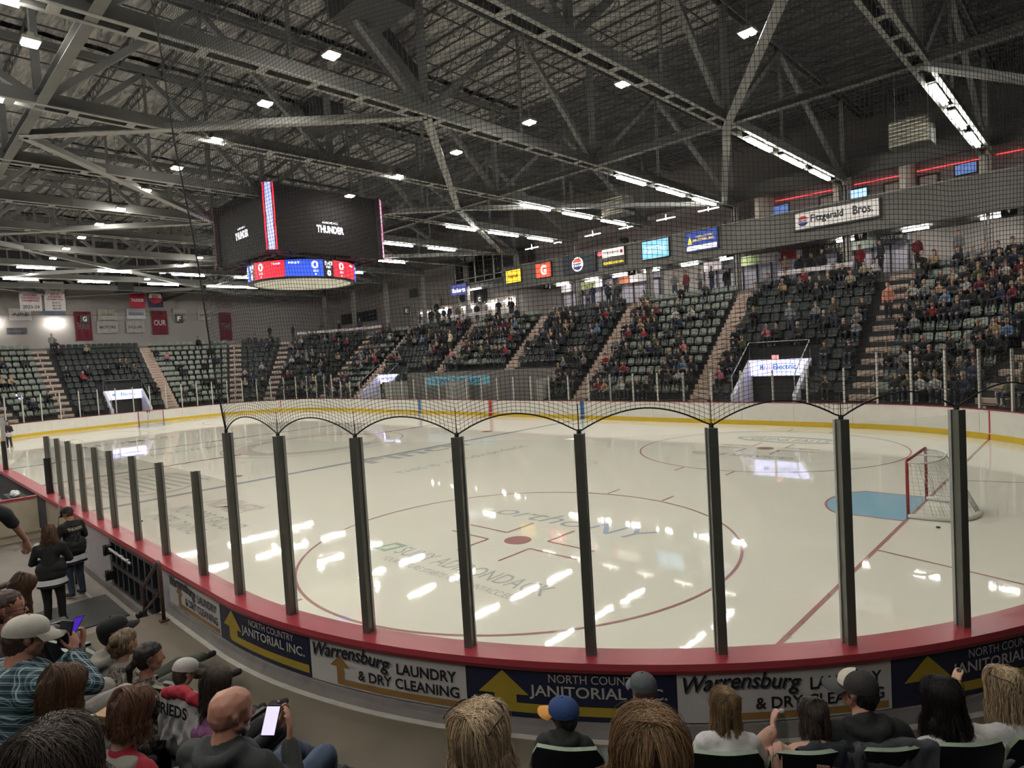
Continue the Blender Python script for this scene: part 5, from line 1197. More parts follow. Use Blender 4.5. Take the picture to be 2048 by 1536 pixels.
# standing people on the far concourse and aisles
k = 0
for (s_, off, z, n_, sp) in ((s_far(19.5), 8.1, 7.1, 5, .75), (s_far(12.8), 8.3, 7.1, 5, .8), (s_far(5.2), 8.2, 7.1, 6, .7), (s_far(-5.5), 8.3, 7.1, 3, .8), (s_far(-9.2), 8.3, 7.1, 6, .8), (s_far(-14.5), 8.4, 7.1, 5, .9), (s_fl(110), 8.2, 7.1, 5, 1.2), (s_far(23.4), 8.2, 7.1, 4, .95)):
    for q in range(n_):
        (x, y), nn = bp(s_ + q * sp + rng.uniform(-.2, .2), off + rng.uniform(0, .9)); cn, cc = rng.choices(COLS, CW)[0]
        person(FIGS[rng.randrange(4)], (x, y, z), math.atan2(-nn[1], -nn[0]) - math.pi / 2 + rng.uniform(-1, 1), cc, f'person in {cn} top standing on the upper concourse, {ordn(k)} of those counting leftwards', group='people standing on the upper concourse', name='bystander', sc=rng.uniform(.92, 1.04)); k += 1
for (s_, i, cn, cc, lb) in ((s_fr(87), 7, 'peach', (.42, .17, .12), 'person in peach top walking on the right stair aisle'), (s_nl(180) , 11, 'grey', (.2, .2, .2), 'person in grey top climbing to the top of the far end'), (s_far(-9.4), 7, 'cream', (.5, .42, .3), 'person in cream coat standing in the middle rows of the far side'), (s_far(18.3), 6, 'grey plaid', (.12, .14, .15), 'person in grey overalls standing in the dark section'), (s_far(20.4), 6, 'brown', (.05, .04, .03), 'person in brown standing near the right aisle of the dark section')):
    (x, y), nn = bp(s_, row_off(i) + .2); person(FIGS[i % 4], (x, y, row_z(i) + .02), math.atan2(-nn[1], -nn[0]) - math.pi / 2, cc, lb, name='bystander')
# people in the press level
for k, (x, y, z, cn, cc) in enumerate(((.2, 21.6, 10.6, 'black', (.01, .01, .012)), (1.1, 21.7, 10.6, 'dark', (.02, .02, .025)), (1.9, 21.7, 10.6, 'grey', (.1, .1, .1)), (12.0, 21.8, 10.6, 'black', (.01, .01, .01)), (12.9, 21.8, 10.6, 'dark', (.02, .02, .025)), (18.2, 22.4, 10.5, 'black', (.01, .01, .01)), (15.0, 22.0, 10.4, 'black', (.01, .01, .01)))):
    person(FIGS[k % 4], (x, y, 9.72), math.pi, cc, f'person in {cn} top behind the balcony rail, {ordn(k)} from the left', group='people behind the balcony rail')
# television camera and operator
t = thing('television_camera', (5.9, 21.3, 11.1), 'black television camera on a stand behind the balcony', 'camera'); mb = MB(); mb.box((5.9, 21.2, 11.55), (.3, .6, .3)); mb.build('camera_body', M_black, t); mb = MB(); mb.tube([(5.9, 21.2, 11.4), (5.9, 21.2, 9.7)], .05, 8); mb.build('camera_stand', M_black, t); mb = MB(); mb.tube([(5.9, 20.9, 11.55), (5.9, 20.7, 11.55)], .09, 12); mb.build('camera_lens', M_black, t)
person(FIGS[1], (6.3, 21.9, 9.75), math.pi, (.01, .01, .012), 'person in black working the television camera behind the balcony', name='bystander')
for k, x in enumerate((-8.9, -7.6)):
    person(FIG[k], (x, 22.2, 10.85), math.pi, (.03, .03, .035), f"person in dark top sitting in the press booth, {['left', 'right'][k]} one", group='people in the press booth')
# skater near the far left boards
rf = thing('linesman', (-20.57, -10.1, 0), 'person on skates in black kit standing near the far end, left edge', 'person')
o = remesh('body', [(a, b, c, d, e) for a, b, c, d, e in stand_caps(0)], 0.03, [M_dkp, M_dkp, M_skinf, M_hairs[0], M_shoe], smooth=3, tags=TG, parent=rf); o.rotation_euler = (0, 0, -2.2)
mb = MB(); mb.tube([(0.45, .1, .02), (.25, .1, .9)], .018, 6); mb.box((.52, .1, .03), (.25, .03, .06)); mb.build('stick', mat('stick_wood', (.3, .25, .2)), rf, world=False)
mb = MB(); mb.tube([(-.17, .0, .86), (.17, .0, .86)], .16, 12); mb.build('white_hem', M_mw, rf, world=False)
# ================================================================== near corner: advert panels, floor, steps
M_adw = mat('ad_white_vinyl', (0.58, 0.55, 0.53), rough=0.45, var=0.06); M_adn = mat('ad_navy_vinyl', (0.014, 0.018, 0.05), rough=0.4, var=0.15); M_adg = mat('ad_gold', (0.42, 0.30, 0.035), rough=0.45, var=0.1)
M_ado = mat('ad_brown_gold', (0.30, 0.16, 0.05), rough=0.45, var=0.1); M_adt = mat('ad_cream_letter', (0.50, 0.47, 0.43), rough=0.45); M_adk = mat('ad_black_letter', (0.010, 0.010, 0.016), rough=0.45); M_ads = mat('ad_grey_shadow', (0.13, 0.13, 0.14), rough=0.45)
def adfn(s_left, lift, zb=0.555):
    # u metres along the outer face (left to right as seen from outside), measured at the outer radius
    def f(u, v):
        s0 = s_left; k = u
        if s0 < 43.9:
            d = 43.9 - s0
            s_ = s0 + k if k < d else 43.9 + (k - d) * RC / (RC + .27)
        else: s_ = s0 + k * RC / (RC + .27)
        (x, y), n = bp(s_, 0.27 + lift); return (x, y, zb + v)
    return f
def smooth_poly(mb, fn, pts, mi=0, step=.12):
    """polygon laid on the curved face: cut into vertical strips so that it follows the curve"""
    us = [p[0] for p in pts]; u0, u1 = min(us), max(us); n = max(1, int((u1 - u0) / step)); 
    bm = bmesh.new(); vs = [bm.verts.new((u, v, 0)) for u, v in pts]; bm.faces.new(vs)
    for i in range(1, n):
        u = u0 + (u1 - u0) * i / n
        bmesh.ops.bisect_plane(bm, geom=bm.verts[:] + bm.edges[:] + bm.faces[:], plane_co=(u, 0, 0), plane_no=(1, 0, 0))
    bm.verts.index_update(); P = [fn(v.co.x, v.co.y) for v in bm.verts]; F = [[v.index for v in f.verts] for f in bm.faces]; bm.free(); mb.add(P, F, mi)
PW = 1.985
def ad_panel(s_left, kind, label, group):
    fn0 = adfn(s_left, 0.0); H_ = 0.475; W_ = PW * (1.0)
    c = fn0(W_ / 2, 0); t = thing('advertising_panel', c, label, 'advertising panel', group)
    mb = MB(); smooth_poly(mb, adfn(s_left, .004), [(.006, 0), (W_ - .006, 0), (W_ - .006, H_), (.006, H_)]); mb.build('panel_sheet', M_adw if kind == 'w' else M_adn, t)
    f1, f2, f3 = adfn(s_left, .008), adfn(s_left, .0105), adfn(s_left, .013)
    if kind == 'w':
        mb = MB(); smooth_poly(mb, f1, [(.34, .09), (.44, .09), (.44, .02), (W_ - .03, .02), (W_ - .03, .085), (.50, .085), (.50, .22), (.59, .22), (.455, .345), (.32, .22), (.41, .22), (.41, .09)][1:] if False else [(.40, .02), (W_ - .04, .02), (W_ - .04, .085), (.50, .085), (.50, .215), (.59, .215), (.45, .34), (.31, .215), (.40, .215)]); mb.build('brown_arrow', M_ado, t)
        for fn, m_, dx, dy, nm in ((f2, M_ads, .013, -.014, 'letter_shadow'), (f3, M_adk, 0, 0, 'script_lettering')):
            text(nm, 'Warrensburg', m_, lambda u, v, fn=fn, dx=dx, dy=dy: fn(u + dx, v + dy + .0 + .035 * math.sin((u - .08) / 1.0 * math.pi)), .06, 1.12, .235, .43, t, shear=.30, bold=.008, spacing=.97)
        text('block_lettering', 'LAUNDRY', M_adk, f3, 1.20, 1.88, .265, .38, t, bold=.02)
        text('block_lettering', '& DRY CLEANING', M_adk, f3, .70, 1.90, .115, .225, t, bold=.02)
    else:
        mb = MB(); smooth_poly(mb, f1, [(.40, .045), (W_ - .03, .045), (W_ - .03, .135), (.50, .135), (.50, .215), (.62, .215), (.37, .445), (.12, .215), (.28, .215), (.28, .10), (.30, .06), (.34, .045)]); mb.build('gold_arrow', M_adg, t)
        text('block_lettering', 'NORTH COUNTRY', M_adt, f3, .82, 1.72, .355, .435, t)
        text('block_lettering', 'JANITORIAL INC.', M_adt, f3, .63, 1.90, .185, .325, t, bold=.015)
seq = [('w', s_near(19.93)), ('n', s_near(21.93))]
names = {'w': 'white panel with script, laundry lettering and brown arrow', 'n': 'navy panel with cream janitorial lettering and gold arrow'}
wh = {'w': ['farthest left, by the stair rail', 'between the two leftmost navy ones', 'between the middle and right navy ones', 'at the far right, beyond the frame'], 'n': ['leftmost on the curve', 'in the middle of the curve', 'at the right edge']}
s_ = s_near(19.93); cnt = {'w': 0, 'n': 0}; kind = 'w'
for i in range(7):
    ad_panel(s_, kind, f'{names[kind]}, {wh[kind][min(cnt[kind], 3 if kind == "w" else 2)]}' if cnt[kind] < (4 if kind == 'w' else 3) else names[kind], 'advertising panels on the near boards'); cnt[kind] += 1
    if s_ < 43.9: s_ = 43.9 + (PW - (43.9 - s_)) * RC / (RC + .27) if s_ + PW > 43.9 else s_ + PW
    else: s_ += PW * RC / (RC + .27)
    kind = 'n' if kind == 'w' else 'w'

# concourse and raised rows around the near corner
CX, CY = HX, -HY
def sector(r0, r1, z0, z1, a0, a1, name, m, label, kind='structure', cat=None, xmin=19.9, n=48):
    mb = MB(); path = []
    if a0 <= -90: path = [((xmin, CY), (0, -1)), ((CX, CY), (0, -1))]
    for i in range(n + 1):
        a = math.radians(max(a0, -90) + (a1 - max(a0, -90)) * i / n); path.append(((CX, CY), (math.cos(a), math.sin(a))))
    mb.sweep(path, [(r0, z0), (r0, z1), (r1, z1), (r1, z0)]); o = mb.build(name, m); return tag(o, label, cat, kind=kind)
sector(8.66, 16.2, -0.1, 0.43, -91, -5, 'floor_walkway', M_conc, 'worn brown concrete walkway behind the near corner boards')
T_Z = [.78, 1.15, 1.55, 1.95, 2.35, 2.75]
T_R = [10.12, 11.2, 12.25, 13.1, 13.95, 14.8]
for i, z in enumerate(T_Z):
    sector(T_R[i], 16.2, .43, z, -91, -5, f'floor_row_{i}', M_tread, 'dark concrete row under the near seats', xmin=19.9 if i == 0 else 20.6)
mb = MB(); mb.box((9.0, -17.2, -0.06), (21.8, 8.0, 0.10)); tag(mb.build('floor_lower', mat('lower_concrete', (0.19, 0.165, 0.14), rough=.8, var=.3, scale=1.2)), 'lower concrete floor by the machine gate', kind='structure')
mb = MB(); mb.box((19.72, -14.9, 0.10), (0.40, 3.2, 0.22)); tag(mb.build('concrete_step', mat('step_edge', (.27, .24, .2)), loc=(19.7, -14.9, 0)), 'concrete step between the walkway and the lower floor', 'step')
mb = MB(); mb.box((17.55, -14.35, 0.0), (1.55, 1.9, 0.024)); tag(mb.build('rubber_mat', mat('rubber_mat', (.04, .04, .038), rough=.9, bump=.1, bscale=90), loc=(17.5, -14.3, 0)), 'dark rubber mat on the lower floor by the gate', 'mat')
mb = MB(); mb.box((16.6, -13.62, 0.002), (1.5, .05, .006)); mb.box((18.6, -13.62, 0.002), (1.6, .05, .006)); tag(mb.build('painted_line', mat('pale_floor_stripe', (.34, .31, .27)), loc=(17, -13.6, 0)), 'pale painted line on the lower floor along the boards', 'floor marking')
# stair rail by the step
M_brown = mat('brown_rail_paint', (.09, .045, .035), rough=.35)
t = thing('stair_rail', (19.9, -13.45, 0), 'brown pipe handrail standing by the step beside the boards', 'handrail')
A, Bp = Vector((20.32, -13.44, .43)), Vector((19.40, -13.44, .0))
mb = MB(); mb.tube([A, A + Vector((0, 0, .84)), A + Vector((-.05, 0, .87)), A + Vector((-.10, 0, .84)), Bp + Vector((0, 0, .72)), Bp + Vector((0, 0, .05))], .026, 10); mb.tube([A + Vector((0, 0, .45)), Bp + Vector((0, 0, .36))], .022, 10); mb.build('rail_pipe', M_brown, t)
mb = MB(); mb.box(A + Vector((0, 0, .01)), (.12, .12, .02)); mb.box(Bp + Vector((0, 0, .01)), (.12, .12, .02)); mb.build('foot_plate', M_brown, t)
t = thing('stand_rail', (20.6, -15.2, 0), 'thick brown guard rail beside the bending woman at the left', 'handrail')
mb = MB(); mb.tube([(18.6, -14.75, .0), (18.6, -14.75, 1.0), (18.75, -14.85, 1.12), (20.6, -15.6, 1.55), (22.2, -16.2, 1.95)], .045, 10); mb.tube([(20.6, -15.6, .6), (20.6, -15.6, 1.55)], .04, 10); mb.build('rail_pipe', M_brown, t)
# bench enclosure beyond
t = thing('bench_enclosure', (10.4, -14.5, 0), 'tan walled enclosure with red top strip beyond the jersey wearers', 'enclosure')
mb = MB(); mb.box((10.22, -15.3, .55), (.10, 3.9, 1.06)); mb.build('cross_wall', mat('tan_panel', (0.42, 0.36, 0.27), rough=0.5), t)
mb = MB(); mb.box((10.22, -15.3, 1.095), (.14, 3.9, .05)); mb.build('top_strip', M_red, t)
mb = MB(); mb.box((10.30, -15.3, .22), (.03, 3.9, .035)); mb.build('grey_rib', M_steel_l, t)
t = thing('players_bench', (6.5, -14.2, 0), 'dark bench area seen through the gap beyond the tan wall', 'bench')
mb = MB(); mb.box((6.5, -15.6, .9), (6.8, .12, 1.8)); mb.build('rear_wall', M_wallD, t); mb = MB(); mb.box((6.5, -14.5, .45), (6.4, .4, .08)); mb.build('seat', mat('bench_wood', (.3, .24, .2)), t)
for x in (4, 6.5, 9): mb = MB(); mb.box((x, -14.5, .2), (.08, .3, .44)); mb.build('leg', M_steel_l, t)
for k, (x, y) in enumerate(((8.3, -13.55), (7.9, -13.5))):
    mb = MB(); mb.ball((x, y, .95), .12, sx=1.5, sz=.6); mb.ball((x + .1, y - .05, .98), .07); tag(mb.build('crumpled_towel', mat('towel_white', (.6, .6, .6)), loc=(x, y, .95)), ['left', 'right'][k] + ' crumpled white towel on the ledge of the dark bench area', 'towel')
mb = MB(); mb.box((8.1, -13.5, .86), (1.6, .4, .05)); tag(mb.build('bench_ledge', M_wallD, loc=(8.1, -13.5, .86)), 'dark ledge behind the boards in the bench area', 'ledge')
mb = MB(); mb.tube([(12.6, -13.42, .02), (13.1, -13.34, 1.42)], .014, 6); tag(mb.build('hockey_stick', mat('stick_wood', (.45, .3, .2)), loc=(12.6, -13.4, 0)), 'thin wooden stick leaning on the boards behind the capped jersey wearer', 'stick')
mb = MB(); mb.box((15.4, -13.75, .42), (.36, .36, .05)); mb.box((14.9, -13.85, .22), (.4, .4, .05))
t = thing('low_stool', (15.4, -13.75, 0), 'low brown stool beside the boards behind the capped man', 'stool'); mb.build('seat', mat('stool_top', (.3, .2, .12)), t)
for dx in (-.14, .14):
    for dy in (-.14, .14): mb = MB(); mb.tube([(15.4 + dx, -13.75 + dy, 0), (15.4 + dx, -13.75 + dy, .42)], .02, 6); mb.build('leg', M_brown, t)

# ---- near seats (all parts): black shell with sage inner face
def near_seat(x, y, z, rz, label, folded=False):
    t = thing('stadium_seat', (x, y, z), label, 'seat', 'stadium seats of the near rows', rz=rz); return t
proto = thing('stadium_seat', (0, 0, 0), 'x', 'seat', 'stadium seats of the near rows')
def shell(y0, z0, y1, z1, w0, w1, t_, curve, top_round=True, n=9, m=7):
    mb = MB(); P = []
    for j in range(m):
        k = j / (m - 1); ww = w0 + (w1 - w0) * k
        if j == m - 1: ww *= .80
        if j == m - 2: ww *= .95
        for i in range(n):
            u = -1 + 2 * i / (n - 1); P.append((u * ww / 2, y0 + (y1 - y0) * k + curve * u * u, z0 + (z1 - z0) * k - .012 * (abs(u) ** 3) * (j == m - 1)))
    nrm = Vector((0, z1 - z0, -(y1 - y0))).normalized() * t_
    Q = [(x, y - nrm.y, z - nrm.z) for x, y, z in P]; F = [(j * n + i, j * n + i + 1, (j + 1) * n + i + 1, (j + 1) * n + i) for j in range(m - 1) for i in range(n - 1)]
    mb.add(P, F, 0, True); mb.add(Q, [f[::-1] for f in F], 1, True)
    E = [i for i in range(n)] + [(j + 1) * n - 1 for j in range(1, m)] + [(m - 1) * n + i for i in range(n - 2, -1, -1)] + [j * n for j in range(m - 2, 0, -1)]
    mb.add([P[i] for i in E] + [Q[i] for i in E], [(i, (i + 1) % len(E), len(E) + (i + 1) % len(E), len(E) + i) for i in range(len(E))], 0)
    return mb
M_sageN = mat('sage_plastic', (.22, .27, .20), rough=.45, var=.05); M_shellN = mat('black_shell_plastic', (.011, .012, .013), rough=.42, var=.1)
shell(-.02, .42, -.14, .86, .45, .45, .028, .045).build('backrest', [M_sageN, M_shellN], proto, world=False)
mbp = MB(); 
shell(.10, .40, .04, .78, .40, .42, .03, .0).build('seat_pan', [M_shellN, M_sageN], proto, world=False)
for s_x in (-.245, .245):
    mb = MB(); mb.box((s_x, .0, .25), (.03, .10, .50)); mb.box((s_x, .02, .02), (.05, .2, .03)); mb.build('leg', M_shellN, proto, world=False)
    mb = MB(); mb.box((s_x, .12, .60), (.04, .26, .03)); mb.build('armrest', M_shellN, proto, world=False)
mb = MB(); mb.tube([(-.24, .0, .40), (.24, .0, .40)], .02, 8); mb.build('pivot_bar', M_shellN, proto, world=False)
SEATPOS = {}
first = True
rown = ['front', 'second', 'third', 'fourth']
for i in range(4):
    r = [10.72, 12.0, 12.85, 13.7][i]; step = .457 / r * 180 / math.pi
    a = -56.45 + (0 if i == 0 else .6 * i); lst = []
    while a < -20: lst.append(a); a += step
    a = -56.45 + (0 if i == 0 else .6 * i) - step
    while a > -90: lst.append(a); a -= step
    lst.sort(); k_r = 0; k_l = 0
    for a in lst:
        if (-70.0 if i == 0 else -63.8) < a < (-58.0 if i == 0 else -57.0) and i < 2: continue
        ar = math.radians(a); x, y, z = CX + r * math.cos(ar), CY + r * math.sin(ar), T_Z[i]
        d = math.hypot(x - CAM[0], y - CAM[1])
        if not vis(x, y, z + .75) and not vis(x, y, z + .3): continue
        if d < 1.0: continue
        t = proto if first else copy_tree(proto); first = False
        t.location = (x, y, z); t.rotation_euler = (0, 0, math.atan2(-math.sin(ar), -math.cos(ar)) - math.pi / 2)
        if a > -58.6: k_r += 1; lab = f'black shelled seat, {ordn(k_r - 1)} right of the aisle in the {rown[i]} near row'
        else: k_l += 1; lab = f'black shelled seat with sage face, {ordn(k_l - 1)} from the left in the {rown[i]} near row'
        t['label'] = lab; SEATPOS[(i, round(a, 1))] = t
# ================================================================== people in the near rows
from mathutils.bvhtree import BVHTree
def V3(*a): return Vector(a)
def head_caps(h, f, u, r, g=1.0, tagn='skin', ears=True):
    """h centre of head at ear level; f forward, u up, r right"""
    P = lambda a, b, c: tuple(h + f * a * g + r * b * g + u * c * g)
    c = [(P(-.020, 0, .028), .090 * g, P(.012, 0, .034), .086 * g, tagn), (P(-.03, 0, .0), .080 * g, P(.02, 0, .0), .078 * g, tagn),
         (P(.036, 0, -.015), .064 * g, P(.044, 0, -.062), .050 * g, tagn), (P(.060, 0, -.088), .026 * g, P(.062, 0, -.094), .024 * g, tagn),
         (P(.055, .035, -.02), .034 * g, P(.055, -.035, -.02), .034 * g, tagn), (P(.078, .026, .022), .014 * g, P(.078, -.026, .022), .014 * g, tagn),
         (P(.088, 0, .010), .009 * g, P(.108, 0, -.026), .014 * g, tagn), (P(.096, .010, -.030), .009 * g, P(.096, -.010, -.030), .009 * g, tagn),
         (P(.086, .018, -.058), .0085 * g, P(.086, -.018, -.058), .0085 * g, tagn), (P(.083, .015, -.068), .009 * g, P(.083, -.015, -.068), .009 * g, tagn),
         (P(.02, .050, -.05), .028 * g, P(.05, .02, -.085), .020 * g, tagn), (P(.02, -.050, -.05), .028 * g, P(.05, -.02, -.085), .020 * g, tagn)]
    if ears:
        for s in (-1, 1): c += [(P(-.008, s * .083, .012), .015 * g, P(-.002, s * .080, -.020), .009 * g, tagn), (P(-.014, s * .090, .014), .009 * g, P(-.012, s * .089, -.002), .008 * g, tagn)]
    return c
def hand_caps(w, d, nrm, side, curl=.35, g=1.0):
    """w wrist, d along the palm, nrm palm normal (palm side), side = direction of the thumb"""
    d, nrm, side = d.normalized(), nrm.normalized(), side.normalized(); c = []
    for o_ in (-.024, -.008, .008, .024): c.append((tuple(w + side * o_ * .7 * g), .015 * g, tuple(w + d * .082 * g + side * o_ * 1.15 * g), .0125 * g, 'skin'))
    for i, (o_, L) in enumerate(((.029, .068), (.010, .078), (-.010, .072), (-.029, .056))):
        p = w + d * .086 * g + side * o_ * g; a = curl * .5; R_ = .0092 * g
        for j, q_ in enumerate((.44, .31, .25)):
            dd = (d * math.cos(a) + nrm * math.sin(a) + side * (o_ * 2.2)).normalized(); p2 = p + dd * L * q_ * g; c.append((tuple(p), R_, tuple(p2), R_ * .92, 'skin')); p = p2; a += curl * .9; R_ *= .93
    p = w + d * .025 * g + side * .026 * g; a = .9
    for j, L in enumerate((.035, .030, .024)):
        dd = (d * math.cos(a) + side * math.sin(a) + nrm * (.25 + curl * .3)).normalized(); p2 = p + dd * L * g; c.append((tuple(p), .0125 * g if j == 0 else .0105 * g, tuple(p2), .010 * g, 'skin')); p = p2; a -= .28
    return c
M_eyew = mat('eye_white', (.6, .57, .54), rough=.2, var=.02); M_iris = mat('eye_dark', (.03, .02, .015), rough=.1); M_lip = mat('lips', (.32, .12, .10), rough=.4)
SK = [mat('skin_fair', (.50, .29, .21), rough=.5, var=.10, scale=14, spec=.4, bump=.02, bscale=140), mat('skin_ruddy', (.44, .21, .145), rough=.5, var=.12, scale=12, spec=.4, bump=.02, bscale=140), mat('skin_brown', (.13, .065, .042), rough=.5, var=.1, scale=14), mat('skin_dim', (.34, .19, .14), rough=.5, var=.1, scale=14)]
def strandmat(name, c0, c1, rough=.42):
    m, nt, b = nodes(name); b.inputs['Roughness'].default_value = rough; b.inputs['Specular IOR Level'].default_value = .45
    g_ = nt.nodes.new('ShaderNodeNewGeometry'); cr = nt.nodes.new('ShaderNodeValToRGB'); cr.color_ramp.elements[0].color = (*c0, 1); cr.color_ramp.elements[1].color = (*c1, 1)
    nt.links.new(g_.outputs['Random Per Island'], cr.inputs['Fac']); nt.links.new(cr.outputs['Color'], b.inputs['Base Color']); return m
H_blond = strandmat('strands_streaked_blond', (.13, .085, .05), (.85, .64, .40)); H_brown = strandmat('strands_brown', (.045, .022, .013), (.22, .115, .060)); H_black = strandmat('strands_black', (.005, .004, .004), (.022, .016, .014))
H_curly = strandmat('strands_golden_brown', (.050, .027, .015), (.42, .25, .12)); H_ginger = strandmat('strands_honey', (.10, .055, .026), (.38, .24, .12)); H_dkbr = strandmat('strands_dark_brown', (.014, .009, .008), (.12, .085, .065)); H_auburn = strandmat('strands_auburn', (.045, .019, .012), (.30, .14, .08))
H_under = {}
def under(m):
    if m.name not in H_under: H_under[m.name] = mat('under_' + m.name, tuple(MATS[m.name].node_tree.nodes['Color Ramp'].color_ramp.elements[0].color[:3]), rough=.6, var=.4, scale=40)
    return H_under[m.name]
def strands(root, h, f, u, r, m, n, L, g=1.0, wave=.006, vol=.012, part=0.0, seed=1, rad=.0011, spread=1.0, tuck=0.0, frizz=0.0, back=.02, maxang=2.15):
    """long hair: strands leave a parting, hug the skull, then hang"""
    rs = random.Random(seed); mb = MB(); ax, ay, az = .096 * g, .084 * g, .106 * g; cen = h + u * .018 * g - f * .006 * g; seg = 15
    for i in range(n):
        side = 1 if rs.random() < .5 + part * 0 else -1
        phi = math.radians(rs.uniform(8, 172))       # 8 = front side, 172 = back
        clump = noise.noise(Vector((phi * 3.2, side * 7.0, seed))); lift = vol * g * (rs.random() ** .7) + .004
        t0 = -.95 + 1.9 * rs.random() if phi > 2.3 else 0
        dirn = f * math.cos(phi) + r * (side * math.sin(phi))
        if phi > 2.6: dirn = f * math.cos(phi) + r * side * math.sin(phi)
        start = cen + f * rs.uniform(-.07, .05) * g * (1 if phi < 2.2 else .5); jr = rs.gauss(0, .014) * g
        pts = []; Ls = L * g * rs.uniform(.82, 1.05) * (.92 + .10 * clump); ph1 = rs.uniform(0, 6.28) * .3 + clump * 5; arc = 0
        # skull part
        K = 7; amax = min(maxang, 1.75 + .3 * rs.random())
        base = None
        for k in range(K + 1):
            a = amax * k / K
            lx, ly, lz = math.sin(a) * math.cos(phi), math.sin(a) * math.sin(phi) * side, math.cos(a)
            p = cen + f * lx * (ax + lift) + r * ly * (ay + lift) + u * lz * (az + lift) + f * (start - cen).dot(f) * math.cos(a * .8) ** 2 * (1 if a < 1.6 else 0) + r * jr * math.cos(min(a, 1.57))
            pts.append(p)
        p = pts[-1].copy(); vdir = (pts[-1] - pts[-2]).normalized(); rem = max(.02, Ls - .16 * g); M_ = seg
        out = (p - cen); out.z = 0; out = out.normalized() if out.length > 1e-4 else -f
        for k in range(1, M_ + 1):
            k_ = k / M_; vdir = (vdir * .55 + V3(0, 0, -1) * .45 + out * (.10 * spread * (1 - k_) + .16 * clump * spread * math.sin(k_ * 3.0 + clump * 4)) - f * back * .6).normalized(); p = p + vdir * rem / M_
            w_ = wave * g * (.4 + k_) * (1 + .8 * clump); q_ = p + out * w_ * math.sin(ph1 + k_ * 13) + r * w_ * math.cos(ph1 * 1.7 + k_ * 11)
            if frizz: q_ = q_ + V3(rs.gauss(0, 1), rs.gauss(0, 1), rs.gauss(0, 1)) * frizz * g * k_
            pts.append(q_)
        if frizz: pts = [pts[0]] + [p_ + V3(rs.gauss(0, 1), rs.gauss(0, 1), rs.gauss(0, 1)) * frizz * .35 * g for p_ in pts[1:]]
        rr_ = [rad * (.9 if j < len(pts) * .7 else .9 * (1 - (j / len(pts) - .7) / .3 * .8)) for j in range(len(pts))]
        mb.tube(pts, rr_, 3, caps=False)
    return mb.build('hair_strands', m, root)
def capM(rz, base): return rz
def cap_hat(root, h, f, u, r, crown, brim, g=1.0, front=None, bill=.085, backward=False, label='baseball_cap'):
    R = Matrix((r, f, u)).transposed(); cen = h + u * .045 * g - f * .004 * g; fb = f if not backward else -f
    mb = MB(); prof = []
    K = 10; n = 28
    vs, fs, ms = [], [], []
    for i in range(K + 1):
        a = i / K * math.pi / 2
        rr, zz = math.cos(a) ** .85, math.sin(a)
        for j in range(n):
            t_ = 2 * math.pi * j / n; vs.append(cen + R @ V3(.096 * rr * math.cos(t_) * g, (.112 * rr * math.sin(t_)) * g, (.082 * zz + .0) * g * (1 + .10 * max(0, math.sin(t_)) * (1 - zz))))
    for i in range(K):
        for j in range(n):
            t_ = 2 * math.pi * (j + .5) / n; fs.append((i * n + j, i * n + (j + 1) % n, (i + 1) * n + (j + 1) % n, (i + 1) * n + j)); ms.append(1 if (front and (math.sin(t_) * (1 if not backward else -1)) > .45) else 0)
    o = len(mb.v); mb.v += [tuple(v) for v in vs]; mb.f += fs; mb.m += ms; mb.sm += [True] * len(fs)
    # inner band
    mb.add([cen + R @ V3(.0965 * math.cos(2 * math.pi * j / n) * g, .1125 * math.sin(2 * math.pi * j / n) * g, z * g) for z in (-.022, .004) for j in range(n)], [(j, (j + 1) % n, n + (j + 1) % n, n + j) for j in range(n)], 0, True)
    mb.ball(cen + u * .084 * g, .007 * g, 0, 8)
    hat = mb.build(label, [crown] + ([front] if front else []), root)
    mb = MB(); A, B = [], []
    for j in range(15):
        t_ = math.radians(18 + 144 * j / 14); ed = cen + r * .096 * math.cos(t_) * g + fb * .110 * math.sin(t_) * g + u * (-.012 * g)
        tip = cen + r * .100 * math.cos(t_) * g * .98 + fb * (.110 + bill * max(.0, math.sin((t_ - math.radians(18)) / math.radians(144) * math.pi)) ** .55) * math.sin(t_) ** .3 * g * 1.0 + u * (-.028 - .026 * abs(math.cos(t_))) * g
        A.append(ed); B.append(tip)
    th = u * .004; m_ = 15
    P = A + B + [p - th for p in A] + [p - th for p in B]; F = []
    for j in range(m_ - 1): F += [(j, m_ + j, m_ + j + 1, j + 1), (2 * m_ + j, 2 * m_ + j + 1, 3 * m_ + j + 1, 3 * m_ + j), (m_ + j, 3 * m_ + j, 3 * m_ + j + 1, m_ + j + 1)]
    mb.add(P, F, 0, True); mb.build('cap_brim', brim, hat).matrix_parent_inverse = Matrix.Identity(4)
    return hat
def cloth(name, col, var=.18, rough=.88, scale=5, bump=.15): return mat(name, col, rough=rough, var=var, scale=scale, bump=bump, bscale=60)
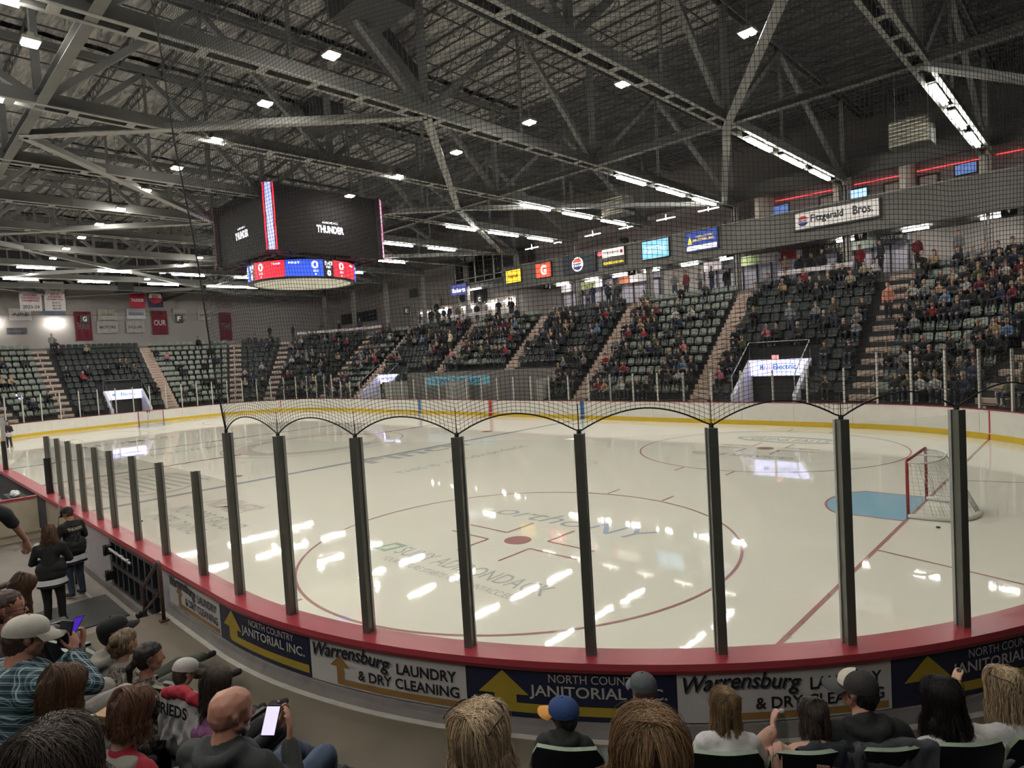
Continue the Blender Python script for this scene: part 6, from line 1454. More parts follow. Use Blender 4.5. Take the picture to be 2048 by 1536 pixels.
def plaidmat():
    m, nt, b = nodes('teal_plaid'); b.inputs['Roughness'].default_value = .85; tc = nt.nodes.new('ShaderNodeTexCoord'); sx = nt.nodes.new('ShaderNodeSeparateXYZ'); mp = nt.nodes.new('ShaderNodeMapping'); mp.inputs['Rotation'].default_value = (0.5, .35, .6)
    nt.links.new(tc.outputs['Object'], mp.inputs['Vector']); nt.links.new(mp.outputs['Vector'], sx.inputs[0]); res = []
    def band(out, freq, thr, ph=0):
        a = nt.nodes.new('ShaderNodeMath'); a.operation = 'MULTIPLY_ADD'; a.inputs[1].default_value = freq; a.inputs[2].default_value = ph; nt.links.new(out, a.inputs[0])
        s = nt.nodes.new('ShaderNodeMath'); s.operation = 'FRACT'; nt.links.new(a.outputs[0], s.inputs[0]); c = nt.nodes.new('ShaderNodeMath'); c.operation = 'LESS_THAN'; c.inputs[1].default_value = thr; nt.links.new(s.outputs[0], c.inputs[0]); return c.outputs[0]
    def mixc(fac, a, colb, s=1.0):
        x = nt.nodes.new('ShaderNodeMix'); x.data_type = 'RGBA'; x.inputs['B'].default_value = (*colb, 1)
        mu = nt.nodes.new('ShaderNodeMath'); mu.operation = 'MULTIPLY'; mu.inputs[1].default_value = s; nt.links.new(fac, mu.inputs[0]); nt.links.new(mu.outputs[0], x.inputs['Factor'])
        if isinstance(a, tuple): x.inputs['A'].default_value = (*a, 1)
        else: nt.links.new(a, x.inputs['A'])
        return x.outputs['Result']
    c = (.03, .10, .135)
    for ax in ('X', 'Z'):
        o_ = sx.outputs[ax]; c = mixc(band(o_, 24, .38), c, (.008, .022, .035), .75)
    for ax in ('X', 'Z'):
        o_ = sx.outputs[ax]; c = mixc(band(o_, 24, .10, .35), c, (.42, .48, .48), .8); c = mixc(band(o_, 24, .06, .6), c, (.42, .48, .48), .6)
    nt.links.new(c, b.inputs['Base Color']); return m
def blotch(name, cols, scale):
    m, nt, b = nodes(name); b.inputs['Roughness'].default_value = .85; tc = nt.nodes.new('ShaderNodeTexCoord'); n = nt.nodes.new('ShaderNodeTexNoise'); n.inputs['Scale'].default_value = scale; n.inputs['Detail'].default_value = 3; n.inputs['Distortion'].default_value = 1.2
    nt.links.new(tc.outputs['Object'], n.inputs['Vector']); cr = nt.nodes.new('ShaderNodeValToRGB'); cr.color_ramp.interpolation = 'CONSTANT'
    for i, (p, c) in enumerate(cols):
        e = cr.color_ramp.elements[i] if i < 2 else cr.color_ramp.elements.new(p); e.position = p; e.color = (*c, 1)
    nt.links.new(n.outputs['Fac'], cr.inputs['Fac']); nt.links.new(cr.outputs['Color'], b.inputs['Base Color']); return m
M_plaid = plaidmat(); M_camo = blotch('camouflage_cloth', [(0, (.03, .022, .016)), (.42, (.12, .09, .07)), (.5, (.24, .20, .17)), (.57, (.06, .05, .035)), (.63, (.30, .27, .24))], 11)
M_mint = blotch('mint_patterned_cloth', [(0, (.03, .06, .05)), (.40, (.20, .34, .27)), (.52, (.26, .40, .33)), (.62, (.05, .10, .08))], 9)
M_redj = blotch('red_jersey', [(0, (.30, .01, .025)), (.56, (.36, .015, .03)), (.60, (.5, .48, .46)), (.66, (.02, .02, .02))], 3.2)
M_blk = cloth('black_cloth', (.010, .010, .011)); M_char = cloth('charcoal_cloth', (.030, .031, .033)); M_denim = cloth('denim', (.045, .065, .11)); M_ddenim = cloth('dark_denim', (.02, .028, .042)); M_oliv = cloth('olive_trousers', (.055, .062, .045)); M_graysw = cloth('grey_sweatshirt', (.24, .22, .19))
M_lgrey = cloth('light_grey_trousers', (.30, .27, .25)); M_pinkt = cloth('mauve_shirt', (.27, .10, .24)); M_whit = cloth('white_cloth', (.50, .48, .47)); M_cream = cloth('cream_cloth', (.45, .38, .33)); M_peach = cloth('peach_coat', (.50, .29, .22)); M_brownj = cloth('brown_cloth', (.06, .04, .034)); M_shoeB = cloth('dark_shoe', (.03, .03, .035)); M_shoeW = cloth('white_sole', (.55, .53, .5))
M_glassf = mat('glasses_frame', (.01, .008, .008), rough=.25)

def human(name_lab, H, face, top, legs, skin, hair=None, scale=1.0, lean=.08, yaw=0.0, pitch=0.0, tilt=0.0, wid=1.0, hands=None, sitz=None, vox=.010, legdir=0.0, hood=False, legs_out=.44, feet=None, stand=False, sleeves='long', fold=.006, seed=0, belly=0.0, eyes=True, drop=.73, kneeup=.12, extra=None, beard=None, anklez=-.36, topmats=None):
    """H head centre (world); face world angle of the seat direction; yaw turns the head from it"""
    g = scale; fb = V3(math.cos(face), math.sin(face), 0); rb = V3(fb.y, -fb.x, 0); ub = V3(0, 0, 1)
    hips = V3(*H) - ub * drop * g - fb * (lean * .73 + .05) * g
    hy = face + yaw; fh = V3(math.cos(hy) * math.cos(pitch), math.sin(hy) * math.cos(pitch), math.sin(pitch)); rh = V3(math.sin(hy), -math.cos(hy), 0); uh = rh.cross(fh)
    if tilt: q_ = Matrix.Rotation(tilt, 3, fh); rh = q_ @ rh; uh = q_ @ uh
    root = thing('person', tuple(hips), name_lab, 'person'); W = lambda x, y, z: hips + (rb * x + fb * (y + lean * max(0, z)) + ub * z) * g
    T = lambda x, y, z: tuple(W(x, y, z)); w = wid
    h = V3(*H); body = head_caps(h, fh, uh, rh, g)
    neck0 = h - uh * .075 * g - fh * .018 * g
    body += [(tuple(neck0), .052 * g * (.5 + .5 * w), T(0, .0, .52), .06 * g * w, 'skin')]
    tor = lambda e: [(T(-.085 * w, 0, .09), (.125 + e) * g * (w * .6 + .4), T(.085 * w, 0, .09), (.125 + e) * g * (w * .6 + .4), 'top'), (T(0, .01 + belly * .5, .18), (.13 + e + belly) * g * (w * .5 + .5), T(0, .015, .40), (.135 + e) * g * (w * .5 + .5), 'top'),
                     (T(-.09 * w, .01, .40), (.112 + e) * g, T(.09 * w, .01, .40), (.112 + e) * g, 'top'), (T(-.15 * w, 0, .475), (.062 + e) * g, T(.15 * w, 0, .475), (.062 + e) * g, 'top'), (T(-.07 * w, -.005, .50), (.058 + e) * g, T(.07 * w, -.005, .50), (.058 + e) * g, 'top'),
                     (T(0, -.01, .49), (.075 + e) * g, T(0, .005, .545), (.058 + e) * g, 'top')]
    if stand:
        tor0 = tor; tor = lambda e: tor0(e) + [(T(-.08 * w, 0, .0), (.13 + e) * g, T(.08 * w, 0, .0), (.13 + e) * g, 'top')]
    body += [(a, b - .012, c, d - .012, 'skin') for a, b, c, d, _ in tor(0)]
    A = {}; armc = []
    hands = hands or {}
    for s in (-1, 1):
        sh = W(s * .165 * w, .0, .465); hd = hands.get(s)
        if hd is None: el, wr, dr, nr, sd, cu = W(s * .25 * w, .05, .21), W(s * .12, .25, .17), fb * .9 - rb * s * .35 - ub * .1, -ub, -rb * s, .5
        else: el, wr, dr, nr, sd, cu = (V3(*hd[0]), V3(*hd[1]), V3(*hd[2]), V3(*hd[3]), V3(*hd[4]), hd[5])
        A[s] = (sh, el, wr); body += [(tuple(sh), .048 * g, tuple(el), .038 * g, 'skin'), (tuple(el), .040 * g, tuple(wr), .026 * g, 'skin')] + hand_caps(wr, dr, nr, sd, cu, g)
    LG = []
    for s in (-1, 1):
        if stand: hp, kn, an, to = W(s * .09, 0, -.02), W(s * .10, .03, -.44), W(s * .105, -.0, -.83), W(s * .12, .14, -.87)
        else:
            spread = s * .085 + legdir * .1; hp = W(s * .09, .03, .08); kn = W(spread * 1.3 + legdir * .15, legs_out, kneeup); 
            ft = None if feet is None else feet.get(s)
            an = V3(*ft) if ft else W(spread * 1.3 + legdir * .2, legs_out - .02, anklez); to = an + (fb * .15 - ub * .035 + rb * s * .02) * g
        LG.append((hp, kn, an, to)); body += [(tuple(hp), .085 * g, tuple(kn), .058 * g, 'skin'), (tuple(kn), .055 * g, tuple(an), .036 * g, 'skin'), (tuple(an), .036 * g, tuple(to), .030 * g, 'skin')]
    loc = lambda caps: [((c[0][0] - hips.x, c[0][1] - hips.y, c[0][2] - hips.z), c[1], (c[2][0] - hips.x, c[2][1] - hips.y, c[2][2] - hips.z), c[3], c[4]) for c in caps]
    remesh('body', loc(body), vox * (.5 + .5 * g), skin, smooth=3, parent=root, seed=seed)
    tc_ = tor(.012)
    for s in (-1, 1):
        sh, el, wr = A[s]; e = .016
        tc_ += [(tuple(sh), (.056 + e) * g, tuple(el), (.046 + e) * g, 'top')]
        if sleeves == 'long': tc_ += [(tuple(el), (.044 + e) * g, tuple(el + (wr - el) * .93), (.030 + e) * g, 'top')]
        elif sleeves == 'pushed': tc_ += [(tuple(el), (.044 + e) * g, tuple(el + (wr - el) * .35), (.040 + e) * g, 'top')]
    if hood:
        for k in range(9):
            a0, a1 = math.pi * (k / 9) , math.pi * ((k + 1) / 9)
            P_ = lambda a: W(.098 * math.cos(a), -.012 - .105 * math.sin(a), .545 - .02 * math.sin(a))
            tc_.append((tuple(P_(a0)), .040 * g, tuple(P_(a1)), .040 * g, 'top'))
        tc_.append((T(0, -.115, .50), .050 * g, T(0, -.13, .43), .030 * g, 'top'))
    if extra: tc_ += extra(W, g)
    gar = remesh('jacket' if hood or sleeves == 'long' else 'shirt', loc(tc_), .013, top, smooth=3, parent=root, fold=fold, fs=11, seed=seed)
    lc = []; sc_ = []
    for hp, kn, an, to in LG:
        lc += [(tuple(hp), .108 * g, tuple(kn), .075 * g, 'leg'), (tuple(kn), .074 * g, tuple(an), .056 * g, 'leg')]; sc_.append((an, to))
    lc += [(T(-.09 * w, 0, .05), .13 * g, T(.09 * w, 0, .05), .13 * g, 'leg')]
    remesh('trousers', loc(lc), .014, legs, smooth=3, parent=root, fold=.005, fs=12, seed=seed + 5)
    for (an, to) in sc_:
        dn = V3(0, 0, -.018); remesh('shoe', loc([(tuple(an + dn), .046 * g, tuple(to), .040 * g, 'x'), (tuple(an + dn - fb * .03), .042 * g, tuple(an + dn), .045 * g, 'x')]), .012, M_shoeB, smooth=2, parent=root)
    fr = dict(root=root, h=h, f=fh, u=uh, r=rh, g=g, W=W, gar=gar, fb=fb, rb=rb, hips=hips)
    if eyes:
        for s in (-1, 1):
            mb = MB(); c_ = h + (fh * .074 + rh * s * .031 + uh * .004) * g; mb.ball(c_, .0125 * g, 0, 10); mb.ball(c_ + fh * .0065 * g, .0078 * g, 1, 8); mb.build('eye', [M_eyew, M_iris], root)
    # hair
    if hair:
        kind, hm = hair[0], hair[1]
        P = lambda a, b, c: tuple(h + fh * a * g + rh * b * g + uh * c * g)
        base = [(P(-.030, 0, .036), .094 * g, P(.004, 0, .048), .088 * g, 'h'), (P(-.040, 0, .0), .084 * g, P(-.035, 0, -.03), .070 * g, 'h')]
        if kind in ('short',): remesh('hair', loc(base), .008, under(hm) if hm.name.startswith('strands') else hm, smooth=2, parent=root, fold=.004, fs=50, seed=seed); strands_short(root, h, fh, uh, rh, hm, g, seed)
        if kind == 'capped':
            base = [(P(-.030, 0, .012), .090 * g, P(-.010, 0, .012), .088 * g, 'h'), (P(-.040, 0, -.02), .080 * g, P(-.035, 0, -.05), .066 * g, 'h')]
            remesh('hair', loc(base), .008, hm, smooth=2, parent=root, fold=.003, fs=50, seed=seed)
        if kind == 'long':
            L = hair[2]; kw = dict(hair[3]) if len(hair) > 3 else {}
            n_ = kw.pop('n', 900); dz = V3(0, 0, -1); b0 = h - fh * .045 * g - uh * .02 * g; cur = b0; bw = kw.pop('bw', .062)
            Ld = max(.02, L * g - .20 * g); e_ = b0 - fh * .035 * g + dz * Ld
            base += [(tuple(b0 + rh * s * bw * .55 * g), .052 * g, tuple(e_ + rh * s * bw * .75 * g), .030 * g, 'h') for s in (-1, 0, 1)]
            remesh('hair', loc(base), .010, under(hm), smooth=4, parent=root, fold=.005, fs=34, seed=seed)
            strands(root, h, fh, uh, rh, hm, n_, L, g, seed=seed + 2, **kw)
    return fr
def strands_short(root, h, f, u, r, m, g, seed, n=420):
    if not m.name.startswith('strands'): return
    rs = random.Random(seed); mb = MB()
    for i in range(n):
        th = math.acos(rs.uniform(-.25, 1)); ph = rs.uniform(0, 2 * math.pi); lx, ly, lz = math.sin(th) * math.cos(ph), math.sin(th) * math.sin(ph), math.cos(th)
        if lx > .55 and lz < .55: continue
        c = h + f * (lx * .098 - .014) * g + r * ly * .092 * g + u * (lz * .105 + .028) * g; d = (f * lx + r * ly + u * lz) * .25 - u * .7 - f * .3
        mb.tube([c, c + d.normalized() * .018 * g, c + d.normalized() * .03 * g - u * .006], [.0012, .0011, .0004], 3, caps=False)
    mb.build('hair_strands', m, root)
def text_on(fr, txt, m, o_, ux, uy, dirn, W_, H_, name='back_lettering', **kw):
    """lettering laid on the garment by casting along dirn"""
    me = fr['gar'].data; vs = [v.co + fr['hips'] for v in me.vertices]; bvh = BVHTree.FromPolygons(vs, [p.vertices[:] for p in me.polygons])
    v, f = glyphs(txt, kw.get('shear', 0), 1.0, kw.get('bold', .03)); bm = bmesh.new(); bv = [bm.verts.new((a, b, 0)) for a, b in v]
    for q_ in f:
        try: bm.faces.new([bv[i] for i in q_])
        except ValueError: pass
    bmesh.ops.subdivide_edges(bm, edges=[e for e in bm.edges if e.calc_length() > .04], cuts=2, use_grid_fill=False); bmesh.ops.triangulate(bm, faces=bm.faces[:])
    bm.verts.index_update(); P = []
    for v_ in bm.verts:
        p = o_ + ux * v_.co.x * W_ + uy * v_.co.y * H_; hit = bvh.ray_cast(p - dirn * .5, dirn)
        P.append((hit[0] - dirn * .004) if hit[0] else p)
    mb = MB(); mb.add(P, [[x.index for x in q_.verts] for q_ in bm.faces]); bm.free(); return mb.build(name, m, fr['root'])
def hem(fr, z0, z1, m, name):
    W = fr['W']; mb = MB(); n = 32; rows = []
    for k in range(4):
        z = z0 + (z1 - z0) * k / 3
        for j in range(n):
            a = 6.2832 * j / n; w_ = 1 + .03 * math.sin(5 * a) * (1 - k / 3); e = .028 * (1 - k / 3); rows.append(W((.205 + e) * math.cos(a) * w_, (.150 + e) * math.sin(a) * w_, z))
    mb.add(rows, [(k * n + j, k * n + (j + 1) % n, (k + 1) * n + (j + 1) % n, (k + 1) * n + j) for k in range(3) for j in range(n)], 0, True); return mb.build(name, m, fr['root'])
def face_in(H): return math.atan2(CY - H[1], CX - H[0])
def glasses(fr, up_=0.0, back=0.0, lens=None, wide=1.0):
    h, f, u, r, g = fr['h'], fr['f'], fr['u'], fr['r'] * wide, fr['g']; mb = MB()
    c = h + f * (.098 - back) * g + u * (.004 + up_) * g
    for s in (-1, 1):
        mb.tube([c + r * (s * .032 + .024 * math.cos(t) * 1.15) * g + u * .019 * math.sin(t) * g for t in np.linspace(0, 6.283, 14)[:-1]], .0026, 6, close=True)
        mb.tube([c + r * s * .060 * g, c + r * s * .082 * g - f * .03 * g, c + r * s * .088 * g - f * .105 * g - u * .006 * g, c + r * s * .086 * g - f * .125 * g - u * .02 * g], .0024, 6)
    mb.tube([c + r * -.01 * g, c + r * .01 * g], .0026, 6); o = mb.build('glasses', M_glassf, fr['root'])
    if lens:
        mb = MB()
        for s in (-1, 1): mb.add([c + r * (s * .032 + .027 * math.cos(t)) * g + u * .019 * math.sin(t) * g for t in np.linspace(0, 6.283, 17)[:-1]], [tuple(range(16))])
        mb.build('glasses_lens', lens, fr['root'])
M_lensd = mat('dark_lens', (.02, .02, .022), rough=.1)
def phone(p, ux, uy, label, screen, w_=.074, h_=.155):
    ux, uy = V3(*ux).normalized(), V3(*uy).normalized(); n = ux.cross(uy); p = V3(*p); t = thing('phone', tuple(p), label, 'phone'); R = Matrix((ux, uy, n)).transposed()
    mb = MB(); mb.box(p, (w_, h_, .009), R=R); mb.box(p, (w_ - .008, h_ + .006, .008), R=R); mb.build('phone_case', M_black, t); mb = MB(); mb.box(p + n * .005, (w_ - .006, h_ - .008, .001), R=R); mb.build('phone_screen', screen, t); return t
SCR_W = mat('phone_screen_white', (.5, .48, .55), emit=(.82, .74, 1), es=.85, var=.15, scale=60); SCR_P = mat('phone_screen_purple', (.05, .02, .2), emit=(.10, .03, .65), es=.5)

# --- right hand group, front row (seen from behind)
H = (27.812, -13.312, 1.705); fr = human('child in blue cap with orange bill and black hooded top with white lettering', H, face_in(H), M_blk, M_ddenim, SK[2], hair=('capped', M_hairs[0]), scale=.80, hood=True, yaw=1.05, pitch=-.08, lean=.04, seed=1, wid=1.0, drop=.66)
cap_hat(fr['root'], fr['h'], fr['f'], fr['u'], fr['r'], cloth('royal_blue_cap', (.018, .05, .16)), cloth('orange_bill', (.60, .27, .05)), g=.92, bill=.11)
rb, fb = fr['rb'], fr['fb']; o_ = fr['W'](-.17, -.2, .155)
text_on(fr, 'more', mat('faded_print', (.16, .16, .16)), o_, rb, V3(0, 0, 1), fb, .12, .035, shear=.2); text_on(fr, 'Pizza', mat('white_print', (.5, .5, .48)), o_ + rb * .135, rb, V3(0, 0, 1), fb, .12, .05, shear=.2, bold=.05)
H = (27.864, -12.484, 1.53); fr = human('person in grey cap leaning forward, hidden behind the golden curly hair', H, face_in(H), M_oliv, M_ddenim, SK[3], hair=('capped', M_hairs[1]), scale=.95, lean=.35, yaw=.5, pitch=-.1, hood=False, seed=2)
cap_hat(fr['root'], fr['h'], fr['f'], fr['u'], fr['r'], cloth('slate_cap', (.075, .08, .09)), cloth('slate_bill', (.11, .115, .13)), g=.95)
H = (28.605, -12.735, 1.770); fr = human('child with long honey blond hair in white top, front row', H, face_in(H), M_whit, M_denim, SK[0], hair=('long', H_ginger, .46, dict(n=1000, wave=.005, vol=.016, spread=.5, bw=.075, rad=.0014)), scale=.86, lean=.03, yaw=.15, seed=3, drop=.68)
H = (29.005, -12.398, 1.70); fr = human('child with dark brown parted hair in peach coat holding a clear bottle', H, face_in(H), M_peach, M_ddenim, SK[0], hair=('long', H_dkbr, .30, dict(n=900, wave=.003, vol=.010, spread=.7, bw=.07, rad=.0014)), scale=.86, lean=.08, yaw=.1, pitch=-.35, seed=4, drop=.68,
    hands={-1: ((28.66, -12.66, 1.42), (28.80, -12.50, 1.60), (-.3, .5, .55), (.7, .2, -.1), (.1, .3, .9), .9)})
H = (29.186, -12.166, 1.83); fr = human('person in dark cap with white front panel and black jacket, front row', H, face_in(H), M_blk, M_ddenim, SK[1], hair=('capped', M_hairs[0]), scale=1.0, lean=.10, yaw=.72, pitch=-.05, hood=True, wid=1.22, seed=5, drop=.685)
cap_hat(fr['root'], fr['h'], fr['f'], fr['u'], fr['r'], cloth('charcoal_cap', (.028, .024, .024)), cloth('grey_bill', (.05, .05, .052)), g=1.02, front=cloth('cream_panel_cloth', (.50, .46, .37)), bill=.10)
H = (29.565, -11.865, 1.765); fr = human('person with long black hair and white patterned top, front row', H, face_in(H), M_whit, M_ddenim, SK[0], hair=('long', H_black, .46, dict(n=1300, wave=.010, vol=.020, spread=1.0, bw=.08, rad=.0014, frizz=.0016)), scale=.97, lean=.06, yaw=.25, pitch=-.2, seed=6)
H = (29.834, -11.581, 1.80); fr = human('person with long brown blond hair, sunglasses on head and white sweatshirt, right edge', H, face_in(H), M_whit, M_denim, SK[0], hair=('long', H_blond, .42, dict(n=1200, wave=.006, vol=.014, spread=.5, bw=.06, rad=.0014)), scale=.97, lean=.05, yaw=.62, pitch=-.05, seed=7,
    hands={-1: ((29.55, -11.75, 1.55), (29.60, -11.58, 1.72), (-.3, .6, .5), (.5, .5, -.4), (.3, .1, .8), .6)})
glasses(fr, up_=.106, back=.04, wide=1.13, lens=M_lensd)
# --- third row, close to the camera
H = (28.723, -14.807, 2.645); fr = human('person with long streaked blond hair and glasses pushed up on the head', H, face_in(H), M_brownj, M_denim, SK[0], hair=('long', H_blond, .47, dict(n=3800, wave=.014, vol=.016, spread=1.3, bw=.070, rad=.0010, back=.05)), scale=1.0, lean=.02, yaw=-.42, pitch=0, seed=8, vox=.008)
glasses(fr, up_=.116, back=.05, wide=1.14, lens=mat('pale_lens', (.5, .5, .48), rough=.1))
H = (29.198, -14.481, 2.615); fr = human('person with full golden brown wavy hair close to the camera', H, face_in(H), M_brownj, M_denim, SK[0], hair=('long', H_curly, .44, dict(n=4200, wave=.020, vol=.050, spread=2.2, bw=.10, rad=.0010, frizz=.0022, back=.04)), scale=1.0, lean=.02, yaw=.1, seed=9)
H = (27.875, -15.879, 2.735); fr = human('person with big dark windblown hair at the bottom left corner', H, face_in(H), cloth('rust_dark_cloth', (.07, .02, .02)), M_denim, SK[1], hair=('long', H_dkbr, .36, dict(n=4200, wave=.016, vol=.048, spread=1.8, bw=.10, rad=.0011, frizz=.0045, back=.10)), scale=1.05, lean=.05, yaw=.25, seed=10)
# --- left group
F_ = lambda H: face_in(H)
H = (27.155, -15.066, 2.305); fh_ = face_in(H)
fr = human('bald person with short grey beard in charcoal hooded top holding a phone', H, fh_, M_char, M_denim, SK[1], scale=1.02, lean=.02, yaw=-.50, pitch=-.15, hood=True, wid=1.30, seed=11, vox=.0068, drop=.675,
    hands={1: ((27.42, -14.88, 1.90), (27.26, -14.83, 2.08), (-.25, .20, .80), (-.55, -.75, .1), (-.8, .5, .1), .35), -1: ((26.92, -14.93, 1.90), (27.03, -14.78, 2.04), (.25, .25, .75), (.3, -.3, .6), (.5, -.7, .3), .7)}, feet={1: (26.05, -14.0, .9), -1: (25.7, -13.95, .9)}, legs_out=.60)
P = lambda a, b, c: tuple(fr['h'] + fr['f'] * a + fr['r'] * b + fr['u'] * c - fr['hips'])
remesh('beard', [(P(.072, 0, -.092), .028, P(.060, .03, -.085), .022, 'b'), (P(.072, 0, -.092), .028, P(.060, -.03, -.085), .022, 'b'), (P(.045, .055, -.06), .014, P(.06, .03, -.09), .018, 'b'), (P(.045, -.055, -.06), .014, P(.06, -.03, -.09), .018, 'b')], .006, M_hairs[3], smooth=1, parent=fr['root'], fold=.003, fs=60)
phone((27.15, -14.87, 2.17), (.72, .69, -.06), (.1, .25, .95), 'phone with bright white screen held by the bald person', SCR_W)
H = (25.579, -14.592, 1.70); fr = human('person with long brown hair in mauve shirt beside the bald one', H, F_(H), M_pinkt, M_blk, SK[1], hair=('long', H_dkbr, .40, dict(n=900, wave=.009, vol=.016, spread=.8, bw=.07, rad=.0014)), scale=.95, lean=.05, yaw=-.55, pitch=-.15, seed=12, sleeves='pushed', legs_out=.55, feet={-1: (24.0, -13.72, .55), 1: (24.2, -13.6, .62)})
H = (25.098, -14.647, 1.68); fr = human('child in pale mesh cap with black and red shoulders between mauve shirt and camouflage tops', H, F_(H), [M_whit], M_blk, SK[0], hair=('capped', M_hairs[1]), scale=.80, lean=.02, yaw=-.1, pitch=-.35, seed=13, wid=1.15, fold=.009)
cap_hat(fr['root'], fr['h'], fr['f'], fr['u'], fr['r'], cloth('pale_mesh_cap', (.42, .39, .36)), cloth('brown_bill', (.10, .06, .05)), g=.86)
W = fr['W']; hp = fr['hips']; tl = lambda p: tuple(V3(*p) - hp)
remesh('jersey_yoke', [(tl(W(-.14, -.005, .445)), .082 * .8 + .012, tl(W(.14, -.005, .445)), .082 * .8 + .012, 't'), (tl(W(0, .0, .40)), .10, tl(W(0, .0, .47)), .09, 't')], .012, M_redj, smooth=3, parent=fr['root'], fold=.006, fs=12)
remesh('black_shoulders', [(tl(W(-.19, .0, .46)), .075, tl(W(-.25, .05, .33)), .070, 't'), (tl(W(.19, .0, .46)), .075, tl(W(.25, .05, .33)), .070, 't')], .012, M_blk, smooth=3, parent=fr['root'], fold=.006, fs=12)
H = (24.871, -14.818, 1.80); fr = human('person with hair tied back in camouflage top looking right, front row', H, F_(H), M_camo, M_blk, SK[1], hair=('short', H_dkbr), scale=.93, lean=.04, yaw=-.45, pitch=-.08, seed=14, hood=True, sleeves='long', wid=1.05)
P = lambda a, b, c: tuple(fr['h'] + fr['f'] * a * .93 + fr['r'] * b + fr['u'] * c * .93 - fr['hips'])
remesh('hair_tail', [(P(-.10, 0, -.01), .035, P(-.15, 0, -.06), .028, 'h'), (P(-.15, 0, -.06), .028, P(-.14, 0, -.20), .016, 'h')], .008, under(H_dkbr), smooth=3, parent=fr['root'], fold=.004, fs=40)
H = (24.546, -14.903, 1.85); fr = human('person with fair hair in a loose bun and camouflage top, front row', H, F_(H), M_camo, M_ddenim, SK[0], hair=('short', H_blond), scale=.95, lean=.06, yaw=.2, pitch=-.05, seed=15)
P = lambda a, b, c: tuple(fr['h'] + fr['f'] * a + fr['r'] * b + fr['u'] * c - fr['hips'])
remesh('hair_bun', [(P(-.09, .0, .07), .042, P(-.11, .02, .055), .038, 'h'), (P(-.10, -.02, .02), .035, P(-.09, .0, -.06), .03, 'h')], .008, under(H_ginger), smooth=2, parent=fr['root'], fold=.006, fs=45)
H = (24.399, -14.939, 1.93); fr = human('person in black cap, grey hooded top and olive trousers leaning back, front row', H, F_(H), M_graysw, M_oliv, SK[1], hair=('capped', M_hairs[0]), scale=1.0, lean=-.02, yaw=-.35, pitch=.12, hood=True, seed=16, legs_out=.60, kneeup=.16, feet={-1: (22.35, -13.62, .58), 1: (23.05, -13.62, .58)})
cap_hat(fr['root'], fr['h'], fr['f'], fr['u'], fr['r'], M_blk, M_blk, g=1.0)
H = (25.47, -15.63, 2.43); fr = human('large person in white cap and teal plaid shirt holding a phone, second row', H, F_(H), M_plaid, M_lgrey, SK[1], hair=('capped', M_hairs[1]), scale=1.06, lean=.0, yaw=-.30, pitch=-.22, wid=1.40, belly=.07, seed=17, vox=.0075, drop=.68,
    hands={1: ((25.66, -15.34, 2.07), (25.50, -15.40, 2.25), (-.30, .10, .75), (-.3, -.9, .1), (.5, -.6, .4), .5), -1: ((25.22, -15.50, 2.02), (25.36, -15.34, 2.22), (.1, .2, .9), (.5, -.5, .2), (.7, -.4, .3), .6)}, legs_out=.5)
cap_hat(fr['root'], fr['h'], fr['f'], fr['u'], fr['r'], cloth('white_cap_cloth', (.46, .43, .37)), cloth('white_cap_cloth', (.46, .43, .37)), g=1.08)
phone((25.45, -15.43, 2.37), (.75, .6, -.1), (.1, .2, .95), 'phone in dark cover held by the person in plaid', M_ddenim, w_=.085, h_=.17)
H = (25.00, -15.66, 2.50); fr = human('person with glasses and reddish hair in maroon top at the left edge', H, F_(H), cloth('maroon_cloth', (.05, .018, .025)), M_denim, SK[1], hair=('short', H_auburn), scale=1.0, lean=.0, yaw=-.5, pitch=-.05, seed=18, vox=.008)
glasses(fr)
phone((25.20, -15.33, 2.33), (.7, .6, .2), (.5, .3, .8), 'phone with purple screen between the person in plaid and the one with glasses', SCR_P)
H = (26.30, -15.604, 2.36); fr = human('person with brown shoulder length hair in mint patterned top bending over a tray', H, F_(H), M_mint, M_lgrey, SK[0], hair=('long', H_brown, .29, dict(n=1400, wave=.003, vol=.014, spread=.4, bw=.06, rad=.0013)), scale=.98, lean=.16, yaw=-.1, pitch=-.35, seed=19,
    hands={1: ((26.35, -15.36, 1.96), (26.20, -15.32, 2.03), (-.3, .7, 0), (0, .2, -1), (-.7, -.3, .2), .4), -1: ((25.98, -15.44, 1.97), (26.04, -15.32, 2.01), (.1, .8, 0), (0, .2, -1), (.7, -.2, .2), .4)})
t = thing('cardboard_tray', (26.10, -15.30, 2.06), 'tan cardboard sheet on the lap of the brown haired person', 'cardboard'); mb = MB(); mb.box((26.12, -15.28, 2.065), (.22, .24, .012), rz=.5); mb.box((26.12, -15.28, 2.03), (.18, .2, .05), rz=.5); mb.build('sheet', mat('kraft_card', (.42, .26, .12), rough=.7), t)
mb = MB(); mb.ball((26.12, -15.34, 2.085), .035, sx=1.3, sz=.5); mb.ball((26.17, -15.36, 2.085), .028, sz=.6); mb.build('food_pieces', M_cream, t)
H = (26.525, -15.351, 2.20); fr = human('person with auburn hair, grey collar and red jersey at the bottom left', H, F_(H), M_redj, M_denim, SK[0], hair=('long', H_auburn, .29, dict(n=1600, wave=.004, vol=.014, spread=.5, bw=.06, rad=.0012)), scale=.98, lean=.10, yaw=-.1, pitch=-.32, seed=20)
W = fr['W']; hp = fr['hips']; tl = lambda p: tuple(V3(*p) - hp)
remesh('grey_collar', [(tl(W(-.10, -.03, .52)), .055, tl(W(.10, -.03, .52)), .055, 't'), (tl(W(0, -.08, .50)), .07, tl(W(0, -.09, .42)), .05, 't')], .012, M_graysw, smooth=3, parent=fr['root'], fold=.004)
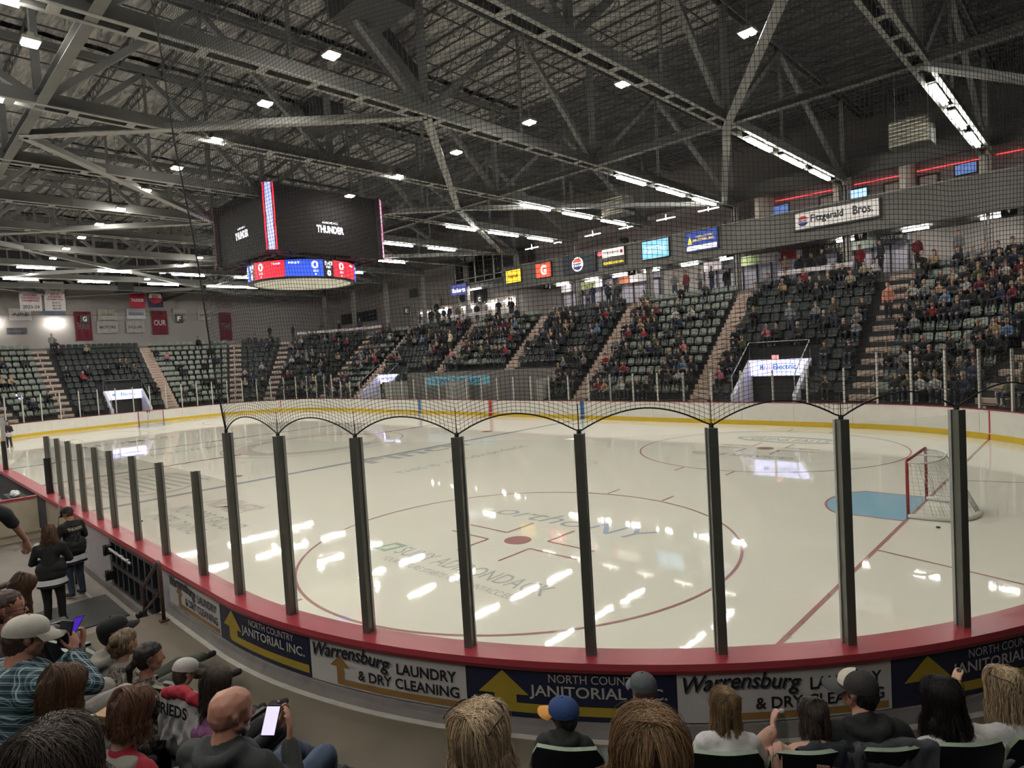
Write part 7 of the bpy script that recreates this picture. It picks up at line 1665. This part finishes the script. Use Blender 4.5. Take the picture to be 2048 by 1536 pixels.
H = (22.640, -15.298, 2.02); fr = human('person in grey sweatshirt with long brown hair bent forward beside the brown rail', H, math.radians(75), M_graysw, M_brownj, SK[0], hair=('long', H_brown, .40, dict(n=800, wave=.004, vol=.010, spread=.4, bw=.05, rad=.0016)), scale=1.0, lean=.30, yaw=.4, pitch=-.6, seed=21, drop=.66, fold=.010)
# standing people
H = (22.87, -15.83, 3.28); fr = human('person in dark grey shirt and jeans standing at the left edge, hand lowered', H, math.radians(20), M_char, M_ddenim, SK[1], hair=('short', M_hairs[0]), scale=1.04, lean=0, stand=True, seed=22, sleeves='pushed', wid=1.12, drop=.72, vox=.0075,
    hands={-1: ((22.78, -15.38, 2.78), (22.73, -15.24, 2.50), (-.1, .05, -.9), (-.5, -.5, 0), (.6, .5, -.2), .5)})
H = (16.30, -13.78, 1.55); fr = human('person in black cap and black jersey with white hem, jeans with torn knees', H, math.radians(205), M_blk, M_denim, SK[1], hair=('short', H_brown), scale=.96, lean=.04, yaw=.15, pitch=-.45, stand=True, seed=23, wid=1.15, drop=.70)
cap_hat(fr['root'], fr['h'], fr['f'], fr['u'], fr['r'], M_blk, M_blk, g=1.0, bill=.1)
W = fr['W']; hp = fr['hips']; tl = lambda p: tuple(V3(*p) - hp)
hem(fr, -.20, -.10, M_whit, 'white_hem'); hem(fr, -.245, -.20, M_blk, 'black_hem')
text_on(fr, 'THUNDER', mat('cream_print', (.42, .37, .30)), W(-.14, -.3, .38), fr['rb'], V3(0, 0, 1), fr['fb'], .28, .06, bold=.05); text_on(fr, '22', mat('dark_print', (.03, .03, .033)), W(-.10, -.3, .12), fr['rb'], V3(0, 0, 1), fr['fb'], .2, .2, bold=.02)
mb = MB()
for s in (-1, 1): mb.box(W(s * .105, .075, -.44), (.09, .02, .05), rz=math.radians(115))
mb.build('torn_knee', SK[0], fr['root'])
H = (17.55, -14.27, 1.50); fr = human('person with long wavy brown hair in black jersey with white hem', H, math.radians(160), M_blk, M_blk, SK[0], hair=('long', H_brown, .50, dict(n=900, wave=.014, vol=.022, spread=1.0, bw=.08, rad=.0018)), scale=.94, lean=.06, yaw=.2, pitch=-.25, stand=True, seed=24, wid=1.1, drop=.70)
W = fr['W']; hp = fr['hips']; tl = lambda p: tuple(V3(*p) - hp)
hem(fr, -.17, -.08, M_whit, 'white_hem'); hem(fr, -.21, -.17, M_blk, 'black_hem')
remesh('white_shoulder_patch', [(tl(W(-.17, .02, .50)), .062, tl(W(-.14, .05, .44)), .062, 't')], .012, M_whit, smooth=2, parent=fr['root'])
# bottle, coats on the seats
t = thing('drink_bottle', (28.83, -12.44, 1.60), 'clear drink bottle held up by the child in the peach coat', 'bottle'); mb = MB(); mb.lathe([(0, -.10), (.030, -.10), (.033, -.09), (.033, .03), (.020, .06), (.013, .075), (.013, .09), (0, .09)], (28.83, -12.44, 1.60), 20); mb.build('bottle_body', glass_mat('clear_plastic', (.75, .8, .8), refl=1, rough=.05), t); mb = MB(); mb.lathe([(0, .09), (.016, .09), (.016, .11), (0, .11)], (28.83, -12.44, 1.60), 14); mb.build('bottle_cap', M_lgrey, t)
def drape(name, ang, r, z, m, label, wid_=.50, hb=.50, hf=.16, seed=0, mats2=None):
    a = math.radians(ang); n = V3(math.cos(a), math.sin(a), 0); tn = V3(-n.y, n.x, 0); c = V3(CX, CY, 0) + n * r + V3(0, 0, z); nu, nv = 34, 30; P = []
    N = lambda x, y, k: noise.noise(Vector((x, y, seed * 3.1 + k)))
    for j in range(nv + 1):
        v = j / nv
        for i in range(nu + 1):
            u = i / nu - .5; wr = .030 * N(u * 9 + v * 3, v * 3, 0) + .014 * N(u * 22 - v * 8, v * 6, 5); rim = -.035 * (2 * u) ** 2 * (wid_ < .6) + .020 * N(u * 8, 0, 9)
            if v < .22: d = (.22 - v) / .22; p = c - n * (.028 + wr * d) + V3(0, 0, rim - (hf + .06 * N(u * 4, 1, 2)) * d)
            elif v < .32: d = (v - .22) / .10; p = c + n * (-.028 + .07 * d) + V3(0, 0, rim + .016 * math.sin(d * math.pi))
            else: d = (v - .32) / .68; p = c + n * (.042 + .045 * d + wr * (.4 + d)) + V3(0, 0, rim - (hb + .16 * N(u * 3.2, 2, 4)) * d)
            P.append(p + tn * (u * wid_ * (1 + .14 * N(v * 3, u, 7)) + .02 * N(v * 6, u * 3, 8)))
    F = [(j * (nu + 1) + i, j * (nu + 1) + i + 1, (j + 1) * (nu + 1) + i + 1, (j + 1) * (nu + 1) + i) for j in range(nv) for i in range(nu)]
    P2 = [p + n * .006 + V3(0, 0, .003) for p in P]; k = len(P); mb = MB(); mb.add(P + P2, F + [tuple(i + k for i in f[::-1]) for f in F], 0, True); t = thing(name, tuple(c), label, 'coat'); mb.build('coat_cloth', m, t); return t, c, n, tn
drape('draped_coat', -46.6, 10.80, 1.64, cloth('slate_coat', (.055, .055, .062)), 'dark grey coat draped over the seat of the person in the white fronted cap', seed=2, wid_=.52)
t, c, n, tn = drape('draped_coat', -48.4, 10.80, 1.64, cloth('navy_coat', (.012, .014, .022)), 'navy coat with a colourful patch hung over the front row seat', seed=5, wid_=.36)
for k, (du, dz, w_, h_, m_) in enumerate(((-.08, -.09, .07, .05, M_peach), (-.05, -.15, .09, .06, mat('patch_teal', (.10, .2, .22))), (-.01, -.13, .05, .10, mat('patch_rust', (.25, .05, .04))), (-.03, -.22, .07, .06, mat('patch_cream', (.45, .38, .22))))):
    mb = MB(); mb.beam(c + n * .085 + tn * (du - w_ / 2) + V3(0, 0, dz), c + n * .085 + tn * (du + w_ / 2) + V3(0, 0, dz - .01), .006, h_); mb.build('coat_patch', m_, t)
drape('draped_coat', -49.9, 10.79, 1.63, M_peach, 'peach coat sleeve hanging beside the front row seat', seed=8, wid_=.13, hb=.45)
t, c, n, tn = drape('draped_jersey', -71.7, 10.86, 1.66, M_whit, 'white jersey lettered FRIEDS spread over the seat back below the pale mesh cap', seed=9, wid_=.46, hb=.34)
t['category'] = 'jersey'
lp = c + n * .115 - tn * .19 + V3(0, 0, -.135); lx = tn * 1.0; lz = V3(0, 0, 1) - n * .12
text('back_lettering', 'FRIEDS', M_adk, lambda u, v: lp + lx * u + lz * v, 0, .34, 0, .085, t, bold=.03)
remesh('red_yoke', [(tuple(n * .03 - tn * .19 + V3(0, 0, -.03)), .040, tuple(n * .02 + V3(0, 0, -.005)), .050, 'y'), (tuple(n * .02 + V3(0, 0, -.005)), .050, tuple(n * .03 + tn * .19 + V3(0, 0, -.03)), .040, 'y')], .009, M_redj, smooth=3, parent=t, fold=.012, fs=24, seed=4)
# ================================================================== protective net above the tall glass
net = thing('safety_net', tuple((*bp(tall[3], .1)[0], 3.2)), 'black knotted safety net hanging above the tall end glass, scalloped bottom edge', 'net')
M_cord = mat('black_net_cord', (.012, .012, .012), rough=.8)
s_a, s_b = tall[0], s_nr(-8)
OFFN = 0.10; R_ = RC + OFFN
pa = [ (s - s_a) * R_ / RC for s in tall if s <= s_b]          # post places in metres along the net
Ltot = (s_b - s_a) * R_ / RC
def net_z(u, h):
    """height of the string that is h above the post tops"""
    k = max([i for i in range(len(pa)) if pa[i] <= u + 1e-6] + [0]); a = pa[k]; b = pa[k + 1] if k + 1 < len(pa) else a + 1.5
    t = min(1, max(0, (u - a) / (b - a))); arc = .20 * (1 - abs(2 * t - 1) ** 1.9) * math.exp(-h / .9)
    sw = .05 * math.sin(u * 1.3 + h * .9) * min(1, h / 2) + .03 * math.sin(u * 3.1 - h * 1.7) * min(1, h / 1.5)
    return 3.235 + h + arc + sw
def net_p(u, h, lean=True):
    z = net_z(u, h); s = s_a + u * RC / R_
    # the free left edge leans back towards the truss
    e = -.235 * max(0, z - 3.2) * max(0, 1 - u / 4.5)
    (x, y), n = bp(s, OFFN + .015 * math.sin(u * 5 + h * 2)); return (x + e, y, z)
TOP = 8.75; CELL = .0445; mb = MB(); nu_ = int(Ltot / CELL); nh = int(TOP / CELL)
def thin(pts, r=.0023):
    mb.tube(pts, r, 3, caps=False)
for i in range(nu_ + 1):
    u = Ltot * i / nu_; thin([net_p(u, h) for h in np.concatenate([np.linspace(0, 1.2, 9), np.linspace(1.5, TOP, 26)])])
for j in range(1, nh + 1):
    h = CELL * j; n_ = int(Ltot / (.14 if h < 1.5 else .30)); thin([net_p(Ltot * i / n_, h) for i in range(n_ + 1)])
mb.build('net_mesh', M_cord, net)
mb = MB(); mb.tube([net_p(Ltot * i / 160, 0) for i in range(161)], .008, 6); mb.build('bottom_rope', M_cord, net)
mb = MB(); mb.tube([net_p(0, h) for h in np.linspace(0, TOP, 30)], .011, 6); mb.build('side_rope', M_cord, net)
mb = MB(); mb.tube([net_p(Ltot * i / 60, TOP) for i in range(61)], .012, 6); mb.build('top_rope', M_cord, net)
for k, u in enumerate(pa):
    mb = MB(); p = net_p(u, 0); mb.tube([(p[0], p[1], 3.18), (p[0], p[1], 3.26)], .022, 8); mb.tube([(p[0], p[1], 3.2), (p[0], p[1], 3.50)], .0045, 6); mb.build('post_hook', M_cord, net)
# helper bookkeeping off
for o in bpy.data.objects:
    if '_w' in o: del o['_w']
